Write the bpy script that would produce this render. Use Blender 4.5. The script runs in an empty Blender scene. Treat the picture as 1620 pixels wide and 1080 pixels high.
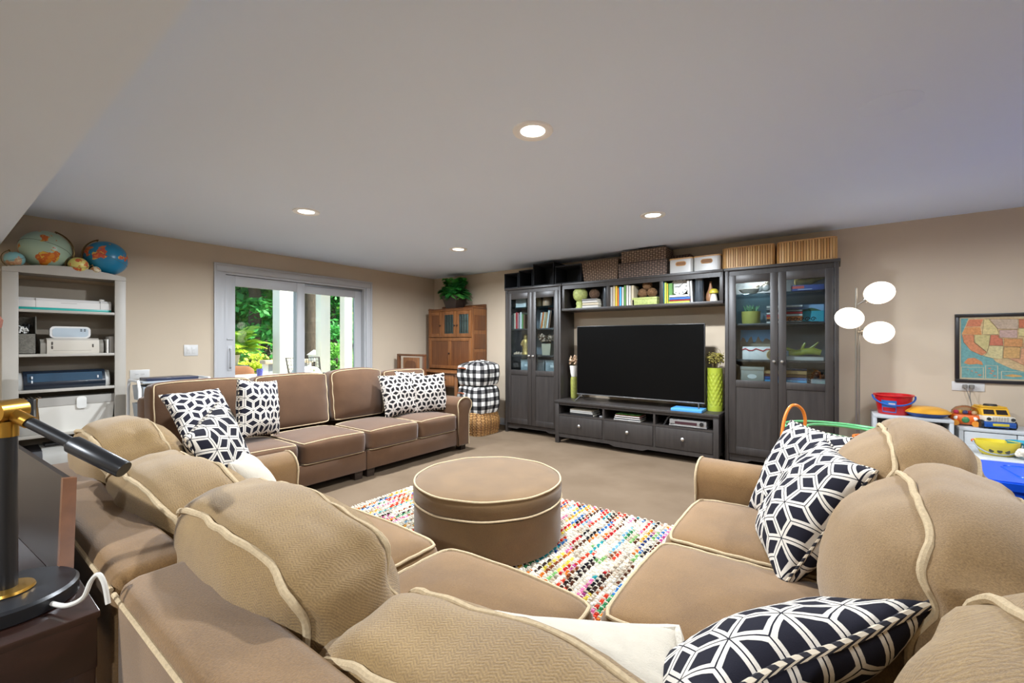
import bpy, bmesh, math, random
from mathutils import Vector, Matrix, Euler, noise
random.seed(7)
R = math.radians
scene = bpy.context.scene
col = scene.collection

# ------------------------------------------------------------------ camera
CAM_H, YAW, FPX, HOR = 1.22, R(36.5), 689.0, 541.0
cam_d = bpy.data.cameras.new('camera')
cam = bpy.data.objects.new('camera', cam_d)
col.objects.link(cam)
cam.location = (0, 0, CAM_H)
cam.rotation_euler = (R(90), 0, YAW)
cam_d.sensor_width = 36.0
cam_d.lens = 36.0 * FPX / 1620.0
cam_d.shift_y = (HOR - 540.0) / 1620.0
cam_d.clip_start = 0.02
cam_d.clip_end = 200
scene.camera = cam

# ------------------------------------------------------------------ view, sky, sun
vs = scene.view_settings
vs.view_transform = 'Standard'
vs.look = 'None'
vs.gamma = 1.0
vs.use_curve_mapping = False
vs.exposure = 0.24

world = bpy.data.worlds.new('sky')
scene.world = world
world.use_nodes = True
wn = world.node_tree
bg = wn.nodes['Background']
sky = wn.nodes.new('ShaderNodeTexSky')
sky.sky_type = 'NISHITA'
sky.sun_disc = False
sky.sun_elevation = R(52)
sky.sun_rotation = R(20)
wn.links.new(sky.outputs[0], bg.inputs[0])
bg.inputs[1].default_value = 0.42

sun_d = bpy.data.lights.new('sun', 'SUN')
sun_d.energy = 13.0
sun_d.angle = R(0.6)
sun_d.color = (1.0, 0.95, 0.86)
sun = bpy.data.objects.new('sun', sun_d)
col.objects.link(sun)
sun.rotation_euler = Vector((0.50, 0.62, 0.80)).to_track_quat('Z', 'Y').to_euler()

LAMP_W = 62.0        # watts of each recessed ceiling lamp
SPREAD = R(170)

# ------------------------------------------------------------------ pixel helpers
_s, _c = math.sin(YAW), math.cos(YAW)
def _ray(px, py):
    r = (px - 810.0) / FPX
    return (-_s + _c * r, _c + _s * r, (HOR - py) / FPX)
def onY(px, py, Y):
    d = _ray(px, py); t = Y / d[1]
    return d[0] * t, CAM_H + d[2] * t
def onX(px, py, X):
    d = _ray(px, py); t = X / d[0]
    return d[1] * t, CAM_H + d[2] * t
def onZ(px, py, h):
    d = _ray(px, py); t = (h - CAM_H) / d[2]
    return d[0] * t, d[1] * t

# ------------------------------------------------------------------ materials
def lin(h):
    h = h.lstrip('#')
    o = []
    for i in (0, 2, 4):
        v = int(h[i:i + 2], 16) / 255.0
        o.append(v / 12.92 if v <= 0.04045 else ((v + 0.055) / 1.055) ** 2.4)
    return tuple(o) + (1.0,)
MATS = {}
class NT:
    def __init__(s, name):
        s.m = bpy.data.materials.new(name); s.m.use_nodes = True
        s.t = s.m.node_tree; s.b = s.t.nodes['Principled BSDF']
    def n(s, typ, **kw):
        nd = s.t.nodes.new(typ)
        for k, v in kw.items(): setattr(nd, k, v)
        return nd
    def l(s, a, b): s.t.links.new(a, b)
    def math(s, op, a, b=None, c=None):
        nd = s.n('ShaderNodeMath', operation=op)
        for i, v in enumerate((a, b, c)):
            if v is None: continue
            if isinstance(v, (int, float)): nd.inputs[i].default_value = v
            else: s.l(v, nd.inputs[i])
        return nd.outputs[0]
    def coord(s, kind='Object'):
        return s.n('ShaderNodeTexCoord').outputs[kind]
    def mapped(s, kind='Object', scale=(1, 1, 1), rot=(0, 0, 0)):
        mp = s.n('ShaderNodeMapping')
        mp.inputs['Scale'].default_value = scale
        mp.inputs['Rotation'].default_value = rot
        s.l(s.coord(kind), mp.inputs[0])
        return mp.outputs[0]
    def noise(s, vec, scale, detail=3, rough=0.55):
        nd = s.n('ShaderNodeTexNoise')
        nd.inputs['Scale'].default_value = scale
        nd.inputs['Detail'].default_value = detail
        nd.inputs['Roughness'].default_value = rough
        if vec is not None: s.l(vec, nd.inputs['Vector'])
        return nd.outputs['Fac']
    def ramp(s, fac, stops, interp='LINEAR'):
        nd = s.n('ShaderNodeValToRGB'); cr = nd.color_ramp; cr.interpolation = interp
        while len(cr.elements) < len(stops): cr.elements.new(0.5)
        for e, (p, c) in zip(cr.elements, stops):
            e.position = p; e.color = lin(c) if isinstance(c, str) else c
        s.l(fac, nd.inputs[0])
        return nd.outputs[0]
    def mix(s, fac, a, b):
        nd = s.n('ShaderNodeMix', data_type='RGBA')
        if isinstance(fac, (int, float)): nd.inputs[0].default_value = fac
        else: s.l(fac, nd.inputs[0])
        for k, v in ((6, a), (7, b)):
            if isinstance(v, tuple): nd.inputs[k].default_value = v
            else: s.l(v, nd.inputs[k])
        return nd.outputs[2]
    def bump(s, h, strength=0.3, dist=0.002):
        nd = s.n('ShaderNodeBump')
        nd.inputs['Strength'].default_value = strength
        nd.inputs['Distance'].default_value = dist
        s.l(h, nd.inputs['Height'])
        s.l(nd.outputs[0], s.b.inputs['Normal'])
    def base(s, c):
        if isinstance(c, tuple): s.b.inputs['Base Color'].default_value = c
        else: s.l(c, s.b.inputs['Base Color'])
    def set(s, **kw):
        for k, v in kw.items(): s.b.inputs[k].default_value = v

def scl(c, f): return (min(c[0] * f, 1), min(c[1] * f, 1), min(c[2] * f, 1), 1)
def M(name, c, rough=0.5, metal=0.0, var=0.0, vs=12.0, bump=0.0, bs=200.0, stretch=None, emit=0.0, spec=0.5, coat=0.0):
    """plain painted / plastic / cloth surface with some grain"""
    if name in MATS: return MATS[name]
    t = NT(name); c = lin(c)
    t.set(Roughness=rough, Metallic=metal)
    t.b.inputs['Specular IOR Level'].default_value = spec
    if coat: t.b.inputs['Coat Weight'].default_value = coat
    vec = t.mapped('Object', stretch or (1, 1, 1)) if (var or bump) else None
    if var:
        f = t.noise(vec, vs, 4)
        t.base(t.ramp(f, [(0.3, scl(c, 1 - var)), (0.7, scl(c, 1 + var))]))
    else: t.base(c)
    if bump: t.bump(t.noise(vec, bs, 2), bump, 0.003)
    if emit:
        t.b.inputs['Emission Color'].default_value = c
        t.b.inputs['Emission Strength'].default_value = emit
    MATS[name] = t.m
    return t.m
def hexm(c, rough=0.5):
    return M('paint_' + c.lstrip('#'), c, rough)

def m_fabric(name, a, b, herring=0.0):
    t = NT(name); t.set(Roughness=0.95)
    t.b.inputs['Specular IOR Level'].default_value = 0.15
    t.b.inputs['Sheen Weight'].default_value = 0.25
    t.b.inputs['Sheen Roughness'].default_value = 0.5
    co = t.coord('Object')
    n1 = t.noise(co, 5, 4); n2 = t.noise(co, 330, 3, 0.7)
    f = t.math('ADD', t.math('MULTIPLY', n1, 0.40), t.math('MULTIPLY', n2, 0.60))
    h = n2
    if herring:
        sp = t.n('ShaderNodeSeparateXYZ'); t.l(co, sp.inputs[0])
        zig = t.math('ABSOLUTE', t.math('SUBTRACT', t.math('FRACT', t.math('DIVIDE', sp.outputs[0], 0.022)), 0.5))
        s = t.math('ADD', t.math('DIVIDE', t.math('ADD', sp.outputs[1], sp.outputs[2]), 0.0062), t.math('MULTIPLY', zig, 2.4))
        w = t.math('SINE', t.math('MULTIPLY', s, 6.2832))
        f = t.math('ADD', f, t.math('MULTIPLY', w, herring))
        h = t.math('ADD', h, t.math('MULTIPLY', w, 0.16))
    t.base(t.ramp(f, [(0.34, a), (0.66, b)]))
    t.bump(h, 0.6, 0.002)
    MATS[name] = t.m
    return t.m

def m_wood(name, a, b, rough=0.4, axis=2, scale=1.0, coat=0.0):
    t = NT(name); t.set(Roughness=rough)
    if coat: t.b.inputs['Coat Weight'].default_value = coat
    st = [16, 16, 16]; st[axis] = 1.2
    v = t.mapped('Object', tuple(x * scale for x in st))
    f = t.noise(v, 2.2, 6, 0.65)
    t.base(t.ramp(f, [(0.3, a), (0.7, b)]))
    t.bump(f, 0.15, 0.001)
    MATS[name] = t.m
    return t.m

def m_glass(name, tint='#FFFFFF', gloss=0.08):
    """thin window pane: mostly clear, with a mirror-like film"""
    t = NT(name)
    out = t.t.nodes['Material Output']
    tr = t.n('ShaderNodeBsdfTransparent'); tr.inputs[0].default_value = lin(tint)
    gl = t.n('ShaderNodeBsdfGlossy'); gl.inputs['Roughness'].default_value = 0.02
    fr = t.n('ShaderNodeLayerWeight'); fr.inputs['Blend'].default_value = 0.25
    mx = t.n('ShaderNodeMixShader')
    t.l(t.math('ADD', t.math('MULTIPLY', fr.outputs['Fresnel'], 0.5), gloss), mx.inputs[0])
    t.l(tr.outputs[0], mx.inputs[1]); t.l(gl.outputs[0], mx.inputs[2])
    t.l(mx.outputs[0], out.inputs['Surface'])
    MATS[name] = t.m
    return t.m

def m_lattice(name, size, dark='#1C1A20', light='#D6CDBF'):
    """tumbling-block lattice of double cream lines on near-black cloth (UVs in metres)"""
    t = NT(name); t.set(Roughness=0.9); t.b.inputs['Specular IOR Level'].default_value = 0.2
    sp = t.n('ShaderNodeSeparateXYZ'); t.l(t.coord('UV'), sp.inputs[0])
    u = t.math('DIVIDE', sp.outputs[0], size); v = t.math('DIVIDE', sp.outputs[1], size)
    q = t.math('SUBTRACT', u, t.math('MULTIPLY', v, 0.57735))
    r = t.math('MULTIPLY', v, 1.1547)
    fq = t.math('FRACT', q); fr = t.math('FRACT', r)
    up = t.math('GREATER_THAN', t.math('ADD', fq, fr), 1.0)
    def flip(x):
        d = t.math('SUBTRACT', 1.0, t.math('MULTIPLY', x, 2.0))
        return t.math('ADD', x, t.math('MULTIPLY', up, d))
    b1, b2 = flip(fq), flip(fr)
    b3 = t.math('SUBTRACT', 1.0, t.math('ADD', b1, b2))
    mx = t.math('MAXIMUM', t.math('MAXIMUM', b1, b2), b3)
    mn = t.math('MINIMUM', t.math('MINIMUM', b1, b2), b3)
    d = t.math('MULTIPLY', t.math('SUBTRACT', t.math('SUBTRACT', 1.0, mx), t.math('MULTIPLY', mn, 2.0)), 0.5)
    a = t.math('MULTIPLY', t.math('GREATER_THAN', d, 0.012), t.math('LESS_THAN', d, 0.082))
    n = t.noise(t.coord('Object'), 500, 2)
    lc = t.ramp(n, [(0.3, scl(lin(light), 0.85)), (0.7, light)])
    t.base(t.mix(a, lin(dark), lc))
    t.bump(t.math('ADD', a, t.math('MULTIPLY', n, 0.4)), 0.4, 0.003)
    MATS[name] = t.m
    return t.m

def m_weave(name, a, b, sx, sy, gap='#1a120c', bumpk=0.6, rough=0.7):
    """over-and-under woven strips, cell size sx by sy in UV metres"""
    t = NT(name); t.set(Roughness=rough)
    sp = t.n('ShaderNodeSeparateXYZ'); t.l(t.coord('UV'), sp.inputs[0])
    u = t.math('DIVIDE', sp.outputs[0], sx); v = t.math('DIVIDE', sp.outputs[1], sy)
    par = t.math('FRACT', t.math('MULTIPLY', t.math('ADD', t.math('FLOOR', u), t.math('FLOOR', v)), 0.5))
    par = t.math('GREATER_THAN', par, 0.25)
    su = t.math('SINE', t.math('MULTIPLY', t.math('FRACT', u), math.pi)); sv = t.math('SINE', t.math('MULTIPLY', t.math('FRACT', v), math.pi))
    ha = t.math('MULTIPLY', sv, t.math('ADD', 0.55, t.math('MULTIPLY', su, 0.45)))
    hb = t.math('MULTIPLY', su, t.math('ADD', 0.30, t.math('MULTIPLY', sv, 0.35)))
    h = t.math('ADD', t.math('MULTIPLY', ha, par), t.math('MULTIPLY', hb, t.math('SUBTRACT', 1.0, par)))
    n = t.noise(t.coord('Object'), 120, 3)
    f = t.math('ADD', h, t.math('MULTIPLY', t.math('SUBTRACT', n, 0.5), 0.5))
    t.base(t.ramp(f, [(0.05, gap), (0.4, b), (0.85, a)]))
    t.bump(h, bumpk, 0.008)
    MATS[name] = t.m
    return t.m

def m_globe(name, sea, lands, scale=3.2, seed=0.0, rough=0.3):
    t = NT(name); t.set(Roughness=rough)
    v = t.n('ShaderNodeMapping'); t.l(t.coord('Object'), v.inputs[0])
    v.inputs['Location'].default_value = (seed, seed * 0.7, seed * 1.3)
    v.inputs['Scale'].default_value = (scale,) * 3
    f = t.noise(v.outputs[0], 1.0, 5, 0.5)
    g = t.noise(v.outputs[0], 2.7, 3)
    land = t.ramp(g, [(0.30 + 0.13 * i, c) for i, c in enumerate(lands)], 'CONSTANT')
    m = t.math('GREATER_THAN', f, 0.535)
    t.base(t.mix(m, lin(sea), land))
    MATS[name] = t.m
    return t.m

# ------------------------------------------------------------------ mesh builder
class MB:
    def __init__(s):
        s.bm = bmesh.new(); s.M = Matrix.Identity(4)
        s.uv = s.bm.loops.layers.uv.new('UVMap')
    def _add(s, verts, faces, uvs=None, mi=0):
        vs_ = [s.bm.verts.new(s.M @ Vector(v)) for v in verts]
        for k, f in enumerate(faces):
            try: fc = s.bm.faces.new([vs_[i] for i in f])
            except ValueError: continue
            fc.material_index = mi
            if uvs:
                for lp, i in zip(fc.loops, f): lp[s.uv].uv = uvs[i]
        return vs_
    def box(s, x0, x1, y0, y1, z0, z1, bev=0.0, seg=2, mi=0):
        v = [(x, y, z) for z in (z0, z1) for y in (y0, y1) for x in (x0, x1)]
        f = [(0, 2, 3, 1), (4, 5, 7, 6), (0, 1, 5, 4), (2, 6, 7, 3), (0, 4, 6, 2), (1, 3, 7, 5)]
        vs_ = s._add(v, f, mi=mi)
        if bev > 0:
            ed = set(e for w in vs_ for e in w.link_edges)
            bmesh.ops.bevel(s.bm, geom=list(ed), offset=bev, segments=seg, profile=0.5, affect='EDGES', clamp_overlap=True)
        return s
    def cbox(s, c, d, bev=0.0, seg=2, mi=0):
        return s.box(c[0] - d[0] / 2, c[0] + d[0] / 2, c[1] - d[1] / 2, c[1] + d[1] / 2, c[2] - d[2] / 2, c[2] + d[2] / 2, bev, seg, mi)
    def lathe(s, prof, seg=24, c=(0, 0, 0), sx=1.0, sy=1.0, mi=0, cap=True):
        vs_, fs, uv = [], [], []
        n = len(prof)
        for i, (r, z) in enumerate(prof):
            for k in range(seg):
                a = 2 * math.pi * k / seg
                vs_.append((c[0] + r * sx * math.cos(a), c[1] + r * sy * math.sin(a), c[2] + z))
                uv.append((a * max(p[0] for p in prof), z))
        for i in range(n - 1):
            for k in range(seg):
                k2 = (k + 1) % seg
                fs.append((i * seg + k, i * seg + k2, (i + 1) * seg + k2, (i + 1) * seg + k))
        if cap:
            fs.append(tuple(range(seg))[::-1]); fs.append(tuple((n - 1) * seg + k for k in range(seg)))
        s._add(vs_, fs, uv, mi)
        return s
    def sphere(s, c, r, seg=16, rings=10, sc=(1, 1, 1), mi=0):
        prof = [(max(r * math.sin(math.pi * i / rings), 1e-4), -r * math.cos(math.pi * i / rings)) for i in range(rings + 1)]
        vs_, fs = [], []
        for (rr, z) in prof:
            for k in range(seg):
                a = 2 * math.pi * k / seg
                vs_.append((c[0] + rr * sc[0] * math.cos(a), c[1] + rr * sc[1] * math.sin(a), c[2] + z * sc[2]))
        for i in range(rings):
            for k in range(seg):
                k2 = (k + 1) % seg
                fs.append((i * seg + k, i * seg + k2, (i + 1) * seg + k2, (i + 1) * seg + k))
        s._add(vs_, fs, None, mi)
        return s
    def tube(s, pts, r, seg=8, closed=False, mi=0, cap=True):
        pts = [Vector(p) for p in pts]; n = len(pts)
        rad = r if isinstance(r, (list, tuple)) else [r] * n
        vs_, fs, uv = [], [], []
        up = None; ln = 0.0
        for i, p in enumerate(pts):
            a = pts[(i - 1) % n] if (closed or i > 0) else p
            b = pts[(i + 1) % n] if (closed or i < n - 1) else p
            t = (b - a).normalized() if (b - a).length > 1e-9 else Vector((0, 0, 1))
            if up is None:
                up = Vector((0, 0, 1)) if abs(t.z) < 0.9 else Vector((1, 0, 0))
            x = t.cross(up)
            if x.length < 1e-6: x = t.cross(Vector((0, 1, 0.1)))
            x.normalize(); y = x.cross(t).normalized(); up = y
            if i: ln += (p - pts[i - 1]).length
            for k in range(seg):
                an = 2 * math.pi * k / seg
                vs_.append(tuple(p + (x * math.cos(an) + y * math.sin(an)) * rad[i]))
                uv.append((ln, k / seg))
        for i in range(n if closed else n - 1):
            j = (i + 1) % n
            for k in range(seg):
                k2 = (k + 1) % seg
                fs.append((i * seg + k, i * seg + k2, j * seg + k2, j * seg + k))
        if not closed and cap:
            fs.append(tuple(range(seg))[::-1]); fs.append(tuple((n - 1) * seg + k for k in range(seg)))
        s._add(vs_, fs, uv, mi)
        return s
    def cyl(s, p0, p1, r0, r1=None, seg=16, mi=0):
        return s.tube([p0, p1], [r0, r0 if r1 is None else r1], seg, mi=mi)
    def prism(s, poly, axis, a, b, mi=0):
        """poly: 2D outline; axis 'x','y','z' is the extrusion direction"""
        def p3(u, v, w):
            return {'x': (w, u, v), 'y': (u, w, v), 'z': (u, v, w)}[axis]
        n = len(poly)
        vs_ = [p3(u, v, a) for u, v in poly] + [p3(u, v, b) for u, v in poly]
        fs = [tuple(range(n))[::-1], tuple(range(n, 2 * n))]
        for i in range(n):
            j = (i + 1) % n
            fs.append((i, j, n + j, n + i))
        s._add(vs_, fs, None, mi)
        return s
    def grid(s, fn, nu, nv, closed_u=False, mi=0):
        """fn(u,v)->(pos,uv), u,v in 0..1"""
        vs_, fs, uv = [], [], []
        cu = nu if closed_u else nu + 1
        for j in range(nv + 1):
            for i in range(cu):
                p, t = fn(i / nu, j / nv); vs_.append(tuple(p)); uv.append(t)
        for j in range(nv):
            for i in range(nu):
                i2 = (i + 1) % cu
                fs.append((j * cu + i, j * cu + i2, (j + 1) * cu + i2, (j + 1) * cu + i))
        s._add(vs_, fs, uv, mi)
        return s
    def build(s, name, mat, parent=None, loc=None, rot=None, sharp=38, fix=True):
        if fix: bmesh.ops.recalc_face_normals(s.bm, faces=s.bm.faces[:])
        me = bpy.data.meshes.new(name); s.bm.to_mesh(me); s.bm.free()
        for m in (mat if isinstance(mat, (list, tuple)) else [mat]): me.materials.append(m)
        me.polygons.foreach_set('use_smooth', [True] * len(me.polygons))
        me.set_sharp_from_angle(angle=R(sharp))
        o = bpy.data.objects.new(name, me); col.objects.link(o)
        if parent is not None: o.parent = parent
        if loc is not None: o.location = loc
        if rot is not None: o.rotation_euler = rot
        return o

def tag(o, label, cat, group=None, kind=None):
    if label: o['label'] = label
    if cat: o['category'] = cat
    if group: o['group'] = group
    if kind: o['kind'] = kind
    return o
def thing(name, label, cat, loc=(0, 0, 0), rot=(0, 0, 0), group=None):
    o = bpy.data.objects.new(name, None); col.objects.link(o)
    o.empty_display_size = 0.05
    o.location = loc; o.rotation_euler = rot
    return tag(o, label, cat, group)
def struct(o): o['kind'] = 'structure'; return o
def part_label(o, l): o['label'] = l; return o
def bx(name, mat, parent, x0, x1, y0, y1, z0, z1, bev=0.003):
    return MB().box(min(x0, x1), max(x0, x1), min(y0, y1), max(y0, y1), z0, z1, bev).build(name, mat, parent)
def copy_tree(o, parent=None):
    c = o.copy(); col.objects.link(c); c.parent = parent
    for ch in list(o.children): copy_tree(ch, c)
    return c
def smooth(pts, n=5):
    pts = [Vector(p) for p in pts]; out = []
    for i in range(len(pts) - 1):
        p0, p1, p2, p3 = [pts[min(max(i + k, 0), len(pts) - 1)] for k in (-1, 0, 1, 2)]
        for q in range(n):
            u = q / n
            out.append(0.5 * ((2 * p1) + (p2 - p0) * u + (2 * p0 - 5 * p1 + 4 * p2 - p3) * u ** 2 + (3 * p1 - p0 - 3 * p2 + p3) * u ** 3))
    return out + [pts[-1]]
def rrect(w, h, r, n=5, cx=0.0, cy=0.0):
    """rounded rectangle outline, counter-clockwise"""
    out = []
    for (sx, sy, a0) in ((1, 1, 0), (-1, 1, 90), (-1, -1, 180), (1, -1, 270)):
        for k in range(n + 1):
            a = R(a0 + 90.0 * k / n)
            out.append((cx + sx * (w / 2 - r) + r * math.cos(a), cy + sy * (h / 2 - r) + r * math.sin(a)))
    return out

# ================================================================== the room
XW, YW, ZC = -5.40, 5.10, 2.275          # door wall, TV wall, ceiling
XR, YB = 3.3, -2.8                       # the walls behind the camera
SOF_Y, SOF_Z = 0.36, 1.99                # lowered ceiling over the camera

m_wall = M('wall_paint', '#C8B8A2', 0.85, var=0.03, vs=1.5, bump=0.08, bs=300, spec=0.2)
m_ceil = M('ceiling_paint', '#E2EEFF', 0.9, var=0.01, vs=0.8, spec=0.2)
m_white = M('white_trim_paint', '#B9B9BA', 0.4)
def m_carpet():
    t = NT('carpet'); t.set(Roughness=1.0); t.b.inputs['Specular IOR Level'].default_value = 0.1
    co = t.coord('Object')
    a = t.noise(co, 2.2, 4); b = t.noise(co, 260, 2)
    f = t.math('ADD', t.math('MULTIPLY', a, 0.6), t.math('MULTIPLY', b, 0.4))
    t.base(t.ramp(f, [(0.3, '#60503F'), (0.7, '#766553')]))
    t.bump(b, 0.8, 0.004)
    return t.m
floor = struct(MB().box(XW - 0.15, XR + 0.15, YB - 0.15, YW + 0.15, -0.12, 0).build('floor', m_carpet()))
# ceiling slab with the lowered part over the camera
struct(MB().box(XW - 0.15, XR + 0.15, SOF_Y - 0.02, YW + 0.15, ZC, ZC + 0.12).build('ceiling', m_ceil))
sof = MB().box(XW - 0.15, XR + 0.15, YB - 0.15, SOF_Y, SOF_Z, ZC + 0.12).build('ceiling_soffit', m_ceil)
struct(sof)
# walls; the left one has the sliding-door opening
DY0, DY1, DZ = onX(347, 540, XW)[0] - 0.0, onX(577, 540, XW)[0], 2.0
DY0, DY1 = 1.955, 3.775
w = MB()
w.box(XW - 0.15, XW, YB - 0.15, DY0, 0, ZC).box(XW - 0.15, XW, DY1, YW + 0.15, 0, ZC).box(XW - 0.15, XW, DY0, DY1, DZ, ZC)
struct(w.build('wall_left', m_wall))
struct(MB().box(XW, XR, YW, YW + 0.15, 0, ZC).build('wall_back', m_wall))
struct(MB().box(XR, XR + 0.15, YB - 0.15, YW + 0.15, 0, ZC).build('wall_right', m_wall))
struct(MB().box(XW, XR, YB - 0.15, YB, 0, ZC).build('wall_front', m_wall))
# baseboards
def base(name, x0, x1, y0, y1):
    struct(MB().box(x0, x1, y0, y1, 0.0, 0.10, 0.004).build(name, m_white))
base('baseboard_back', XW + 0.013, XR - 0.013, YW - 0.013, YW)
base('baseboard_left', XW, XW + 0.013, DY1 + 0.10, YW)
base('baseboard_left_near', XW, XW + 0.013, YB, DY0 - 0.10)
base('baseboard_right', XR - 0.013, XR, YB, YW)

# ---------------------------------------------------------------- sliding glass door
m_glass('door_glass', '#F4F8F6', 0.03)
door = bpy.data.objects.new('door_1', None); col.objects.link(door)
door.location = (XW, 0, 0); door['kind'] = 'structure'
tag(door, 'white framed sliding glass patio door with two tall panes', None)
cas = MB()
cas.box(0.0, 0.022, DY0 - 0.09, DY0 + 0.005, 0, DZ - 0.006, 0.004).box(0.0, 0.022, DY1 - 0.005, DY1 + 0.09, 0, DZ - 0.006, 0.004)
cas.box(0.0, 0.022, DY0 - 0.09, DY1 + 0.09, DZ - 0.005, DZ + 0.085, 0.004)
cas.box(0.021, 0.030, DY0 - 0.09, DY0 - 0.065, 0, DZ + 0.059, 0.003).box(0.021, 0.030, DY1 + 0.065, DY1 + 0.09, 0, DZ + 0.059, 0.003)
cas.box(0.021, 0.030, DY0 - 0.09, DY1 + 0.09, DZ + 0.06, DZ + 0.085, 0.003)
cas.build('casing', m_white, door)
jb = MB()
jb.box(-0.15, 0.004, DY0, DY0 + 0.03, 0, DZ).box(-0.15, 0.004, DY1 - 0.03, DY1, 0, DZ).box(-0.15, 0.004, DY0 + 0.03, DY1 - 0.03, DZ - 0.03, DZ)
jb.box(-0.15, 0.0, DY0 + 0.03, DY1 - 0.03, 0.0, 0.03)
jb.build('jamb', m_white, door)
MB().box(-0.06, -0.05, DY0 + 0.03, DY1 - 0.03, DZ - 0.055, DZ - 0.03).build('track', M('door_track', '#8C8E90', 0.4, 0.6), door)
def sash(y0, y1, x0, x1, hand):
    st, top = 0.10, 0.115
    fr = MB()
    fr.box(x0, x1, y0, y0 + st, 0.03, DZ - 0.035, 0.004).box(x0, x1, y1 - st, y1, 0.03, DZ - 0.035, 0.004)
    fr.box(x0, x1, y0 + st, y1 - st, DZ - 0.035 - top, DZ - 0.035, 0.004).box(x0, x1, y0 + st, y1 - st, 0.03, 0.19, 0.004)
    p = fr.build('sash', m_white, door)
    xm = (x0 + x1) / 2
    g = MB().box(xm - 0.003, xm + 0.003, y0 + st, y1 - st, 0.19, DZ - 0.035 - top).build('pane', MATS['door_glass'], p)
    if hand:
        yy = y0 + 0.045
        hd = MB()
        hd.tube([(x1, yy, 0.93), (x1 + 0.035, yy, 0.945), (x1 + 0.04, yy, 1.0), (x1 + 0.04, yy, 1.08), (x1 + 0.035, yy, 1.135), (x1, yy, 1.15)], 0.009, 8)
        hd.box(x1, x1 + 0.006, yy - 0.022, yy + 0.022, 0.90, 1.18, 0.004)
        hd.build('handle', m_white, p)
        MB().box(x1, x1 + 0.012, yy - 0.03, yy + 0.03, 1.245, 1.262, 0.003).build('latch', m_white, p)
    return p
mid = 2.83
sash(DY0 + 0.03, mid + 0.055, -0.055, -0.012, True)
sash(mid - 0.045, DY1 - 0.03, -0.115, -0.070, False)

# ---------------------------------------------------------------- recessed ceiling lamps
m_lampw = M('lamp_trim', '#F7F6F4', 0.4)
def m_emit(name, c, s):
    t = NT(name); t.base(lin(c)); t.b.inputs['Emission Color'].default_value = lin(c)
    t.b.inputs['Emission Strength'].default_value = s
    MATS[name] = t.m
    return t.m
m_emit('lamp_glow', '#FFF0DC', 6.0)
def downlight(x, y, z, label, watts):
    t = thing('recessed_light', label, 'ceiling light', (x, y, z), group='recessed ceiling lights')
    MB().lathe([(0.062, -0.004), (0.078, -0.010), (0.098, -0.008), (0.102, -0.0005), (0.102, 0.0), (0.062, 0.0)], 32, cap=False).build('trim_ring', m_lampw, t)
    MB().lathe([(0.001, -0.003), (0.062, -0.003), (0.062, 0.0), (0.001, 0.0)], 32).build('lens', MATS['lamp_glow'], t)
    ld = bpy.data.lights.new('lamp', 'AREA'); ld.shape = 'DISK'; ld.size = 0.13
    ld.energy = watts; ld.color = (0.91, 0.98, 1.06); ld.spread = SPREAD
    lo = bpy.data.objects.new('lamp', ld); col.objects.link(lo); lo.parent = t
    lo.location = (0, 0, -0.02)
    return t
for (x, y) in ((-3.43, 1.84), (-1.21, 1.81), (-1.21, 3.60), (-3.43, 3.61), (1.01, 1.81), (1.01, 3.60), (2.6, 2.7)):  # lamps right of the view are unseen, added to brighten the room
    lab = {(-3.43, 1.84): 'lit round recessed ceiling light between the globes and the fern',
           (-1.21, 1.81): 'lit round recessed ceiling light above the round ottoman',
           (-1.21, 3.60): 'lit round recessed ceiling light in front of the television shelf unit',
           (-3.43, 3.61): 'lit round recessed ceiling light near the corner with the oak hutch'}.get((x, y), 'unseen round recessed ceiling light over the play area')
    downlight(x, y, ZC, lab, LAMP_W * (0.32 if x > 0 else (0.82 if (x, y) == (-1.21, 1.81) else 1.1)))
for (x, y) in ((-3.9, -1.2), (-1.5, -1.2), (0.9, -1.2)):  # unseen soffit lamps behind the camera, put in as extra room light
    downlight(x, y, SOF_Z, 'added unseen recessed light in the lowered ceiling', LAMP_W * 0.9)
# faint grey arc on the ceiling: the rim of a flush round cover plate
cx, cy = onZ(1408, 165, ZC)
cov = MB().lathe([(0.001, -0.004), (0.105, -0.004), (0.112, -0.0008), (0.112, 0.0), (0.001, 0.0)], 40).build('ceiling_cover_plate', m_ceil, loc=(cx, cy, ZC))
tag(cov, 'flush round white cover plate on the ceiling', 'cover plate')

# ---------------------------------------------------------------- wall plates
m_plate = M('plate_plastic', '#CFCDC9', 0.35)
m_dark = M('dark_slot', '#2A2826', 0.6)
def plate(name, label, cat, x, y, z, wall, w, h, kind):
    """wall 'L' = door wall (faces +X), 'B' = TV wall (faces -Y)"""
    t = thing(name, label, cat, (x, y, z), (0, 0, R(90) if wall == 'L' else 0))
    MB().box(-w / 2, w / 2, -0.007, 0, -h / 2, h / 2, 0.003).build('cover', m_plate, t)
    if kind == 'switch':
        for dx in (-0.023, 0.023):
            sw = MB().box(dx - 0.016, dx + 0.016, -0.010, -0.006, -0.033, 0.033, 0.002).build('rocker', m_plate, t)
            MB().box(dx - 0.006, dx + 0.006, -0.013, -0.009, 0.0, 0.012, 0.002).build('nub', m_plate, sw)
    else:
        n = 2
        for k in range(n):
            dx = (k - (n - 1) / 2) * 0.045
            so = MB().lathe([(0.001, 0), (0.016, 0), (0.016, 0.003), (0.001, 0.003)], 20).build('socket', m_plate, t, (dx, -0.0065, 0), (R(90), 0, 0))
            s = MB()
            for q in (-0.006, 0.006): s.box(q - 0.0012, q + 0.0012, -0.004, 0.005, 0.0005, 0.0042)
            s.build('slot', m_dark, so)
    return t
y, z = onX(302, 554, XW)
plate('light_switch', 'white double light switch on the wall beside the glass door', 'light switch', XW, y, z, 'L', 0.125, 0.115, 'switch')
y, z = onX(221, 592, XW)
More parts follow.
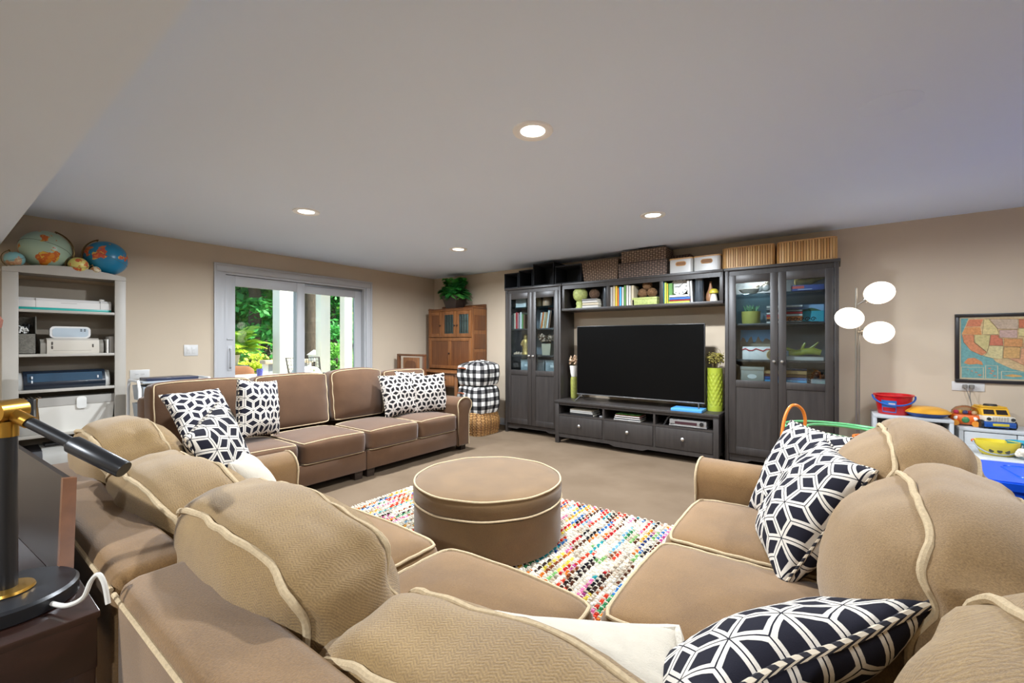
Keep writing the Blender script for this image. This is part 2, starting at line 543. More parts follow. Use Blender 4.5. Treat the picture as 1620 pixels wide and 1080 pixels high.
plate('wall_outlet', 'white wall outlet behind the clear drawer cart', 'outlet', XW, y, z, 'L', 0.15, 0.09, 'outlet')
OX, OZ = onY(1531, 611, YW)
plate('wall_outlet', 'beige wall outlet under the framed map with a grey cord plugged in', 'outlet', OX, YW, OZ, 'B', 0.19, 0.075, 'outlet')

# ================================================================== upholstered seating
m_near = m_fabric('tan_herringbone', '#7A6244', '#A08458', 0.055)
m_seat = m_fabric('tan_flat_weave', '#644B30', '#85653E')
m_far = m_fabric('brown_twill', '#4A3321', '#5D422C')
m_rear = m_fabric('tan_soft_weave', '#745C40', '#9A7D56')
m_ott = m_fabric('seat_cloth_darkened', '#5A442B', '#755A39')  # seat cloth copied darker to offset the strong lamp overhead
m_pipe = M('cream_piping', '#BAA584', 0.9, var=0.12, vs=160, bump=0.4, bs=500, spec=0.2)
m_foot = M('dark_foot', '#2B2019', 0.4)

def cushion(parent, name, mat, w, d, h, loc, rot=(0, 0, 0), p=7.0, bulge=(0.02, 0.06, 0.03, 0.04), sag=0.0, seed=0.0,
            lump=0.006, pipes='fb', pr=0.0065, wob=0.0, n=(18, 10, 14)):
    """boxed cushion; x width (centred), y depth (centred, front = +y), z from 0 to h. Piping is its child."""
    bxw, bf, bb, bt = bulge
    def F(a, b, c):
        k = (abs(a) ** p + abs(b) ** p + abs(c) ** p) ** (-1.0 / p)
        m = max(abs(a), abs(b), abs(c))
        a2, b2, c2 = a * k * m, b * k * m, c * k * m
        x = a2 * w / 2; y = b2 * d / 2; z = (c2 + 1) * h / 2
        fa, fb, fc = 1 - a * a, 1 - b * b, 1 - c * c
        x += (a2) ** 3 * bxw * fb * fc
        y += (bf if b > 0 else -bb) * abs(b2) ** 1.5 * fa ** 0.7 * (1 - (abs(c) ** 2.5)) * 1.0
        z += bt * max(c2, 0) ** 3 * fa ** 0.8 * (0.45 + 0.55 * fb) - bt * 0.0
        z -= sag * (abs(a) ** 3) * (c + 1) / 2
        q = Vector((x * 5 + seed, y * 5, z * 5 + seed))
        nz = noise.noise(q) * lump + noise.noise(q * 3.1) * lump * 0.4
        # soft creases running in from the ends
        cr = math.sin(z * 46 + seed * 3 + 2.0 * noise.noise(q)) * lump * 0.95 * abs(a) ** 4
        zt_ = math.sin(y * 75 + seed * 2 + 3.0 * noise.noise(q * 0.8)) * lump * 0.35 * abs(a) ** 2 * max(c, 0)
        z += zt_
        return Vector((x + nz * 0.4, y + nz * (1 if b > 0 else -1) + cr * (1 if b > 0 else -1), z + nz * max(c, 0)))
    mb = MB()
    nx, ny, nz_ = n
    idx = {}; vs_ = []; fs = []
    def vid(a, b, c):
        key = (round(a, 5), round(b, 5), round(c, 5))
        if key not in idx:
            idx[key] = len(vs_); vs_.append(tuple(F(a, b, c)))
        return idx[key]
    def face(fn, nu, nv):
        for i in range(nu):
            for j in range(nv):
                u0, u1 = -1 + 2 * i / nu, -1 + 2 * (i + 1) / nu
                v0, v1 = -1 + 2 * j / nv, -1 + 2 * (j + 1) / nv
                fs.append((vid(*fn(u0, v0)), vid(*fn(u1, v0)), vid(*fn(u1, v1)), vid(*fn(u0, v1))))
    for sgn in (-1, 1):
        face(lambda u, v: (u, sgn, v), nx, nz_)
        face(lambda u, v: (u, v, sgn), nx, ny)
        face(lambda u, v: (sgn, u, v), ny, nz_)
    mb._add(vs_, fs)
    o = mb.build(name, mat, parent, loc, rot, sharp=80)
    if pipes:
        pm = MB()
        def loop(fn):
            pts = []
            N = 26
            for (u0, v0, u1, v1) in ((-1, -1, 1, -1), (1, -1, 1, 1), (1, 1, -1, 1), (-1, 1, -1, -1)):
                for k in range(N):
                    t = k / N
                    u, v = u0 + (u1 - u0) * t, v0 + (v1 - v0) * t
                    P = F(*fn(u, v))
                    if wob:
                        q = P * 14 + Vector((seed * 2, seed, 1))
                        P = P + Vector((noise.noise(q), noise.noise(q + Vector((9, 2, 4))), noise.noise(q + Vector((3, 7, 5))))) * wob
                    pts.append(P)
            # push outwards a little so the cord sits proud
            c0 = Vector((0, 0, h / 2))
            pts = [q + (q - c0).normalized() * pr * 0.6 for q in pts]
            pm.tube(pts, pr, 8, closed=True)
        if 'f' in pipes: loop(lambda u, v: (u, 1, v))
        if 'b' in pipes: loop(lambda u, v: (u, -1, v))
        if 't' in pipes: loop(lambda u, v: (u, v, 1))
        if 'u' in pipes: loop(lambda u, v: (u, v, -1))
        pm.build('piping', m_pipe, o)
    return o

def arm_profile(w, h, over=0.03):
    """cross-section in (x, z), x from 0 (inner) to w (outer) with a rolled top"""
    pts = [(0.0, 0.07), (w - over, 0.07), (w - over, h - 0.20)]
    r = 0.085
    for k in range(11):
        a = R(-40 + 220 * k / 10)
        pts.append((w / 2 + 0.005 + (w / 2 + 0.015) * math.cos(a) * 1.0, h - r + r * math.sin(a)))
    pts.append((0.0, h - 0.16))
    return pts
def sofa_arm(parent, mat, x, inner, w, h, y0, y1):
    """inner=+1: inner face looks to +x"""
    prof = arm_profile(w, h)
    prof = [((x - u) if inner > 0 else (x + u), z) for u, z in prof]
    mb = MB().prism(prof, 'y', y0, y1)
    ed = [e for e in mb.bm.edges if all(abs(v.co.y - y1) < 1e-6 for v in e.verts)]
    bmesh.ops.bevel(mb.bm, geom=ed, offset=0.012, segments=2, profile=0.5, affect='EDGES')
    a = mb.build('arm', mat, parent, sharp=50)
    MB().tube([(u, y1 - 0.002, z) for u, z in prof], 0.006, 8, closed=True).build('piping', m_pipe, a)
    return a
def feet(parent, xs, ys):
    for x in xs:
        for y in ys:
            MB().prism([(x - 0.035, 0.0), (x + 0.035, 0.0), (x + 0.042, 0.075), (x - 0.042, 0.075)], 'y', y - 0.04, y + 0.04).build('foot', m_foot, parent)

# ---------------------------------------------------------------- far sofa, two pieces, back to the glass door
FX0, FD, FS = -4.30, 0.965, 0.415
def far_piece(label, ymax, ymin, arm, bounds, backs):
    t = thing('sofa', label, 'sofa', (FX0, ymax, 0), (0, 0, R(-90)), 'far sofa pieces')
    W = ymax - ymin
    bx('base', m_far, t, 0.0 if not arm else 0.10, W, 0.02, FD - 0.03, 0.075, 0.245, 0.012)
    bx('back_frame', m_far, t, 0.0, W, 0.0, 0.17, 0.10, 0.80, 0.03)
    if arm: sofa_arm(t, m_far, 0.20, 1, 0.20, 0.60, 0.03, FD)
    feet(t, (0.06, W - 0.06), (0.09, FD - 0.10))
    for (a, b) in bounds:
        x0, x1 = ymax - a, ymax - b
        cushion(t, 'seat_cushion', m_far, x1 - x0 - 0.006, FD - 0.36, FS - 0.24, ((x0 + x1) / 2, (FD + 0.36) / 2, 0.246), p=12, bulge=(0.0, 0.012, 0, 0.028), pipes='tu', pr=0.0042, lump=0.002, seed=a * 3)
    for (a, b, hh, bul) in backs:
        x0, x1 = ymax - a, ymax - b
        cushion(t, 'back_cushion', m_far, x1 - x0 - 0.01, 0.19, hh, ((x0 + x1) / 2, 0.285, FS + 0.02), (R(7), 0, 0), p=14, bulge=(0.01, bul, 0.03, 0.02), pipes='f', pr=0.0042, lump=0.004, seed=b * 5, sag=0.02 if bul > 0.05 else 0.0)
    return t
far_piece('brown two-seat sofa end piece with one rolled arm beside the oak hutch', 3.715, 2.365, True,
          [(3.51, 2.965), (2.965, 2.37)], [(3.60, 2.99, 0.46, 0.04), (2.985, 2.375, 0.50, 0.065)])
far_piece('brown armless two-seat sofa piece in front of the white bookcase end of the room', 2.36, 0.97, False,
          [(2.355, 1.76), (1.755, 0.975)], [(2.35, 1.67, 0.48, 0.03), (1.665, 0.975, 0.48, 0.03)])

# ---------------------------------------------------------------- near sectional, back to the camera
SH, RAIL = 0.455, 0.74
NY0, NY1 = 0.23, 1.185                     # outer back, seat front
RX0, RX1 = 0.455, -0.545                    # right wing: outer back, seat front
def rail_box(t, x0, x1, y0, y1, z1=RAIL):
    return MB().box(x0, x1, y0, y1, 0.075, z1, 0.035, 4).build('back_frame', m_seat, t)
# left piece of the near side
t = thing('sofa', 'tan two-seat sofa piece with one low arm backing onto the dark console table', 'sofa', (-2.50, NY0, 0), group='tan sectional pieces')
W = 1.315; D = NY1 - NY0
rail_box(t, 0.0, W, 0.0, 0.15)
bx('base', m_seat, t, 0.05, W, 0.10, D - 0.03, 0.075, 0.26, 0.012)
sofa_arm(t, m_seat, 0.175, 1, 0.175, 0.62, 0.13, D + 0.015)
feet(t, (0.06, W - 0.06), (0.09, D - 0.09))
MB().tube([(0.004, -0.001, 0.71), (W - 0.01, -0.001, 0.71)], 0.005, 8).build('piping', m_pipe, t)
def near_seat(t, ox, a, b):
    cushion(t, 'seat_cushion', m_seat, b - a - 0.004, 0.66, SH - 0.26, ((a + b) / 2 - ox, D - 0.33, 0.262), p=11, bulge=(0.0, 0.012, 0, 0.03), pipes='tu', pr=0.006, lump=0.003, seed=a * 3, n=(16, 16, 6))
def near_back(t, ox, a, b, hh, seed, lean=8, sag=0.03):
    cushion(t, 'back_cushion', m_near, b - a + 0.01, 0.19, hh, ((a + b) / 2 - ox, 0.285, SH + 0.005), (R(lean), 0, 0), p=9.0, bulge=(0.03, 0.10, 0.055, 0.032), sag=sag, seed=seed, lump=0.011, pipes='fb', pr=0.0072, wob=0.008, n=(22, 12, 18))
near_seat(t, -2.50, -2.325, -1.87); near_seat(t, -2.50, -1.87, -1.19)
near_back(t, -2.50, -2.54, -2.06, 0.43, 1.3); near_back(t, -2.50, -2.05, -1.38, 0.355, 4.1)
# corner piece
t = thing('sofa', 'tan corner sofa piece joining the two wings of the sectional', 'sofa', (-1.18, NY0, 0), group='tan sectional pieces')
W = RX0 + 1.18
rail_box(t, 0.004, W, 0.0, 0.15)
rail_box(t, W - 0.15, W, 0.15, 1.115 - NY0)
bx('base', m_seat, t, 0.01, W - 0.02, 0.10, 1.115 - NY0, 0.075, 0.26, 0.012)
feet(t, (0.06, W - 0.06), (0.09, 0.80))
MB().tube([(0.01, -0.001, 0.71), (W - 0.01, -0.001, 0.71)], 0.005, 8).build('piping', m_pipe, t)
near_seat(t, -1.18, -1.18, -0.545)
cushion(t, 'seat_cushion', m_seat, 0.66, 0.62, SH - 0.26, (0.645 + 0.33, 0.265 + 0.31, 0.262), p=11, bulge=(0, 0.01, 0, 0.03), pipes='tu', pr=0.006, lump=0.003, seed=8.2, n=(16, 16, 6))
near_back(t, -1.18, -1.37, -0.715, 0.385, 7.7); near_back(t, -1.18, -0.705, -0.03, 0.295, 2.9)
cushion(t, 'back_cushion', m_near, 0.60, 0.19, 0.43, (W - 0.255, 0.42, SH + 0.005), (R(9), 0, R(90)), p=8.0, bulge=(0.03, 0.105, 0.055, 0.04), sag=0.03, seed=5.5, lump=0.012, pipes='fb', pr=0.0075, wob=0.008, n=(22, 12, 18))
# right wing
t = thing('sofa', 'tan two-seat sofa wing with one rolled arm facing the round ottoman', 'sofa', (RX0, 1.12, 0), (0, 0, R(90)), group='tan sectional pieces')
W = 2.50 - 1.12; D2 = RX0 - RX1
rail_box(t, 0.004, W, 0.0, 0.15)
bx('base', m_seat, t, 0.0, W - 0.05, 0.10, D2 - 0.03, 0.075, 0.26, 0.012)
sofa_arm(t, m_seat, W - 0.20, -1, 0.20, 0.62, 0.10, D2 + 0.015)
feet(t, (0.06, W - 0.06), (0.09, D2 - 0.09))
for (a, b) in ((1.12, 1.715), (1.715, 2.295)):
    cushion(t, 'seat_cushion', m_seat, b - a - 0.004, 0.70, SH - 0.26, ((a + b) / 2 - 1.12, D2 - 0.35, 0.262), p=11, bulge=(0, 0.012, 0, 0.03), pipes='tu', pr=0.006, lump=0.003, seed=a * 4, n=(16, 18, 6))
for (a, b, hh, sd) in ((0.98, 1.63, 0.43, 3.3), (1.64, 2.29, 0.45, 6.1)):
    cushion(t, 'back_cushion', m_rear, b - a, 0.20, hh, ((a + b) / 2 - 1.12, 0.29, SH + 0.005), (R(9), 0, 0), p=7.0, bulge=(0.03, 0.13, 0.06, 0.045), sag=0.04, seed=sd, lump=0.012, pipes='fb', pr=0.0072, wob=0.007, n=(22, 12, 18))

# ---------------------------------------------------------------- round ottoman
OTX, OTY, OTR = -1.74, 2.10, 0.452
t = thing('ottoman', 'round tan storage ottoman with cream piping standing on the rag rug', 'ottoman', (OTX, OTY, 0.014))
MB().lathe([(0.40, 0.018), (OTR - 0.006, 0.02), (OTR, 0.04), (OTR, 0.255), (OTR - 0.02, 0.262), (0.40, 0.262)], 64).build('body', m_ott, t, sharp=60)
lid = MB().lathe([(0.40, 0.264), (OTR - 0.004, 0.266), (OTR + 0.004, 0.285), (OTR + 0.006, 0.335), (OTR, 0.362), (OTR - 0.02, 0.372), (0.36, 0.380), (0.2, 0.385), (0.001, 0.387)], 64).build('lid', m_ott, t, sharp=60)
def ring(r, z, pr):
    return [(r * math.cos(2 * math.pi * k / 72), r * math.sin(2 * math.pi * k / 72), z + 0.0015 * math.sin(k * 0.9)) for k in range(72)]
MB().tube(ring(OTR - 0.002, 0.369, 0), 0.0055, 8, closed=True).build('piping', m_pipe, lid)
MB().tube(ring(OTR + 0.004, 0.268, 0), 0.0055, 8, closed=True).build('piping', m_pipe, lid)
for k in range(4):
    a = R(45 + 90 * k)
    MB().lathe([(0.025, 0.0), (0.03, 0.02)], 14, (0.34 * math.cos(a), 0.34 * math.sin(a), 0)).build('foot', m_foot, t)

# ---------------------------------------------------------------- rag rug
def m_rug():
    t = NT('rag_strips'); t.set(Roughness=0.95); t.b.inputs['Specular IOR Level'].default_value = 0.1
    a = t.n('ShaderNodeVertexColor'); a.layer_name = 'rag'
    t.l(a.outputs[0], t.b.inputs['Base Color'])
    return t.m
RGX0, RGX1, RGY0, RGY1 = -2.84, -0.42, 1.36, 2.93
rug = thing('rag_rug', 'multicoloured woven rag rug with cream warp under the ottoman', 'rug', ((RGX0 + RGX1) / 2, (RGY0 + RGY1) / 2, 0))
hx, hy = (RGX1 - RGX0) / 2, (RGY1 - RGY0) / 2
MB().box(-hx, hx, -hy, hy, 0.0005, 0.007).build('backing', M('rug_backing', '#A89A88', 0.95, var=0.2, vs=60), rug)
pal = ['#E9E1D2', '#EFE8DA', '#DDD2C0', '#C8BDAB', '#E4DCCB', '#B9A893', '#D8452F', '#C2272E', '#E0782B', '#EBA83A', '#E8CF55', '#7FB36A', '#3E8C5A', '#2E9AA0', '#3E78B8', '#27407F', '#79AFCF', '#B24C86', '#E07CA6', '#5B3322', '#3A2A25', '#8A4A2A', '#1F1C22']
palw = [3.6, 3.6, 3, 3, 3, 3, 2.2, 1.8, 2, 1.6, 1.3, 1.1, .9, 1.5, 1.8, 1.3, 1.5, 1, 1.3, 1.6, 1.6, 1.3, 1.6]
pl = [lin(c) for c in pal]
vs_, fs, cl = [], [], []
rnd = random.Random(3)
def lump(cx, cy, sx, sy, z0, z1, c):
    b = len(vs_)
    tw = rnd.uniform(-0.2, 0.2) * sx
    for (fx, fy, z) in ((-1, -1, z0), (1, -1, z0), (1, 1, z0), (-1, 1, z0), (-.55, -.6, z1), (.55, -.6, z1), (.55, .6, z1), (-.55, .6, z1)):
        vs_.append((cx + fx * sx + fy * tw, cy + fy * sy, z)); cl.append(c)
    for f in ((4, 5, 6, 7), (0, 1, 5, 4), (1, 2, 6, 5), (2, 3, 7, 6), (3, 0, 4, 7)): fs.append(tuple(b + i for i in f))
nx, ny = 104, 66
px_, py_ = 2 * hx / nx, 2 * hy / ny
for i in range(nx):
    x = -hx + (i + .5) * px_
    run = 0
    for j in range(ny):
        if run <= 0:
            c = rnd.choices(pl, palw)[0]; run = rnd.randint(2, 9)
        run -= 1
        v = rnd.uniform(0.5, 0.95)
        cc = tuple(min(1, q * v) for q in c[:3]) + (1,)
        y = -hy + (j + .5) * py_ + (0.25 * py_ if i % 2 else -0.25 * py_)
        lump(x + rnd.uniform(-.002, .002), y, px_ * 0.47, py_ * 0.40, 0.006, 0.012 + rnd.uniform(0, .006), cc)
for j in range(ny):
    for i in range(nx // 2):
        y = -hy + (j + .5) * py_ + rnd.uniform(-.002, .002)
        x = -hx + (2 * i + (j % 2) + .5) * px_
        lump(x, y + 0.5 * py_, px_ * 0.66, py_ * 0.12, 0.006, 0.018, lin('#E6DDCB') if rnd.random() < .85 else lin('#CBBBA2'))
me = bpy.data.meshes.new('weave'); me.from_pydata(vs_, [], fs)
ca = me.color_attributes.new('rag', 'FLOAT_COLOR', 'POINT')
ca.data.foreach_set('color', [q for c in cl for q in c])
me.materials.append(m_rug())
wv = bpy.data.objects.new('weave', me); col.objects.link(wv); wv.parent = rug; wv['kind'] = 'stuff'
fr = MB()
for j in range(70):
    y = -hy + (j + .5) * 2 * hy / 70
    for sx in (-1, 1):
        fr.tube([(sx * hx, y, 0.006), (sx * (hx + 0.018), y + rnd.uniform(-.006, .006), 0.006), (sx * (hx + 0.035), y + rnd.uniform(-.014, .014), 0.004)], 0.003, 5)
f_ = fr.build('fringe', M('rug_fringe', '#DED3BF', 0.95), rug); f_['kind'] = 'stuff'

# ---------------------------------------------------------------- throw pillows
m_lattice('lattice_large', 0.112, '#1B1A24', '#D8D0C4')
m_lattice('lattice_small', 0.098, '#1A1719', '#CFC5BA')
def m_rope():
    t = NT('striped_cord'); t.set(Roughness=0.9)
    sp = t.n('ShaderNodeSeparateXYZ'); t.l(t.coord('UV'), sp.inputs[0])
    f = t.math('FRACT', t.math('ADD', t.math('DIVIDE', sp.outputs[0], 0.03), sp.outputs[1]))
    t.base(t.mix(t.math('GREATER_THAN', f, 0.5), lin('#1E1B22'), lin('#CDBFA9')))
    MATS['striped_cord'] = t.m
m_rope()
def pillow(label, c, normal, up, size, mat, cord, T=0.085, group='throw pillows', seed=0.0, sc=(1, 1), cordr=0.005, dent=0.0):
    n = Vector(normal).normalized(); u = Vector(up); u = (u - n * u.dot(n)).normalized(); s = u.cross(n)
    t = thing('throw_pillow', label, 'pillow', (0, 0, 0), group=group)
    t.matrix_world = Matrix((( s.x, u.x, n.x, c[0]), (s.y, u.y, n.y, c[1]), (s.z, u.z, n.z, c[2]), (0, 0, 0, 1)))
    hw, hh = size * sc[0] / 2, size * sc[1] / 2
    def P(a, b, side):
        x = hw * a * (1 - 0.075 * (1 - b * b)); y = hh * b * (1 - 0.075 * (1 - a * a))
        th = T * max((1 - a * a) * (1 - b * b), 0) ** 0.42
        q = Vector((x * 7 + seed, y * 7, side * 1.0 + seed))
        th *= 1 + 0.22 * noise.noise(q)
        if dent: th *= 1 - dent * math.exp(-(a * a * 4 + (b - 0.7) ** 2 * 5))
        wv_ = 0.010 * noise.noise(Vector((x * 5 + seed, y * 5, 3)))
        return Vector((x, y, side * th + wv_))
    mb = MB(); N = 26
    for side in (-1, 1):
        def fn(uu, vv):
            a, b = -1 + 2 * uu, -1 + 2 * vv
            a = math.sin(a * math.pi / 2); b = math.sin(b * math.pi / 2)
            q = P(a, b, side)
            return q, (q.x + 0.5 + seed * 0.013, q.y + 0.5)
        mb.grid(fn, N, N)
    bmesh.ops.remove_doubles(mb.bm, verts=mb.bm.verts[:], dist=1e-5)
    mb.build('cover', mat, t, sharp=180)
    pts = []
    for (u0, v0, u1, v1) in ((-1, -1, 1, -1), (1, -1, 1, 1), (1, 1, -1, 1), (-1, 1, -1, -1)):
        for k in range(24):
            q = k / 24
            pts.append(P(u0 + (u1 - u0) * q, v0 + (v1 - v0) * q, 1))
    MB().tube(pts, cordr, 7, closed=True).build('cord_edge', cord, t)
    return t
LL, LS, RP = MATS['lattice_large'], MATS['lattice_small'], MATS['striped_cord']
m_ivory = M('ivory_linen', '#BDB4A4', 0.95, var=0.05, vs=30, bump=0.5, bs=260, spec=0.1)
m_shag = M('ivory_fringe', '#CAC1B2', 1.0, var=0.1, vs=120, bump=1.0, bs=300, spec=0.1)
# far sofa
pillow('lattice pillow tipped on its corner at the open end of the brown sofa', (-3.745, 1.222, 0.70), (0.791, 0.149, 0.784), (-0.497, -0.125, 1.007), 0.41, LL, RP, seed=1.0)
pillow('lattice pillow standing upright between two brown back cushions below the glass door', (-3.708, 1.60, 0.69), (1.094, 0.608, 0.134), (-0.154, 0.038, 0.997), 0.45, LL, RP, seed=2.3)
pillow('lattice pillow leaning beside the puffed brown back cushion', (-3.78, 3.08, 0.655), (1, -0.15, 0.30), (-0.3, 0, 1), 0.45, LS, RP, seed=3.1)
pillow('lattice pillow leaning in the arm end of the brown sofa', (-3.66, 3.375, 0.650), (1, -0.45, 0.25), (-0.2, 0.03, 1), 0.42, LS, RP, seed=4.2)
pillow('lattice pillow almost hidden behind two others at the arm end', (-3.93, 3.34, 0.665), (1, 0.0, 0.25), (-0.2, 0.1, 1), 0.44, LS, RP, seed=5.9)
# near sofa
pillow('lattice pillow standing at the low arm of the tan sofa', (-2.25, 0.81, 0.700), (0.772, 0.891, 0.373), (-0.022, -0.422, 0.995), 0.40, LL, RP, seed=6.4)
pillow('plain ivory pillow wedged beside the lattice pillow at the low arm', (-1.93, 0.82, 0.590), (0.5, 1, 0.5), (-0.35, -0.4, 1), 0.34, m_ivory, m_shag, seed=7.7)
pillow('plain ivory pillow with fringed edge lying on the tan seat corner', (-0.38, 0.72, 0.540), (0.03, -0.12, 1.0), (-0.45, 0.89, 0.12), 0.43, m_ivory, m_shag, T=0.075, seed=8.8, cordr=0.014)
# right wing
pillow('large lattice pillow in front, leaning on the wing back cushion', (-0.079, 1.85, 0.645), (-0.991, -0.277, 0.649), (0.456, 0.138, 1.003), 0.46, LL, RP, T=0.10, seed=9.2)
pillow('large lattice pillow behind another at the rolled arm of the wing', (-0.11, 2.15, 0.66), (-0.878, -0.612, 0.543), (0.247, 0.202, 1.003), 0.45, LL, RP, T=0.08, seed=10.4)
pillow('large lattice pillow lying in the corner of the tan sectional', (-0.135, 1.01, 0.560), (-0.60, 0.30, 0.74), (0.33, -0.60, 0.66), 0.49, LL, RP, T=0.085, seed=11.3, cordr=0.007)

# ================================================================== dark shelf unit on the TV wall
m_blk = m_wood('black_brown_wood', '#2A2624', '#383330', 0.42, 2, 1.0)
m_blki = M('cabinet_inside', '#5B6166', 0.6)
m_knob = M('nickel_knob', '#C9C7C2', 0.25, 0.9)
m_glass('cabinet_glass', '#E8F0F3', 0.03)
m_glass('shelf_glass', '#A9C6D0', 0.08)
YF = 4.73                                     # cabinet fronts
CT = 1.95
def glass_cabinet(label, x0, x1):
    W = x1 - x0; Dp = YW - 0.015 - YF
    t = thing('glass_door_cabinet', label, 'cabinet', (x0, YF, 0), group='glass-door cabinets')
    # local: x 0..W, y 0 (front) .. Dp
    s = 0.045
    cs = MB()
    cs.box(0.012, s, 0.022, Dp, 0.0, CT - 0.03, 0.002).box(W - s, W - 0.012, 0.022, Dp, 0.0, CT - 0.03, 0.002)
    cs.box(s, W - s, 0.03, Dp - 0.012, 0.11, 0.135)
    cs.build('carcass', m_blk, t)
    MB().box(s, W - s, Dp - 0.012, Dp, 0.11, CT - 0.03).build('back', m_blki, t)
    MB().box(0.0, W, 0.0, Dp, CT - 0.03, CT, 0.004).build('top', m_blk, t)
    MB().prism([(s, 0.055), (0.20, 0.055), (0.24, 0.075), (W - 0.24, 0.075), (W - 0.20, 0.055), (W - s, 0.055), (W - s, 0.125), (s, 0.125)], 'y', 0.024, 0.045).build('apron', m_blk, t)
    MB().box(s, W - s, 0.02, 0.04, CT - 0.075, CT - 0.03).build('cornice', m_blk, t)
    for xx in (0.012, W - s):
        MB().box(xx, xx + s - 0.012, 0.004, 0.022, 0.0, CT - 0.03, 0.002).build('post', m_blk, t)
    for z in (0.83, 1.05, 1.40, 1.69):
        MB().box(s, W - s, 0.035, Dp - 0.012, z - 0.02, z, 0.001).build('shelf', m_blk if z < 1.6 else MATS['shelf_glass'], t)
    m = W / 2
    for side in (-1, 1):
        a, b = (s + 0.003, m - 0.002) if side < 0 else (m + 0.002, W - s - 0.003)
        z0, z1, zg0, zg1 = 0.128, CT - 0.078, 0.85, CT - 0.155
        st = 0.062
        fr = MB()
        fr.box(a, a + st, 0.0, 0.022, z0, z1, 0.002).box(b - st, b, 0.0, 0.022, z0, z1, 0.002)
        fr.box(a + st, b - st, 0.0, 0.022, zg1, z1, 0.002).box(a + st, b - st, 0.0, 0.022, zg0 - 0.065, zg0, 0.002).box(a + st, b - st, 0.0, 0.022, z0, z0 + 0.07, 0.002)
        d = fr.build('door', m_blk, t)
        MB().box(a + st, b - st, 0.008, 0.016, z0 + 0.07, zg0 - 0.065).build('panel', m_blk, d)
        MB().box(a + st, b - st, 0.009, 0.013, zg0, zg1).build('pane', MATS['cabinet_glass'], d)
        kx = (b - 0.030) if side < 0 else (a + 0.030)
        MB().lathe([(0.005, 0), (0.006, 0.012), (0.014, 0.018), (0.015, 0.024), (0.010, 0.030), (0.001, 0.031)], 16).build('knob', m_knob, d, (kx, 0.0, 1.04), (R(90), 0, 0))
    return t
LX0, LX1, RXA, RXB = -3.63, -2.735, -0.885, 0.045
glass_cabinet('tall black-brown glass-door cabinet beside the plaid storage bags', LX0, LX1)
glass_cabinet('tall black-brown glass-door cabinet beside the three-globe floor lamp', RXA, RXB)

# ---- bridging shelf
BX0, BX1, BZ0 = LX1 + 0.004, RXA - 0.004, 1.605
t = thing('bridging_shelf', 'black-brown three-compartment wall shelf above the television', 'shelf', (BX0, YF, 0))
W = BX1 - BX0; Dp = YW - 0.01 - YF
b_ = MB().box(0, W, 0, Dp, CT - 0.03, CT, 0.003).build('top', m_blk, t)
MB().box(0, W, 0.0, Dp, BZ0, BZ0 + 0.03, 0.003).build('bottom', m_blk, t)
MB().box(0.02, W - 0.02, 0.006, 0.024, CT - 0.075, CT - 0.03).build('cornice', m_blk, t)
MB().box(0.0, W, Dp - 0.012, Dp, BZ0 + 0.03, CT - 0.03).build('back', m_blk, t)
for xx in (0.0, W / 3, 2 * W / 3, W):
    c_ = min(max(xx, 0.018), W - 0.018)
    MB().box(c_ - 0.018, c_ + 0.018, 0.010, Dp - 0.014, BZ0 + 0.03, CT - 0.03, 0.002).build('divider', m_blk, t)

# ---- TV bench
TX0, TX1, TYF, TH = LX1 + 0.0, RXA - 0.015, 4.58, 0.515
t = thing('tv_bench', 'low black-brown media bench with three drawers under the television', 'media bench', (TX0, TYF, 0))
W = TX1 - TX0; Dp = YW - 0.02 - TYF
MB().box(-0.006, W + 0.006, -0.012, Dp, TH - 0.028, TH, 0.004).build('top', m_blk, t)
for xx in (0.0, W - 0.05):
    for yy in (0.0, Dp - 0.05):
        MB().box(xx, xx + 0.05, yy, yy + 0.05, 0.0, TH - 0.028, 0.003).build('leg', m_blk, t)
fr = MB()
fr.box(0.05, W - 0.05, 0.008, 0.026, TH - 0.055, TH - 0.028)
fr.box(0.05, W - 0.05, 0.004, Dp - 0.02, 0.335, 0.352)
fr.box(0.05, W - 0.05, Dp - 0.03, Dp - 0.02, 0.10, TH - 0.028).box(0.012, 0.05, 0.05, Dp - 0.05, 0.10, TH - 0.028).box(W - 0.05, W - 0.012, 0.05, Dp - 0.05, 0.10, TH - 0.028)
cw = (W - 0.10) / 3
for k in (1, 2): fr.box(0.05 + cw * k - 0.011, 0.05 + cw * k + 0.011, 0.0065, Dp - 0.032, 0.12, TH - 0.0285)
fr.build('carcass', m_blk, t)
MB().prism([(0.05, 0.075), (W / 2 - 0.22, 0.075), (W / 2 - 0.16, 0.055), (W / 2 + 0.16, 0.055), (W / 2 + 0.22, 0.075), (W - 0.05, 0.075), (W - 0.05, 0.118), (0.05, 0.118)], 'y', 0.006, 0.026).build('apron', m_blk, t)
for k in range(3):
    x0 = 0.05 + cw * k + (0.014 if k else 0.003); x1 = 0.05 + cw * (k + 1) - (0.014 if k < 2 else 0.003)
    d = MB().box(x0, x1, 0.0, 0.018, 0.122, 0.332, 0.002).build('drawer', m_blk, t)
    MB().lathe([(0.006, 0), (0.007, 0.012), (0.017, 0.018), (0.018, 0.026), (0.012, 0.032), (0.001, 0.034)], 16).build('knob', m_knob, d, ((x0 + x1) / 2, 0.0, 0.235), (R(90), 0, 0))

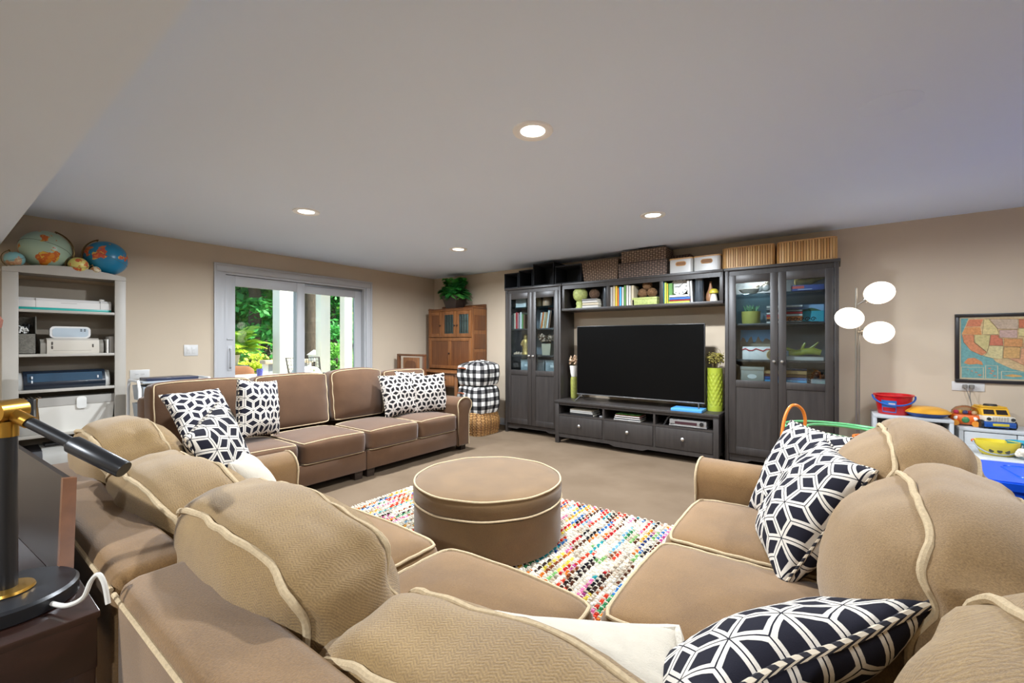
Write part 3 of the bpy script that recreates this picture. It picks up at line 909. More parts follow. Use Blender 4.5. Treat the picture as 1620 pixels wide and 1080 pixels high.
# ---- television
TVX0, TVX1, TVY, TVZ0, TVZ1 = -2.522, -1.062, 4.74, 0.588, 1.412
t = thing('television', 'large black flat-screen television on splayed silver feet', 'television', ((TVX0 + TVX1) / 2, TVY, TH))
w2 = (TVX1 - TVX0) / 2; z0, z1 = TVZ0 - TH, TVZ1 - TH
m_scr = M('screen_glass', '#050505', 0.30, spec=0.12)
MB().box(-w2, w2, 0.0, 0.035, z0, z1, 0.003).build('bezel', M('tv_bezel', '#1D1C1C', 0.4), t)
MB().box(-w2 + 0.006, w2 - 0.006, -0.002, 0.001, z0 + 0.014, z1 - 0.006).build('screen', m_scr, t)
MB().box(-w2, w2, -0.003, 0.002, z0, z0 + 0.011, 0.001).build('chin', M('tv_silver', '#8E8E8E', 0.3, 0.8), t)
MB().box(-0.02, 0.02, -0.005, -0.003, z0 - 0.004, z0 + 0.006, 0.001).build('badge', M('tv_silver', '', 0.3), t)
MB().box(-w2 * 0.55, w2 * 0.55, 0.035, 0.065, z0 + 0.05, z0 + 0.45, 0.01).build('rear_housing', M('tv_bezel', ''), t)
for sx in (-1, 1):
    xx = sx * (w2 - 0.06)
    MB().tube([(xx + sx * 0.03, -0.11, 0.006), (xx, 0.0, z0 - 0.004), (xx, 0.02, z0 + 0.004), (xx + sx * 0.03, 0.13, 0.006)], 0.006, 8).build('foot', M('tv_silver', ''), t)

# ================================================================== things on and in the shelf unit
m_page = M('book_pages', '#E7DFCC', 0.9, var=0.06, vs=90, stretch=(1, 1, 20))
COLN = {'white': '#C8C4BC', 'cream': '#C2B59A', 'red': '#B3262B', 'orange': '#D2702B', 'yellow': '#DDBB3A', 'green': '#5C8F46', 'lime': '#B9C84C', 'blue': '#2E5FA8', 'sky blue': '#4FA6D8', 'navy': '#1E2C4E', 'black': '#1C1B1C', 'grey': '#7D7B78', 'pink': '#C98A86', 'brown': '#6E4A30', 'tan': '#B9935F', 'purple': '#4B3358', 'teal': '#2C7E86', 'maroon': '#5E1F26', 'pale grey': '#B9B8B4'}
def book(x, y, z, th, h, d, colr, where, group, lean=0.0, flat=False, rotz=0.0):
    """upright: spine faces -Y; th along x, h up, d back. flat: th is up, h along x"""
    m = M('cover_' + colr.replace(' ', '_'), COLN[colr], 0.5)
    size = 'tall ' if h > 0.235 else ('small ' if h < 0.18 else '')
    lab = (size + colr + ' book ' + where)
    mb = MB(); c = 0.0025
    if flat:
        mb.box(0, h, 0, d, 0, c).box(0, h, 0, d, th - c, th).box(0, h, 0, c, 0, th)
        pg = (c, h - 0.003, c, d - 0.003, c, th - c)
    else:
        mb.box(0, c, 0, d, 0, h).box(th - c, th, 0, d, 0, h).box(0, th, 0, c, 0, h)
        pg = (c, th - c, c, d - 0.004, 0.003, h - 0.004)
    o = mb.build('book', m, None, (x, y, z), (0, lean, rotz))
    tag(o, lab, 'book', group)
    MB().box(*pg).build('pages', m_page, o)
    return o
def row(x, y, z, spec, where, group, lean=0.0):
    for (th, h, c) in spec:
        book(x, y, z, th - 0.001, h, min(0.17, h * 0.72), c, where, group, lean)
        x += th * (1 / math.cos(lean))
    return x
def stack(x, y, z, spec, where, group):
    r_ = random.Random(int(abs(x) * 1000))
    for (th, L, d, c) in spec:
        book(x + r_.uniform(-.008, .008), y, z, th - 0.0008, L, d, c, where, group, flat=True)
        z += th
    return z
SH0 = BZ0 + 0.0303                      # shelf surface in the bridge
def bxp(px): return onY(px, 470, YF + 0.06)[0]
def lathe_thing(name, label, cat, mat, prof, loc, seg=28, group=None, sx=1, sy=1, rot=(0, 0, 0)):
    o = MB().lathe(prof, seg, sx=sx, sy=sy).build(name, mat, None, loc, rot, sharp=50)
    return tag(o, label, cat, group)
# first compartment
m_gv = M('green_crackle', '#A9B26A', 0.5, var=0.25, vs=45, bump=0.8, bs=90)
x = bxp(915)
lathe_thing('goblet_vase', 'pale green crackled goblet-shaped vase on the wall shelf', 'vase', m_gv,
            [(0.001, 0), (0.055, 0), (0.058, 0.012), (0.045, 0.03), (0.052, 0.06), (0.05, 0.078), (0.04, 0.088), (0.06, 0.10), (0.082, 0.13), (0.09, 0.17), (0.086, 0.21), (0.07, 0.24), (0.04, 0.252), (0.03, 0.245), (0.001, 0.24)], (x, YF + 0.11, SH0))
st_ = stack(bxp(922), YF + 0.05, SH0, [(0.03, 0.21, 0.16, 'white'), (0.032, 0.21, 0.16, 'cream'), (0.026, 0.20, 0.15, 'white'), (0.022, 0.19, 0.15, 'grey')], 'lying in the stack beside the green goblet vase', 'stacked books by the goblet vase')
m_twig = M('brown_twig', '#6A5240', 0.9, var=0.35, vs=60, bump=1.2, bs=110)
def twig_ball(label, c, r, group='twig balls', mat=None):
    t = thing('twig_ball', label, 'ball', c, group=group)
    MB().sphere((0, 0, 0), r * 0.88, 18, 12).build('core', mat or m_twig, t)
    mb = MB(); r2 = random.Random(int(c[0] * 1e4))
    for k in range(22):
        ax = Vector((r2.gauss(0, 1), r2.gauss(0, 1), r2.gauss(0, 1))).normalized()
        a = ax.orthogonal().normalized(); b = ax.cross(a); off = r2.uniform(-0.5, 0.5) * r
        rr = math.sqrt(max(r * r * 0.96 - off * off, 0.0001))
        mb.tube([ax * off + (a * math.cos(q * math.pi / 9) + b * math.sin(q * math.pi / 9)) * rr for q in range(18)], r * 0.045, 4, closed=True)
    mb.build('twigs', mat or m_twig, t)
    return t
twig_ball('dark brown twig ball on top of the white book stack', (bxp(937), YF + 0.12, st_ + 0.062), 0.062)
m_gv2 = M('slate_glaze', '#3A4148', 0.25, var=0.3, vs=18, stretch=(3, 3, 0.6), coat=0.4)
lathe_thing('tall_vase', 'slate grey cylindrical vase at the divider beside the white books', 'vase', m_gv2, [(0.001, 0), (0.04, 0), (0.046, 0.02), (0.047, 0.22), (0.043, 0.26), (0.038, 0.26), (0.04, 0.2), (0.001, 0.02)], (bxp(958), YF + 0.10, SH0))
# second compartment
x = bxp(966.5)
x = row(x, YF + 0.04, SH0, [(0.032, 0.225, 'white'), (0.030, 0.245, 'cream'), (0.026, 0.235, 'yellow'), (0.022, 0.21, 'orange'), (0.03, 0.22, 'sky blue'), (0.028, 0.215, 'white'), (0.026, 0.235, 'green'), (0.030, 0.235, 'white'), (0.028, 0.225, 'white'), (0.034, 0.225, 'cream')], 'standing in the row left of the twig balls', 'books in the middle shelf compartment')
bx0, bx1 = bxp(1001), bxp(1040)
t = thing('green_box', 'long pale green crackled box under the twig balls', 'box', (bx0, YF + 0.04, SH0))
MB().box(0, bx1 - bx0, 0, 0.14, 0, 0.062, 0.003).build('body', m_gv, t)
MB().box(-0.003, bx1 - bx0 + 0.003, -0.003, 0.143, 0.062, 0.084, 0.003).build('lid', m_gv, t)
m_tw2 = M('russet_twig', '#7A5A3C', 0.9, var=0.4, vs=60, bump=1.2, bs=110)
bc = (bx0 + bx1) / 2
for (dx, dz, lab) in ((-0.075, 0, 'russet twig ball, one of two resting on the green box'), (0.075, 0, 'russet twig ball, one of two resting on the green box'), (0.0, 0.118, 'russet twig ball topping the pile on the green box')):
    twig_ball(lab, (bc + dx * 0.72 + 0.012, YF + 0.11, SH0 + 0.084 + 0.053 + dz * 0.75), 0.053, mat=m_tw2)
# third compartment
x = bxp(1047.5)
x = row(x, YF + 0.04, SH0, [(0.030, 0.235, 'sky blue'), (0.026, 0.225, 'lime'), (0.016, 0.215, 'yellow'), (0.045, 0.215, 'green')], 'standing left of the round white clock', 'books beside the clock')
zt = stack(bxp(1060), YF + 0.03, SH0, [(0.022, 0.215, 0.15, 'lime'), (0.014, 0.215, 0.15, 'red'), (0.026, 0.21, 0.15, 'blue'), (0.028, 0.20, 0.14, 'white')], 'lying in the stack under the round white clock', 'stacked books under the clock')
t = thing('table_clock', 'round white clock with black hands on the stacked books', 'clock', (bxp(1073.5), YF + 0.11, zt))
m_face = M('clock_face', '#C9C7C2', 0.5)
MB().lathe([(0.001, -0.012), (0.086, -0.012), (0.090, -0.006), (0.090, 0.02), (0.001, 0.02)], 40).build('case', m_face, t, (0, 0, 0.09), (R(90), 0, 0))
hd = MB()
for k in range(12):
    hd.M = Matrix.Translation((0, 0, 0.09)) @ Matrix.Rotation(R(30 * k), 4, 'Y')
    hd.box(-0.003, 0.003, -0.0225, -0.0205, 0.066, 0.080)
hd.build('hour_marks', M('clock_black', '#141414', 0.5), t)
for (ang, L, wd) in ((50, 0.07, 0.004), (268, 0.045, 0.005)):
    h_ = MB(); h_.M = Matrix.Translation((0, 0, 0.09)) @ Matrix.Rotation(R(ang), 4, 'Y')
    h_.box(-wd / 2, wd / 2, -0.0245, -0.0225, -0.012, L)
    h_.build('hand', M('clock_black', ''), t)
x = bxp(1088.5)
row(x, YF + 0.05, SH0, [(0.028, 0.235, 'white'), (0.026, 0.23, 'pale grey')], 'leaning between the clock and the slate bottle vase', 'pale books right of the clock', lean=R(-3))
lathe_thing('tall_vase', 'slate grey waisted vase beside the wooden bottle', 'vase', m_gv2, [(0.001, 0), (0.045, 0), (0.05, 0.03), (0.044, 0.15), (0.047, 0.25), (0.052, 0.27), (0.044, 0.27), (0.04, 0.2), (0.001, 0.02)], (bxp(1105), YF + 0.10, SH0))
m_tanw = m_wood('tan_turned_wood', '#8A6145', '#A87C58', 0.45)
lathe_thing('wooden_bottle', 'tan turned wooden bottle with a slim neck beside the toadstool', 'vase', m_tanw, [(0.001, 0), (0.034, 0), (0.042, 0.02), (0.046, 0.05), (0.04, 0.09), (0.024, 0.13), (0.014, 0.17), (0.011, 0.205), (0.013, 0.215), (0.001, 0.215)], (bxp(1121), YF + 0.15, SH0))
t = thing('toadstool', 'small toadstool ornament with a yellow cap on the wall shelf', 'ornament', (bxp(1129), YF + 0.07, SH0))
MB().lathe([(0.001, 0), (0.038, 0), (0.034, 0.03), (0.024, 0.075), (0.022, 0.095), (0.001, 0.095)], 20).build('stem', M('ornament_cream', '#DAD3C4', 0.5), t)
MB().lathe([(0.001, 0.085), (0.044, 0.082), (0.046, 0.09), (0.04, 0.112), (0.024, 0.127), (0.001, 0.131)], 20).build('cap', M('ornament_yellow', '#B7A838', 0.4), t)

# ---- on the TV bench
def bench(px, dy=0.0): return onY(px, 640, TYF + dy)[0]
m_lime = M('lime_ceramic', '#98A333', 0.3, coat=0.3)
vx = onY(1131, 640, 4.86)[0]
t = thing('floor_vase', 'tall lime green embossed cylinder vase with dried stems', 'vase', (vx, 4.86, TH))
def vfn(u, v):
    a = 2 * math.pi * u; z = 0.44 * v; r = 0.072
    k = (0.10 < v < 0.86)
    s_ = abs(math.sin(a * 6 + z * 42)) * abs(math.sin(a * 6 - z * 42))
    r += (0.006 * s_ if k else 0.003)
    return (r * math.cos(a), r * math.sin(a), z), (u, v)
vm = MB(); vm.grid(vfn, 96, 60, closed_u=True)
vm.lathe([(0.001, 0.0), (0.073, 0.0)], 32, cap=False).lathe([(0.075, 0.44), (0.064, 0.44), (0.064, 0.36), (0.001, 0.36)], 32, cap=False)
vm.build('body', m_lime, t, sharp=70)
def dried(parent, name, mats, n, h, spread, z0, seed, r=0.012):
    r_ = random.Random(seed)
    st = MB(); fl = MB()
    for k in range(n):
        a = r_.uniform(0, 6.28); rr = spread * math.sqrt(r_.random()); hh = h * r_.uniform(0.6, 1.0)
        tip = (rr * math.cos(a), rr * math.sin(a), z0 + hh)
        st.tube([(rr * 0.15 * math.cos(a), rr * 0.15 * math.sin(a), z0 - 0.06), (rr * 0.5 * math.cos(a), rr * 0.5 * math.sin(a), z0 + hh * 0.5), tip], 0.0015, 4)
        for q in range(4):
            p = Vector(tip) + Vector((r_.uniform(-.02, .02), r_.uniform(-.02, .02), r_.uniform(-.05, .015)))
            fl.sphere(p, r * r_.uniform(0.5, 1.0), 6, 4, sc=(1, 1, 0.8))
    s_ = st.build('stems', mats[0], parent); s_['kind'] = 'stuff'
    f_ = fl.build('blossoms', mats[1], parent); f_['kind'] = 'stuff'
dried(t, 'dried', (M('dry_stem', '#6B5A38', 0.9), M('dry_blossom_olive', '#8A7F3A', 0.9, var=0.4, vs=40)), 60, 0.16, 0.068, 0.43, 4, 0.011)
MB().tube([(0.04, 0, 0.42), (0.06, 0.0, 0.56), (0.045, 0.0, 0.625), (0.015, 0, 0.64), (-0.01, 0, 0.62)], 0.002, 5).build('curled_stem', M('dry_stem', ''), t)
vx = onY(907, 600, 4.86)[0]
t = thing('floor_vase', 'olive and white tall vase with pale dried flowers left of the television', 'vase', (vx, 4.88, TH))
MB().lathe([(0.001, 0), (0.035, 0), (0.042, 0.02), (0.045, 0.24), (0.040, 0.27), (0.034, 0.25), (0.001, 0.24)], 20).build('body', M('olive_glaze', '#8F9146', 0.5, var=0.2, vs=60, bump=0.5, bs=120), t)
MB().lathe([(0.034, 0.272), (0.044, 0.31), (0.055, 0.41), (0.048, 0.41), (0.03, 0.29)], 20, cap=False).build('paper_cone', M('paper_white', '#DCD8D0', 0.8), t)
dried(t, 'dried', (M('dry_stem', ''), M('dry_blossom_pale', '#D9B99A', 0.9, var=0.3, vs=40)), 16, 0.11, 0.06, 0.41, 9, 0.016)
# blue folder with cover
fx0, fx1 = bench(1049, 0.02), bench(1103, 0.02)
o = MB().box(0, 0.30, 0, 0.21, 0, 0.028, 0.003).build('document_box', M('blue_folder', '#4C93D0', 0.35), None, (-1.235 - 0.12, TYF + 0.0, TH + 0.0005), (0, 0, 0))
tag(o, 'bright blue flat document box lying on the media bench', 'box')
# open compartments: papers, magazines, player
BS = 0.3525
z = BS
specs = [('black', 0.026, 0.30), ('white', 0.012, 0.29), ('pale grey', 0.010, 0.29), ('white', 0.012, 0.28), ('cream', 0.008, 0.28)]
for (c, th, L) in specs:
    book(bench(902, 0.03), TYF + 0.03, z, th, L, 0.21, c, 'in the paper stack in the bench compartment nearest the plaid bags', 'papers in the bench', flat=True); z += th + 0.0006
o = MB().box(0, 0.07, 0, 0.05, 0, 0.02, 0.006).build('game_controller', M('grey_plastic', '#8A8A8A', 0.4), None, (bench(948, 0.05), TYF + 0.05, BS)); tag(o, 'small grey controller beside the paper stack in the bench', 'controller')
z = BS
for k, (c, th, L) in enumerate([('white', 0.013, 0.30), ('navy', 0.006, 0.29), ('white', 0.014, 0.29), ('maroon', 0.006, 0.29), ('white', 0.014, 0.28), ('red', 0.006, 0.28), ('green', 0.008, 0.27)]):
    book(bench(971, 0.03) + 0.004 * k, TYF + 0.03, z, th, L, 0.20, c, 'in the magazine stack in the middle bench compartment', 'magazines in the bench', flat=True); z += th + 0.0006
book(bench(1047, 0.06) + 0.012, TYF + 0.05, BS, 0.020, 0.10, 0.12, 'black', 'leaning beside the disc player in the bench', 'cases in the bench', lean=R(28))
px0 = bench(1059, 0.03)
t = thing('disc_player', 'silver disc player with a round dial in the media bench', 'player', (px0, TYF + 0.03, BS))
m_sil = M('player_silver', '#9B9A98', 0.35, 0.6); m_bk = M('player_black', '#1A1A1B', 0.3)
PW = 0.36
MB().box(0, PW, 0, 0.25, 0.006, 0.075, 0.004).build('case', m_sil, t)
MB().box(0.055, PW - 0.09, -0.002, 0.002, 0.028, 0.055).build('display', M('player_display', '#3A2328', 0.2), t)
MB().lathe([(0.020, 0), (0.019, 0.012), (0.001, 0.013)], 20).build('dial', m_bk, t, (PW - 0.045, 0, 0.045), (R(90), 0, 0))
for k in range(4): MB().box(0.012 + 0.01 * k, 0.019 + 0.01 * k, -0.003, 0.001, 0.02, 0.028).build('button', m_bk, t)
for k in (0.03, PW - 0.03):
    for yy in (0.03, 0.22): MB().lathe([(0.012, 0), (0.012, 0.006)], 12, (k, yy, 0)).build('foot', m_bk, t)
MB().box(-0.004, PW + 0.004, -0.004, 0.25, 0.0062, 0.018, 0.002).build('plinth', m_sil, t)

# ---- inside the left cabinet
def lx(px, dy=0.15, py=540): return onY(px, py, YF + dy)[0]
def rxp(px, dy=0.15): return onY(px, 540, YF + dy)[0]
IN = '#'
t = thing('boxed_set', 'white printed carton on the top shelf beside the plaid bags cabinet', 'box', (lx(818), YF + 0.12, 1.6905))
MB().box(0, 0.17, 0, 0.08, 0, 0.13, 0.002).build('body', hexm('#DAD8D2'), t)
MB().box(0.0, 0.17, -0.001, 0.081, 0.128, 0.134).build('top_flap', hexm('#3E5E9A'), t)
for k in range(4): MB().box(0.03, 0.14 - 0.02 * (k % 2), -0.0015, 0.0, 0.03 + 0.02 * k, 0.036 + 0.02 * k).build('print_line', hexm('#9A9790'), t)
m_jar = m_glass('jar_glass', '#C9D6D4', 0.12)
for k, (px, hh, r, c) in enumerate(((853, 0.13, 0.045, '#B89A70'), (866, 0.165, 0.06, '#C09878'))):
    t = thing('storage_jar', ('small' if k == 0 else 'large') + ' amber jar on the upper shelf of the cabinet beside the plaid bags', 'jar', (lx(px), YF + 0.15, 1.6905))
    MB().lathe([(0.001, 0), (r, 0), (r * 1.02, 0.01), (r, hh * 0.75), (r * 0.8, hh * 0.88), (r * 0.8, hh), (0.001, hh)], 20).build('body', M('jar_' + str(k), c, 0.25), t)
    MB().lathe([(r * 0.85, hh), (r * 0.85, hh + 0.02), (0.001, hh + 0.02)], 20).build('lid', hexm('#7A7F5A'), t)
x = lx(810)
row(x, YF + 0.08, 1.4005, [(0.036, 0.20, 'green'), (0.03, 0.19, 'pale grey'), (0.024, 0.21, 'white'), (0.026, 0.215, 'cream'), (0.028, 0.225, 'red'), (0.022, 0.215, 'pink'), (0.020, 0.20, 'grey'), (0.032, 0.225, 'white'), (0.022, 0.20, 'green'), (0.028, 0.19, 'brown')], 'in the upright row in the cabinet beside the plaid bags', 'upright books in the cabinet beside the plaid bags')
x = lx(857)
row(x, YF + 0.08, 1.4005, [(0.026, 0.21, 'white'), (0.024, 0.215, 'orange'), (0.03, 0.215, 'cream'), (0.028, 0.21, 'tan'), (0.03, 0.235, 'white'), (0.026, 0.23, 'brown')], 'leaning right in the cabinet beside the plaid bags', 'leaning books in the cabinet beside the plaid bags', lean=R(9))
m_gold = M('antique_gold', '#B18F4E', 0.45, 0.5, var=0.25, vs=30)
t = thing('gold_figurine', 'gold standing figurine on the middle shelf of a glass cabinet', 'figurine', (lx(831), YF + 0.16, 1.0505))
MB().lathe([(0.001, 0), (0.06, 0), (0.06, 0.015), (0.045, 0.03), (0.048, 0.10), (0.055, 0.16), (0.045, 0.20), (0.025, 0.215), (0.03, 0.235), (0.028, 0.26), (0.012, 0.275), (0.001, 0.278)], 18, sy=0.7).build('body', m_gold, t)
MB().tube([(-0.04, -0.01, 0.19), (-0.06, -0.02, 0.14), (-0.03, -0.04, 0.12)], 0.012, 8).build('arm', m_gold, t)
twg = thing('shell_cluster', 'small beige shell cluster beside the gold figurine', 'shells', (lx(822), YF + 0.10, 1.0505))
for k in range(6):
    MB().lathe([(0.001, 0), (0.02, 0.004), (0.022, 0.014), (0.012, 0.03), (0.001, 0.045)], 10).build('shell', M('shell_beige', '#B99C80', 0.5), twg, (0.03 * (k % 3 - 1), 0.025 * (k // 3), 0), (0, R(20 * (k - 3)), 0))
t = thing('dried_flower_pot', 'square beige pot filled with dried hydrangea in a glass cabinet', 'dried flowers', (lx(867), YF + 0.16, 1.0505))
MB().prism([(-0.06, 0), (0.06, 0), (0.07, 0.15), (-0.07, 0.15)], 'y', -0.06, 0.06).build('pot', M('pot_beige', '#A89B82', 0.7), t)
dried(t, 'dried', (M('dry_stem', ''), M('dry_blossom_dusk', '#A88F7A', 0.9, var=0.5, vs=35)), 30, 0.11, 0.11, 0.15, 12, 0.022)
m_gbox = M('linen_box_grey', '#9AA3A3', 0.8, var=0.1, vs=60)
for (px, w_, lab) in ((824, 0.19, 'grey label-holder box alone behind the hinge-side door'), (851, 0.10, 'narrow grey storage box partly hidden beside a wider one'), (863, 0.21, 'wide grey label-holder box behind the door next to the bench')):
    dy_ = 0.10 if w_ > 0.15 else 0.16
    t = thing('storage_box', lab, 'box', (lx(px, dy_), YF + dy_, 0.8305), group='grey storage boxes')
    MB().box(0, w_, 0, 0.16, 0, 0.12, 0.003).build('body', m_gbox, t)
    MB().box(-0.003, w_ + 0.003, -0.003, 0.163, 0.12, 0.155, 0.003).build('lid', m_gbox, t)
    if w_ > 0.15: MB().box(w_ / 2 - 0.03, w_ / 2 + 0.03, -0.004, 0.0, 0.06, 0.09, 0.001).build('label_holder', hexm('#DADBD8'), t)

# ---- inside the right cabinet
dd = 0.14
t = thing('driftwood_bowl', 'pale wooden dough bowl on the top shelf beside the coral', 'bowl', (rxp(1187), YF + 0.13, 1.6905))
MB().lathe([(0.001, 0.008), (0.05, 0.0), (0.085, 0.03), (0.10, 0.05), (0.095, 0.052), (0.07, 0.03), (0.001, 0.018)], 22, sx=1.0, sy=0.7).build('bowl', M('bowl_pale', '#9E9689', 0.7), t)
t = thing('coral', 'white knobbly coral piece on the top cabinet shelf', 'ornament', (rxp(1213), YF + 0.13, 1.6905))
cm = MB(); r_ = random.Random(2)
for k in range(16):
    a = r_.uniform(0, 6.28); q = r_.uniform(0, 0.07)
    cm.sphere((q * math.cos(a), q * math.sin(a) * 0.6, 0.03 + r_.uniform(0, 0.06) + (0.03 if math.cos(a) > 0.2 else 0)), r_.uniform(0.022, 0.034), 10, 7)
cm.build('lobes', M('coral_white', '#CFCBC4', 0.8, bump=0.8, bs=90), t)
o = MB().box(-0.12, 0.13, -0.09, 0.09, 0, 0.052, 0.002).build('board_game', hexm('#3A4C8C'), None, (rxp(1277, dd), YF + 0.15, 1.6905))
tag(o, 'flat blue game box under the shell on the top shelf', 'box')
MB().box(-0.115, -0.02, -0.0912, -0.09, 0.022, 0.045).build('title_print', hexm('#C8574A'), o)
MB().box(-0.07, 0.04, -0.0912, -0.09, 0.010, 0.015).build('subtitle_print', hexm('#C8C8D0'), o)
t = thing('conch_shell', 'large green and tan sea shell on the blue game box', 'shell', (rxp(1278, dd), YF + 0.15, 1.743))
sm = MB()
prof = [(0.001, -0.11), (0.035, -0.10), (0.055, -0.06), (0.052, -0.01), (0.038, 0.04), (0.02, 0.08), (0.012, 0.12), (0.001, 0.13)]
sm.lathe(prof, 20)
sm.build('whorl', M('shell_green', '#9A8F55', 0.35, var=0.35, vs=22), t, (0, 0, 0.05), (0, R(82), 0))
m_plg = M('glazed_pot_green', '#7E8A52', 0.35, var=0.15, vs=20)
t = thing('small_planter', 'small green planter with a cactus on the second shelf', 'planter', (rxp(1188, 0.13), YF + 0.13, 1.4005))
MB().lathe([(0.001, 0), (0.072, 0), (0.08, 0.01), (0.085, 0.12), (0.078, 0.12), (0.074, 0.105), (0.001, 0.105)], 26).build('pot', M('planter_yellow', '#A9A253', 0.4), t)
cp = MB(); r_ = random.Random(5)
for k in range(24):
    a = r_.uniform(0, 6.28); q = 0.05 * math.sqrt(r_.random())
    p = Vector((q * math.cos(a), q * math.sin(a), 0.10))
    tip = p + Vector((math.cos(a) * 0.05 * r_.random(), math.sin(a) * 0.05 * r_.random(), 0.05 + 0.04 * r_.random()))
    cp.tube([p, (p + tip) / 2 + Vector((0, 0, 0.01)), tip], [0.008, 0.009, 0.001], 6)
cp.build('leaves', M('succulent_green', '#5E8A62', 0.5), t)
for (px, seq, w_) in ((1213, ['white', 'black', 'orange', 'red', 'white', 'black', 'grey', 'white'], 0.13), (1243.5, ['white', 'orange', 'orange', 'white', 'red', 'grey', 'navy', 'white'], 0.13)):
    z = 1.4005
    for c in seq:
        book(rxp(px, 0.14), YF + 0.13, z, 0.0205, w_, 0.12, c, 'in the small stack ' + ('beside the green planter' if px < 1230 else 'beside the island picture'), 'small book stacks', flat=True); z += 0.0212
t = thing('island_picture', 'small framed picture of a green island in a turquoise sea', 'picture', (rxp(1278, 0.16), YF + 0.20, 1.4005), (R(-10), 0, 0))
MB().box(-0.13, 0.13, 0, 0.012, 0.0, 0.185, 0.002).build('frame', hexm('#2C4B6A'), t)
MB().box(-0.12, 0.12, -0.001, 0.0, 0.06, 0.175).build('sky_print', hexm('#8FB4D8'), t)
MB().box(-0.12, 0.12, -0.0013, 0.0, 0.012, 0.115).build('sea_print', hexm('#2FA3B4'), t)
MB().prism([(-0.085, 0.113), (-0.05, 0.128), (-0.01, 0.133), (0.02, 0.145), (0.05, 0.138), (0.085, 0.122), (0.105, 0.113)], 'y', -0.0018, 0.0).build('island_print', hexm('#2F5A3A'), t)
t = thing('scroll_ornament', 'black wrought scroll ornament in front of the island picture', 'ornament', (rxp(1270, 0.10), YF + 0.09, 1.4005))
sc_ = MB()
for k in range(5):
    sc_.tube([(-0.10 + 0.045 * k + 0.02 * math.cos(q * 0.7) * (1 - q / 14), 0, 0.03 + 0.022 * math.sin(q * 0.7) * (1 - q / 14)) for q in range(12)], 0.004, 6)
sc_.tube([(-0.13, 0, 0.005), (0.12, 0, 0.005)], 0.005, 6)
sc_.build('scrollwork', M('iron_black', '#1B1B1C', 0.5, 0.6), t)
t = thing('village_picture', 'long panoramic print of a town by blue water in the cabinet', 'picture', (rxp(1196, 0.24), YF + 0.255, 1.0505), (R(-6), 0, 0))
MB().box(-0.15, 0.16, 0, 0.01, 0, 0.30, 0.002).build('board', hexm('#3D4A50'), t)
MB().box(-0.145, 0.155, -0.001, 0, 0.17, 0.295).build('sky_print', hexm('#4F95C6'), t)
MB().prism([(-0.145, 0.10)] + [(-0.145 + 0.02 * k, 0.18 + 0.025 * math.sin(k * 1.7) + 0.015 * (k % 3)) for k in range(16)] + [(0.155, 0.10)], 'y', -0.0015, 0).build('houses_print', hexm('#7A6A50'), t)
t = thing('gift_carton', 'white carton tied with a red ribbon in the glass cabinet', 'box', (rxp(1175, 0.10), YF + 0.085, 1.0505))
MB().box(0, 0.28, 0, 0.10, 0, 0.125, 0.002).build('carton', hexm('#DDD6CE'), t)
MB().tube([(-0.002 + 0.03 * k, -0.004, 0.095 + 0.012 * math.sin(k * 1.9)) for k in range(10)], 0.006, 6).build('ribbon', hexm('#B8202C'), t)
t = thing('round_basket_lid', 'small round woven coaster leaning on the white carton', 'coaster', (rxp(1222, 0.06), YF + 0.055, 1.0505), (R(-8), 0, 0))
MB().lathe([(0.001, 0), (0.045, 0), (0.048, 0.006), (0.001, 0.01)], 24).build('disc', M('coaster_weave', '#7A6038', 0.8, var=0.3, vs=60), t, (0, 0.01, 0.05), (R(90), 0, 0))
MB().tube([(0.047 * math.cos(k * math.pi / 12), 0.006, 0.05 + 0.047 * math.sin(k * math.pi / 12)) for k in range(24)], 0.004, 6, closed=True).build('rim', hexm('#C8A765'), t)
o = book(rxp(1243, 0.10), YF + 0.08, 1.0505, 0.036, 0.29, 0.20, 'white', 'lying flat under the green branch sculpture', 'large books in the cabinet by the floor lamp', flat=True)
t = thing('branch_sculpture', 'lime green branch-shaped ceramic sculpture on a white book', 'sculpture', (rxp(1243, 0.10), YF + 0.17, 1.088))
m_br = M('branch_glaze', '#9DA236', 0.35, var=0.2, vs=25)
bm_ = MB()
bm_.tube([(0.02, 0, 0.028), (0.08, 0, 0.03), (0.15, 0, 0.045), (0.21, 0, 0.05), (0.27, 0, 0.035)], [0.024, 0.028, 0.03, 0.034, 0.026], 10)
bm_.tube([(0.0, 0, 0.07), (0.04, 0, 0.055), (0.09, 0, 0.035)], [0.014, 0.016, 0.018], 8)
bm_.tube([(0.12, 0, 0.05), (0.135, 0, 0.10), (0.15, 0, 0.125)], [0.014, 0.012, 0.008], 8)
bm_.tube([(0.18, 0, 0.06), (0.22, 0, 0.10), (0.25, 0, 0.13)], [0.014, 0.01, 0.006], 8)
bm_.build('branch', m_br, t)
t = thing('storage_box', 'lidded beige memory box with an oval label on the lowest glass shelf', 'box', (rxp(1172, 0.10), YF + 0.09, 0.8305))
MB().box(0.0, 0.20, 0, 0.15, 0, 0.115, 0.002).build('body', hexm('#A9A496'), t)
MB().box(-0.004, 0.204, -0.004, 0.154, 0.115, 0.15, 0.002).build('lid', hexm('#A9A496'), t)
MB().lathe([(0.001, 0), (0.04, 0), (0.04, 0.002), (0.001, 0.002)], 24, sy=0.55).build('oval_label', hexm('#E8E6DE'), t, (0.10, 0, 0.055), (R(90), 0, 0))
def rstack(px, seq, where, w_):
    z = 0.8305
    for (c, th) in seq:
        book(rxp(px, 0.12), YF + 0.11, z, th, w_, 0.14, c, where, 'books on the lowest cabinet shelf', flat=True); z += th + 0.0006
rstack(1204, [('sky blue', 0.032), ('blue', 0.028), ('maroon', 0.024), ('tan', 0.03)], 'in the stack beside the beige memory box', 0.15)
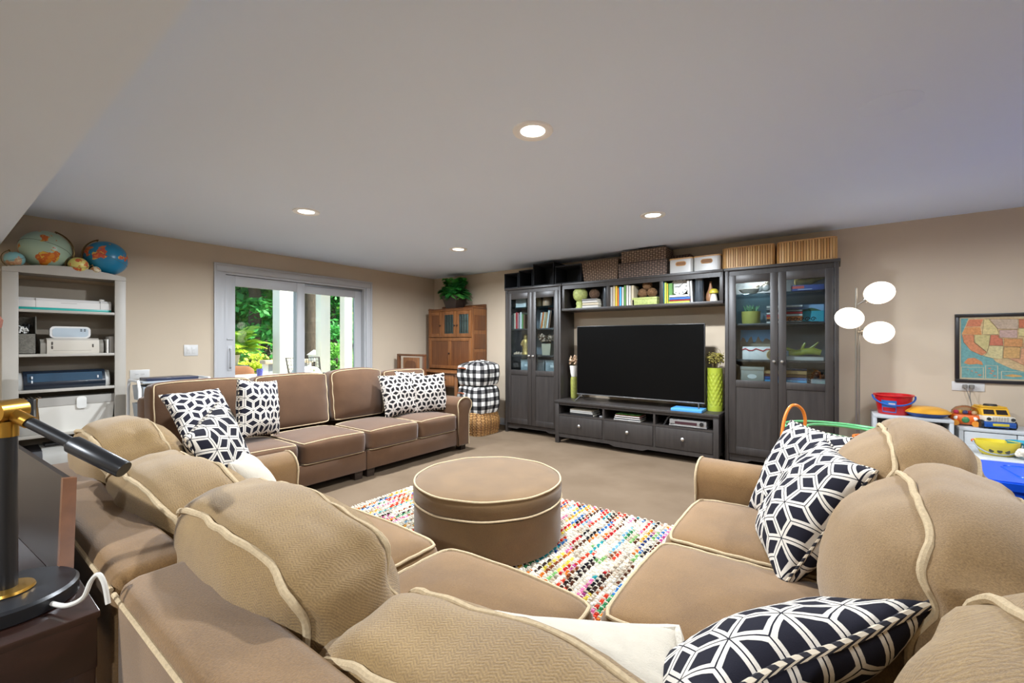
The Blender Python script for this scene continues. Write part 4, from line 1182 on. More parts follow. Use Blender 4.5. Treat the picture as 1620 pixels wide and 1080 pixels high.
rstack(1242, [('sky blue', 0.036), ('blue', 0.022), ('brown', 0.028), ('tan', 0.036), ('navy', 0.022)], 'in the stack beside the pine cones', 0.17)
book(rxp(1283, 0.08), YF + 0.06, 0.8305, 0.05, 0.15, 0.12, 'pale grey', 'lying alone in front of the pine cones', 'books on the lowest cabinet shelf', flat=True)
t = thing('pine_cone_pile', 'heap of rusty brown pine cones and twigs on the lowest cabinet shelf', 'pine cones', (rxp(1285, 0.2), YF + 0.24, 0.8305))
pc = MB(); r_ = random.Random(8)
for k in range(30):
    c0 = Vector((r_.uniform(-0.11, 0.09), r_.uniform(-0.05, 0.05), r_.uniform(0.02, 0.12)))
    pc.tube([c0, c0 + Vector((r_.uniform(-.06, .06), r_.uniform(-.03, .03), r_.uniform(-.01, .05)))], 0.003, 5)
pc.build('twigs', M('dry_stem', ''), t)
for k in range(5):
    MB().lathe([(0.001, 0), (0.022, 0.006), (0.03, 0.02), (0.022, 0.045), (0.001, 0.062)], 10).build('pine_cone', M('pine_cone', '#8A4E36', 0.8, var=0.4, vs=60, bump=1, bs=80), t, (-0.07 + 0.04 * k, 0.02 * (k % 2), 0.02 + 0.03 * (k % 3)), (R(60), 0, R(50 * k)))
# small lamp puck in the top of the right cabinet
t = thing('puck_light', 'small lit strip light under the cabinet top above the coral', 'light', (rxp(1190, 0.16), YF + 0.2, CT - 0.0302))
MB().box(-0.05, 0.05, -0.02, 0.02, -0.012, 0.0, 0.002).build('housing', hexm('#C8C8C8'), t)
MB().box(-0.045, 0.045, -0.016, 0.016, -0.014, -0.011).build('diffuser', MATS['lamp_glow'], t)
ld = bpy.data.lights.new('puck_lamp', 'AREA'); ld.size = 0.09; ld.energy = 6.5; ld.color = (1.0, 0.93, 0.84)
lo = bpy.data.objects.new('puck_lamp', ld); col.objects.link(lo); lo.parent = t; lo.location = (0, 0, -0.018)

# ================================================================== baskets on top of the shelf unit
m_bbk = M('black_bin', '#14171C', 0.7, var=0.35, vs=30, stretch=(1, 8, 1), bump=0.6, bs=60)
m_rat = m_weave('brown_wicker', '#A58C77', '#6E5948', 0.030, 0.020, '#2A1E16')
m_rat2 = m_weave('dark_wicker', '#8A7466', '#594A41', 0.030, 0.020, '#1E1713')
m_bam = m_wood('bamboo_slat', '#B98A55', '#CFA46B', 0.45, 2, 1.5)
m_bam2 = m_wood('bamboo_slat_pale', '#C79A62', '#DDB67C', 0.45, 2, 1.5)
m_bam3 = m_wood('bamboo_slat_dark', '#A87844', '#BE9056', 0.45, 2, 1.5)
m_bin = M('white_bin', '#BDBCB8', 0.35)
def topx(px, dy=0.03): return onY(px, 420, YF + dy)[0]
def open_box(mb, w, d, h, th=0.008, taper=0.0, uvs=True):
    """open-topped bin with optional outward taper, walls with thickness; UVs in metres on the outside"""
    def ringp(x0, x1, y0, y1, z): return [(x0, y0, z), (x1, y0, z), (x1, y1, z), (x0, y1, z)]
    tp = taper
    o0 = ringp(tp, w - tp, tp, d - tp, 0); o1 = ringp(0, w, 0, d, h)
    i1 = ringp(th, w - th, th, d - th, h); i0 = ringp(tp + th, w - tp - th, tp + th, d - tp - th, th)
    def quad(a, b, c, e, L): mb._add([a, b, c, e], [(0, 1, 2, 3)], [(0, 0), (L, 0), (L, h), (0, h)])
    for k in range(4):
        j = (k + 1) % 4
        L = (Vector(o1[j]) - Vector(o1[k])).length
        quad(o0[k], o0[j], o1[j], o1[k], L); quad(i0[j], i0[k], i1[k], i1[j], L); quad(o1[k], o1[j], i1[j], i1[k], L)
    quad(o0[3], o0[2], o0[1], o0[0], w); quad(i0[0], i0[1], i0[2], i0[3], w)
    return mb
def cube_bin(px0, px1, zh, label, yoff=0.02):
    """black fabric bin lying on its side, open face forward"""
    x0, x1 = topx(px0, yoff), topx(px1, yoff); w_ = x1 - x0
    t = thing('black_bin', label, 'basket', (x0, YF + yoff, CT), group='black bins on the shelf unit')
    d = 0.30; th = 0.012
    b = MB(); b.box(0, w_, 0, d, 0, th).box(0, w_, 0, d, zh - th, zh).box(0, th, 0, d, th, zh - th).box(w_ - th, w_, 0, d, th, zh - th).box(th, w_ - th, d - th, d, th, zh - th)
    b.build('shell', m_bbk, t)
    e = MB().tube([(0.004, -0.002, 0.004), (w_ - 0.004, -0.002, 0.004), (w_ - 0.004, -0.002, zh - 0.004), (0.004, -0.002, zh - 0.004)], 0.005, 6, closed=True)
    e.build('edge_binding', hexm('#23272D'), t)
    return t
cube_bin(798, 819.8, 0.205, 'black fabric bin on its side at the wall end of the shelf unit')
cube_bin(821, 842.5, 0.225, 'black fabric bin on its side between the end bin and the tall one')
cube_bin(843.5, 876, 0.288, 'tallest black fabric bin on its side on the shelf unit')
cube_bin(878, 919.5, 0.225, 'wide low black bin on its side beside the tapered wicker basket')
def wicker(px0, px1, zh, mat, label, taper, z0=CT, yoff=0.03, d=0.28):
    x0, x1 = topx(px0, yoff), topx(px1, yoff)
    t = thing('wicker_basket', label, 'basket', (x0, YF + yoff, z0), group='wicker baskets on the shelf unit')
    open_box(MB(), x1 - x0, d, zh, 0.012, taper).build('body', mat, t, fix=False)
    r_ = MB(); w_ = x1 - x0
    r_.tube([(0.004, 0.004, zh), (w_ - 0.004, 0.004, zh), (w_ - 0.004, d - 0.004, zh), (0.004, d - 0.004, zh)], 0.008, 6, closed=True)
    r_.build('rim', mat, t)
    return t, x0, x1
wicker(920, 977.5, 0.235, m_rat, 'brown tapered wicker basket between the black bins and the stacked baskets', 0.022)
t, x0, x1 = wicker(977.8, 1055, 0.165, m_rat2, 'dark wicker basket at the bottom of the pair above the television', 0.006)
wicker(983, 1053, 0.125, m_rat, 'brown wicker basket nested upside down on a dark one', -0.0, z0=CT + 0.173)
wicker(1062, 1092, 0.215, m_rat2, 'small dark basket behind the white bins', 0.0, yoff=0.19, d=0.15)
def white_bin(px0, px1, zh, label):
    x0, x1 = topx(px0), topx(px1); w_ = x1 - x0; d = 0.17
    t = thing('white_bin', label, 'bin', (x0 + w_ / 2, YF + 0.03 + d / 2, CT), group='white bins with bamboo lids')
    MB().prism(rrect(w_, d, 0.03), 'z', 0, zh).build('body', m_bin, t)
    MB().prism(rrect(w_ + 0.006, d + 0.006, 0.03), 'z', zh, zh + 0.014).build('lid', m_bam, t)
    pts = rrect(w_ * 0.42, 0.04, 0.019)
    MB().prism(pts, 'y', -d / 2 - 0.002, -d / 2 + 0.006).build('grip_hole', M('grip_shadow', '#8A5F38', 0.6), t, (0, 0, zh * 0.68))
    MB().tube([(u, -d / 2 - 0.002, v) for u, v in pts], 0.004, 6, closed=True).build('grip_rim', m_bam, t, (0, 0, zh * 0.68))
white_bin(1058.5, 1096, 0.145, 'white bin with bamboo lid next to the stacked wicker baskets')
white_bin(1097, 1139.5, 0.145, 'white bin with bamboo lid next to the bamboo drum baskets')
def bamboo(px0, px1, zh, label):
    x0, x1 = topx(px0), topx(px1); w_ = x1 - x0; d = 0.27
    t = thing('bamboo_basket', label, 'basket', (x0 + w_ / 2, YF + 0.03 + d / 2, CT), group='slatted bamboo baskets')
    base_ = MB().prism(rrect(w_ - 0.012, d - 0.012, 0.055, 8), 'z', 0.0, zh - 0.004).build('core', M('bamboo_core', '#6A4526', 0.7), t)
    out = rrect(w_ - 0.004, d - 0.004, 0.06, 6)
    # resample the outline into evenly spaced slats
    P_ = [Vector((a, b, 0)) for a, b in out]; P_.append(P_[0])
    L = [0]
    for i in range(len(P_) - 1): L.append(L[-1] + (P_[i + 1] - P_[i]).length)
    n = int(L[-1] / 0.021)
    me_ = None
    for k in range(n):
        s_ = (k + .5) * L[-1] / n
        i = max(j for j in range(len(L) - 1) if L[j] <= s_)
        q = P_[i].lerp(P_[i + 1], (s_ - L[i]) / (L[i + 1] - L[i])); dr = (P_[i + 1] - P_[i]).normalized()
        if me_ is None:
            me_ = []
            for mm in (m_bam, m_bam2, m_bam3):
                o = MB().box(-0.0088, 0.0088, -0.003, 0.003, 0.012, zh - 0.012, 0.0015, 1).build('slat', mm, t); me_.append(o.data)
                if len(me_) > 1: bpy.data.objects.remove(o)
            o = bpy.data.objects.new('slat', me_[0]); col.objects.link(o); o.parent = t
            for q_ in [c for c in t.children if c.name.startswith('slat') and c is not o]: bpy.data.objects.remove(q_)
        else:
            o = bpy.data.objects.new('slat', me_[(k * 7 + k // 3) % 3]); col.objects.link(o); o.parent = t
        o.location = q; o.rotation_euler = (0, 0, math.atan2(dr.y, dr.x))
    MB().prism(rrect(w_, d, 0.06, 6), 'z', 0.0, 0.012).build('foot_band', m_bam, t)
    MB().prism(rrect(w_, d, 0.06, 6), 'z', zh - 0.012, zh).build('top_band', m_bam, t)
bamboo(1141.5, 1225, 0.205, 'slatted bamboo basket beside the white bin')
bamboo(1228, 1325, 0.205, 'slatted bamboo basket at the floor lamp end of the shelf unit')

# ================================================================== white bookcase with globes, by the door wall
BKX, BKY0, BKY1, BKH = -5.385, 0.355, 1.078, 1.80
BKD = 0.29
m_bk_w = M('bookcase_paint', '#ABA59B', 0.45, var=0.03, vs=4)
m_bk_b = M('bookcase_back', '#978C7C', 0.7)
t = thing('bookcase', 'tall off-white bookcase full of craft machines beside the door wall', 'bookcase', (BKX, BKY0, 0))
W = BKY1 - BKY0                     # local: x depth 0..BKD (front = BKD), y 0..W
SHELF = [0.205, 0.476, 0.838, 1.125, 1.48]
c = MB(); c.box(0, BKD - 0.02, 0, 0.02, 0, BKH - 0.03).box(0, BKD - 0.02, W - 0.02, W, 0, BKH - 0.03).box(0, 0.008, 0.02, W - 0.02, 0.06, BKH - 0.06)
c.build('carcass', m_bk_b, t)
f = MB(); f.box(BKD - 0.02, BKD, 0, 0.085, 0, BKH - 0.036, 0.003).box(BKD - 0.02, BKD, W - 0.075, W, 0, BKH - 0.036, 0.003)
f.build('face_frame', m_bk_w, t)
# arched top rail
ar = [(0.085, BKH - 0.035)] + [(W - 0.075, BKH - 0.035)] + [(W - 0.01, BKH - 0.0)]
n = 14
arc = [(W - 0.01 - (W - 0.02) * k / n, BKH + 0.045 * math.sin(math.pi * k / n)) for k in range(n + 1)]
MB().prism([(0.0, BKH - 0.035), (W, BKH - 0.035), (W, BKH - 0.002)] + arc + [(0.0, BKH - 0.002)], 'x', BKD - 0.02, BKD).build('top_rail', m_bk_w, t)
MB().box(0, BKD - 0.02, 0.0, W, BKH - 0.03, BKH - 0.008).build('top', m_bk_w, t)
for z in [0.08] + SHELF:
    MB().box(0.008, BKD - 0.004, 0.02, W - 0.02, z - 0.022, z, 0.002).build('shelf', m_bk_w, t)
MB().box(BKD - 0.02, BKD, 0.085, W - 0.075, 0, 0.058).build('kickboard', m_bk_w, t)
FXB = BKX + BKD                      # front plane of the bookcase
def bky(px, dx=0.06): return onX(px, 560, FXB - dx)[0]
# --- top shelf: white and teal cutting machine
y0, y1 = bky(27), bky(176)
t = thing('craft_cutter', 'long white craft cutting machine with a teal base band', 'machine', (FXB - 0.06, (y0 + y1) / 2, SHELF[4]))
L = y1 - y0
MB().box(-0.16, 0.0, -L / 2, L / 2, 0.0, 0.022, 0.004).build('base_band', hexm('#21A79C', 0.35), t)
MB().prism([(-0.16, 0.022), (0.0, 0.022), (0.0, 0.075), (-0.02, 0.098), (-0.15, 0.105), (-0.16, 0.09)], 'y', -L / 2, L / 2).build('body', hexm('#DCD9D4', 0.35), t)
for yy in (-L / 2 + L * 0.18, L / 2 - L * 0.13):
    MB().box(-0.15, 0.0012, yy - 0.001, yy + 0.001, 0.023, 0.094).build('seam', hexm('#8F8B86'), t)
MB().box(0.0, 0.0014, -0.035, 0.06, 0.062, 0.065).build('brand_print', hexm('#A8A5A0'), t)
MB().lathe([(0.02, 0), (0.02, 0.012), (0.016, 0.016), (0.001, 0.016)], 18, (-0.06, L / 2 - 0.05, 0.10)).build('dial', hexm('#DCD9D4', 0.35), t)
# --- second shelf: wire bin with cables, small and large machine, pale binders
m_mesh = M('grey_wire_bin', '#6E6B62', 0.5, 0.4, var=0.3, vs=90)
y0, y1 = bky(24), bky(57)
t = thing('cable_bin', 'grey wire bin of white and black cables on the bookcase', 'bin', (FXB - 0.19, y0, SHELF[3]))
wb, hb = y1 - y0, 0.16
MB().box(0, 0.006, 0, wb, 0, 0.30).box(0, 0.15, 0, 0.005, 0, 0.30).box(0, 0.15, wb - 0.005, wb, 0, 0.30).box(0, 0.15, 0, wb, 0, 0.006).box(0.144, 0.15, 0, wb, 0, hb).build('basket', m_mesh, t)
def tangle(name, mat, n, c0, s, seed, r):
    r_ = random.Random(seed); mb = MB(); pts = []
    for k in range(n):
        pts.append(Vector(c0) + Vector((r_.uniform(-s[0], s[0]), r_.uniform(-s[1], s[1]), r_.uniform(-s[2], s[2]))))
    sm = []
    for i in range(len(pts) - 1):
        for q in range(4):
            sm.append(pts[i].lerp(pts[i + 1], q / 4) + Vector((0, 0, 0.012 * math.sin(q * 1.5))))
    mb.tube(sm, r, 6); return mb.build(name, mat, t)
tangle('white_cable', hexm('#E4E2DC'), 16, (0.10, wb * 0.38, hb + 0.03), (0.035, wb * 0.28, 0.03), 3, 0.006)
tangle('black_cable', hexm('#161618'), 16, (0.08, wb * 0.62, hb + 0.05), (0.04, wb * 0.26, 0.035), 4, 0.006)
y0, y1 = bky(64), bky(164)
t = thing('craft_cutter', 'beige electronic cutting machine with rounded grey ends', 'machine', (FXB - 0.05, (y0 + y1) / 2, SHELF[3]))
L = y1 - y0
MB().prism([(-0.15, 0.0), (-0.01, 0.0), (0.0, 0.02), (-0.005, 0.11), (-0.04, 0.128), (-0.14, 0.128)], 'y', -L / 2 + 0.035, L / 2 - 0.03).build('body', hexm('#CBC4B7', 0.45), t)
for (a, b) in ((-L / 2, -L / 2 + 0.034), (L / 2 - 0.029, L / 2)):
    MB().prism([(-0.15, 0.0), (-0.02, 0.0), (-0.008, 0.02), (-0.013, 0.085), (-0.05, 0.118), (-0.14, 0.118)], 'y', a, b).build('end_cap', hexm('#8F8A80', 0.4), t)
for (yy, zz, hh) in ((-L / 2 + 0.065, 0.085, 0.02), (-L / 2 + 0.065, 0.052, 0.02), (L / 2 - 0.07, 0.065, 0.022)):
    MB().box(-0.006, 0.001, yy - 0.005, yy + 0.005, zz - hh / 2 - 0.003, zz + hh / 2 + 0.003, 0.002).build('button', hexm('#4A443C'), t)
MB().box(-0.006, 0.001, -L / 2 + 0.07, L / 2 - 0.08, 0.024, 0.026).build('seam', hexm('#8F887C'), t)
y0b, y1b = bky(80), bky(145)
t2 = thing('small_laminator', 'small white laminator standing on the beige cutting machine', 'machine', (FXB - 0.10, (y0b + y1b) / 2, SHELF[3] + 0.1285))
w_ = y1b - y0b
MB().prism(rrect(w_, 0.098, 0.03, 5, 0, 0.049), 'x', -0.05, 0.0).build('body', hexm('#D8D6D2', 0.4), t2)
MB().prism(rrect(w_ - 0.03, 0.074, 0.022, 5, 0, 0.047), 'x', 0.0, 0.003).build('front_panel', hexm('#AEBAC2', 0.3), t2)
for k in range(4): MB().box(0.003, 0.005, w_ / 2 - 0.065 + 0.022 * (k % 2), w_ / 2 - 0.053 + 0.022 * (k % 2), 0.058 + 0.012 * (k // 2), 0.065 + 0.012 * (k // 2)).build('button', hexm('#2C2C30'), t2)
y = bky(169)
for k, (th, hh, cc) in enumerate(((0.012, 0.12, '#E4E0D8'), (0.030, 0.145, '#A7A29A'))):
    o = MB().box(-0.15, 0, 0, th, 0, hh, 0.002).build('binder', hexm(cc), None, (FXB - 0.06, y, SHELF[3])); y += th + 0.006
    tag(o, ('thin white' if k == 0 else 'thick grey') + ' binder standing at the end of the bookcase shelf', 'binder', 'binders on the bookcase')
# --- third shelf: dark cutting machine
y0, y1 = bky(28), bky(174)
t = thing('craft_cutter', 'long dark navy cutting machine with silver rounded ends', 'machine', (FXB - 0.05, (y0 + y1) / 2, SHELF[2]))
L = y1 - y0
prof = [(-0.17, 0.0), (-0.01, 0.0), (0.0, 0.02), (0.0, 0.06), (-0.03, 0.125), (-0.06, 0.145), (-0.15, 0.145), (-0.17, 0.12)]
MB().prism(prof, 'y', -L / 2 + 0.03, L / 2 - 0.03).build('body', M('navy_gloss', '#18222E', 0.2, coat=0.4), t)
MB().prism([(-0.0, 0.06), (-0.03, 0.125), (-0.028, 0.127), (0.004, 0.061)], 'y', -L / 2 + 0.05, L / 2 - 0.05).build('front_cover', M('navy_panel', '#2B4255', 0.15, coat=0.5), t)
for s_ in (-1, 1):
    a, b = sorted((s_ * (L / 2 - 0.029), s_ * L / 2))
    MB().prism([(x_ * 0.9 - 0.01, z_ * 0.92) for x_, z_ in prof], 'y', a, b).build('end_cap', hexm('#B9B8B2', 0.35), t)
for (yy, zz) in ((-L / 2 + 0.075, 0.095), (-L / 2 + 0.075, 0.062), (L / 2 - 0.08, 0.085)):
    MB().box(-0.02, 0.004, yy - 0.004, yy + 0.004, zz - 0.01, zz + 0.012, 0.002).build('button', hexm('#D7DADC', 0.3), t)
# --- fourth shelf: little books, white storage box
y = bky(27, 0.08)
seq = ['white', 'purple', 'maroon', 'navy', 'black', 'black', 'grey', 'tan', 'brown', 'red']
for k, cc in enumerate(seq):
    th = 0.0145
    o = MB().box(-0.15, 0, 0, th - 0.001, 0, 0.185 + 0.006 * (k % 3)).build('book', M('cover_' + cc, COLN[cc], 0.5), None, (FXB - 0.06, y, SHELF[1] + 0.10)); y += th
    tag(o, 'small ' + cc + ' book in the row above the grey tray on the bookcase', 'book', 'books on the bookcase')
    MB().box(-0.149, -0.003, 0.002, th - 0.003, 0.184, 0.1852 + 0.006 * (k % 3) + 0.0003).build('pages', m_page, o)
ya, yb = bky(27, 0.08) - 0.004, y
o = MB().box(-0.17, 0.0, ya, yb, SHELF[1], SHELF[1] + 0.0995, 0.006).build('paper_tray', hexm('#9E9A92', 0.5), None, (FXB - 0.05, 0, 0))
tag(o, 'low grey paper tray under the small books on the bookcase', 'tray')
y0, y1 = bky(60), bky(180, 0.05)
t = thing('storage_box', 'white storage box with a clear clip lid on the bookcase', 'box', (FXB - 0.04, (y0 + y1) / 2, SHELF[1]))
L = y1 - y0
MB().prism([(-L / 2 + 0.015, 0), (L / 2 - 0.015, 0), (L / 2, 0.22), (-L / 2, 0.22)], 'x', -0.22, 0).build('body', M('milky_plastic', '#D5D1C8', 0.3), t)
m_glass('clear_plastic', '#D8D6D0', 0.15)
MB().prism([(-L / 2 - 0.004, 0.22), (L / 2 + 0.004, 0.22), (L / 2 + 0.002, 0.29), (-L / 2 - 0.002, 0.29)], 'x', -0.224, 0.004).build('lid', M('smoke_plastic', '#A39F98', 0.25), t)
MB().prism(rrect(0.06, 0.10, 0.02, 4, 0.02, 0.235), 'x', 0.004, 0.016).build('clip', hexm('#DEDCD6', 0.35), t)
# --- lowest shelf: printer
y0, y1 = bky(38, 0.03), bky(160, 0.03)
t = thing('printer', 'grey and black desktop printer on the lowest bookcase shelf', 'printer', (FXB - 0.03, (y0 + y1) / 2, SHELF[0]))
L = y1 - y0
MB().prism([(-0.24, 0), (0, 0), (0.0, 0.075), (-0.03, 0.13), (-0.08, 0.155), (-0.24, 0.155)], 'y', -L / 2 + 0.10, L / 2).build('body', hexm('#B4B1AA', 0.4), t)
MB().prism([(-0.24, 0), (0.003, 0), (0.003, 0.10), (-0.02, 0.135), (-0.24, 0.16)], 'y', -L / 2, -L / 2 + 0.10).build('side_module', hexm('#2E2D2F', 0.4), t)
MB().box(-0.20, -0.07, -L / 2 + 0.12, L / 2 - 0.03, 0.155, 0.178, 0.004).build('paper_feed', hexm('#26282C', 0.3), t)
MB().box(0.003, 0.005, -L / 2 + 0.055, -L / 2 + 0.075, 0.05, 0.065).build('card_slot', hexm('#0C0C0E'), t)

# --- globes on top
def globe(label, px, py, r, sea, lands, dx, stand, tilt=23, seed=0.0, az=0.0):
    y, z = onX(px, py, FXB - dx)
    zb = BKH - 0.008
    t = thing('globe', label, 'globe', (FXB - dx, y, zb), (0, 0, R(az)), 'globes on the bookcase')
    hc = r + stand                   # centre height above the bookcase top
    ball = MB().sphere((0, 0, 0), r, 40, 24).build('ball', m_globe('globe_map_%d' % int(seed * 10), sea, lands, 1.3 / r * 0.9, seed), t, (0, 0, hc), (R(tilt), 0, R(40 * seed)))
    MB().tube([((r + 0.001) * math.cos(k * math.pi / 24), (r + 0.001) * math.sin(k * math.pi / 24), 0) for k in range(48)], 0.0014, 5, closed=True).build('equator_band', hexm('#5A5A48'), ball)
    m_br_ = M('globe_brass', '#6E5730', 0.4, 0.7)
    mer = MB()
    rr = r + 0.012
    pts = [(0, -rr * math.sin(a), rr * math.cos(a)) for a in [R(q) for q in range(-4, 185, 9)]]
    mer.M = Matrix.Translation((0, 0, hc)) @ Matrix.Rotation(R(tilt), 4, 'X')
    mer.tube(pts, 0.006 if r > 0.1 else 0.003, 6)
    mer.cyl((0, 0, r - 0.002), (0, 0, rr + 0.006), 0.004).cyl((0, 0, -r + 0.002), (0, 0, -rr - 0.006), 0.004)
    mer.build('meridian_arm', m_br_, t)
    b = MB().lathe([(0.001, 0), (r * 0.55, 0), (r * 0.5, stand * 0.3), (r * 0.15, stand * 0.5), (r * 0.1, max(stand - 0.012, stand * 0.6)), (0.001, max(stand - 0.012, stand * 0.6))], 24)
    b.build('foot', m_br_, t)
    return t
LND = ['#D88A2E', '#C9662B', '#DCB64A', '#B9843A']
LND2 = ['#D9763A', '#C7553A', '#D8B24E', '#7FA54A', '#B66A8A']
globe('tiny teal globe at the outer end of the bookcase top', 23, 407, 0.058, '#86B9BC', ['#C4A07A', '#B98A6A', '#D1B58A'], 0.05, 0.018, seed=0.6)
globe('large pale green globe with orange continents on the bookcase', 72, 389, 0.155, '#A9C2AC', LND, 0.122, 0.030, seed=1.4, az=165)
globe('small yellow globe between the two large ones', 124, 413, 0.066, '#D9CC74', LND2, 0.04, 0.010, seed=2.1)
globe('smallest cream globe at the foot of the blue one', 151, 418, 0.036, '#D8C9A8', ['#B98A5A', '#A96A4A', '#C9A06A'], 0.03, 0.008, seed=3.3)
globe('bright blue globe with a dark meridian arm on the bookcase', 168, 398, 0.150, '#1E7FA8', LND2, 0.13, 0.024, seed=4.2, az=8)

# ================================================================== clear drawer cart behind the far sofa
cy0, cz = onX(208, 605, -4.85); cy1 = onX(318, 600, -4.85)[0]
t = thing('drawer_cart', 'rolling cart of clear drawers in a white tube frame behind the sofa', 'cart', (-4.78, (cy0 + cy1) / 2, 0))
L = cy1 - cy0; m_fr = M('white_tube', '#D6D6D6', 0.35)
TOPZ = 0.90
for s_ in (-1, 1):
    MB().tube([(-0.17, s_ * L / 2, 0.06), (-0.17, s_ * L / 2, TOPZ - 0.08), (-0.13, s_ * L / 2, TOPZ - 0.01), (0.13, s_ * L / 2, TOPZ - 0.01), (0.17, s_ * L / 2, TOPZ - 0.08), (0.17, s_ * L / 2, 0.06)], 0.012, 8).build('side_frame', m_fr, t)
m_glass('cart_clear', '#C6CBD2', 0.25)
for k in range(5):
    z0 = 0.10 + k * 0.155
    d_ = MB()
    open_box(d_, 0.32, L - 0.05, 0.125, 0.004, 0.01)
    o = d_.build('drawer', M('cart_plastic', '#9FA6AC', 0.2), t, (-0.16, -L / 2 + 0.025, z0), fix=False)
    MB().box(0.318, 0.332, (L - 0.05) * 0.35, (L - 0.05) * 0.65, 0.09, 0.11, 0.003).build('pull', m_fr, o)
MB().box(-0.17, 0.17, -L / 2 + 0.02, L / 2 - 0.02, TOPZ - 0.028, TOPZ - 0.012, 0.005).build('top_tray', M('cart_plastic', ''), t)
MB().box(-0.10, 0.12, -L / 2 + 0.06, L / 2 - 0.08, TOPZ - 0.012, TOPZ + 0.012, 0.004).build('tray_insert', M('cart_navy', '#272B3E', 0.3), t)
for sx in (-1, 1):
    for sy in (-1, 1):
        MB().sphere((0.17 * sx, sy * L / 2, 0.03), 0.03, 12, 8, sc=(1, 0.6, 1)).build('caster', m_foot, t)

# ================================================================== console table and desk lamp behind the near sofa
TZ = 0.70
m_tab = m_wood('espresso_wood', '#1C110D', '#36201A', 0.22, 1, 0.6, coat=0.4)
TX1, TY1 = -1.145, 0.205
t = thing('console_table', 'dark espresso console table behind the tan sofa', 'table', (-1.90, -0.10, 0))
hx_, y0_, y1_ = TX1 + 1.90, -0.22, TY1 + 0.10
MB().box(-hx_, hx_, y0_, y1_, TZ - 0.014, TZ, 0.003).build('top', m_tab, t)
MB().box(-hx_ + 0.006, hx_ - 0.004, y0_ + 0.006, y1_ - 0.004, TZ - 0.11, TZ - 0.014, 0.002).build('apron', m_tab, t)
for sx in (-1, 1):
    for yy in (y0_ + 0.03, y1_ - 0.03):
        MB().box(sx * (hx_ - 0.035) - 0.025, sx * (hx_ - 0.035) + 0.025, yy - 0.025, yy + 0.025, 0, TZ - 0.11, 0.003).build('leg', m_tab, t)
MB().box(-hx_ + 0.05, hx_ - 0.05, y0_ + 0.02, y1_ - 0.02, 0.16, 0.18, 0.002).build('lower_shelf', m_tab, t)
# dark framed panel leaning behind the lamp
t = thing('picture_board', 'dark glossy board with a copper-brown edge standing on the console table', 'board', (-1.378, 0.176, TZ + 0.001), (R(-8), 0, R(4)))
MB().prism([(-0.62, 0.0), (0.03, 0.0), (-0.07, 0.20), (-0.62, 0.21)], 'y', 0.0, 0.012).build('face', M('board_dark', '#1B110C', 0.4, var=0.3, vs=6), t)
MB().prism([(0.020, 0.0), (0.034, 0.0), (-0.066, 0.202), (-0.080, 0.202)], 'y', -0.006, 0.018).build('edge_strip', M('copper_wood', '#6A4226', 0.3, var=0.2, vs=20), t)
# lamp
LXc, LYc = -1.306, 0.097
t = thing('desk_lamp', 'black desk lamp with brass joints on the console table', 'lamp', (LXc, LYc, TZ))
m_lb = M('lamp_black', '#16181C', 0.35, spec=0.6); m_brs = M('lamp_brass', '#B48A3C', 0.28, 0.9)
MB().lathe([(0.001, 0), (0.098, 0), (0.102, 0.003), (0.102, 0.026), (0.097, 0.031), (0.001, 0.032)], 48).build('base', m_lb, t)
MB().lathe([(0.012, 0.032), (0.040, 0.033), (0.038, 0.038), (0.014, 0.040)], 32).build('base_collar', m_brs, t)
MB().cyl((0, 0, 0.038), (0, 0, 0.335), 0.0155, seg=20).build('post', m_lb, t)
MB().cyl((0, 0, 0.335), (0, 0, 0.365), 0.017, seg=20).build('post_collar', m_brs, t)
j = Vector((0, 0, 0.385))
tip = Vector((-1.124 - LXc, 0.235 - LYc, 0.969 - TZ)); dr = (tip - j).normalized()
kn = MB(); sd = dr.cross(Vector((0, 0, 1))).normalized()
kn.cyl(j - sd * 0.024, j + sd * 0.024, 0.022, seg=20).cyl(j, j + dr * 0.05, 0.0125, seg=16)
kn.build('joint', m_brs, t)
MB().cyl(j + dr * 0.048, j + dr * 0.15, 0.0105, seg=16).build('arm', m_lb, t)
sh_ = MB().tube([j + dr * 0.138, j + dr * 0.145, j + dr * ((tip - j).length - 0.003), tip], [0.0115, 0.0165, 0.0165, 0.0155], 20).build('shade_tube', m_lb, t)
MB().tube(smooth([(0.086, 0.050, 0.014), (0.125, 0.066, 0.016), (0.148, 0.085, 0.03), (0.155, 0.095, 0.06), (0.165, 0.104, 0.072), (0.178, 0.110, 0.055), (0.19, 0.113, 0.02)]), 0.0042, 8).build('power_cord', M('cord_white', '#CFCBC2', 0.5), t)

m_oak_pole = m_wood('pole_wood', '#7A5230', '#9A6C44', 0.5)
# ---- sewing things leaning at the outer side of the bookcase
t = thing('fabric_roll', 'patterned green fabric roll standing at the outer side of the bookcase', 'fabric', (-4.92, 0.272, 0), (0, R(-2), 0))
MB().lathe([(0.001, 0), (0.062, 0), (0.064, 0.02), (0.064, 1.0), (0.058, 1.01), (0.02, 1.0), (0.001, 1.0)], 20).build('cloth', M('green_print_cloth', '#8C9070', 0.9, var=0.45, vs=45), t)
MB().lathe([(0.02, 1.0), (0.02, 1.02), (0.001, 1.02)], 14).build('tube_core', hexm('#A89478'), t)
t = thing('woven_paddle', 'pink-brown woven paddle on a pole beside the bookcase', 'paddle', (-4.90, 0.268, 0))
MB().lathe([(0.001, -0.09), (0.03, -0.085), (0.075, -0.03), (0.082, 0.02), (0.06, 0.065), (0.02, 0.085), (0.001, 0.088)], 22, sx=0.35).build('paddle_head', M('pink_weave', '#A8705E', 0.9, var=0.25, vs=60, bump=0.8, bs=90), t, (0, 0, 1.36))
MB().cyl((0, -0.0, 0), (0, 0, 1.30), 0.009, seg=10).build('pole', m_oak_pole, t)

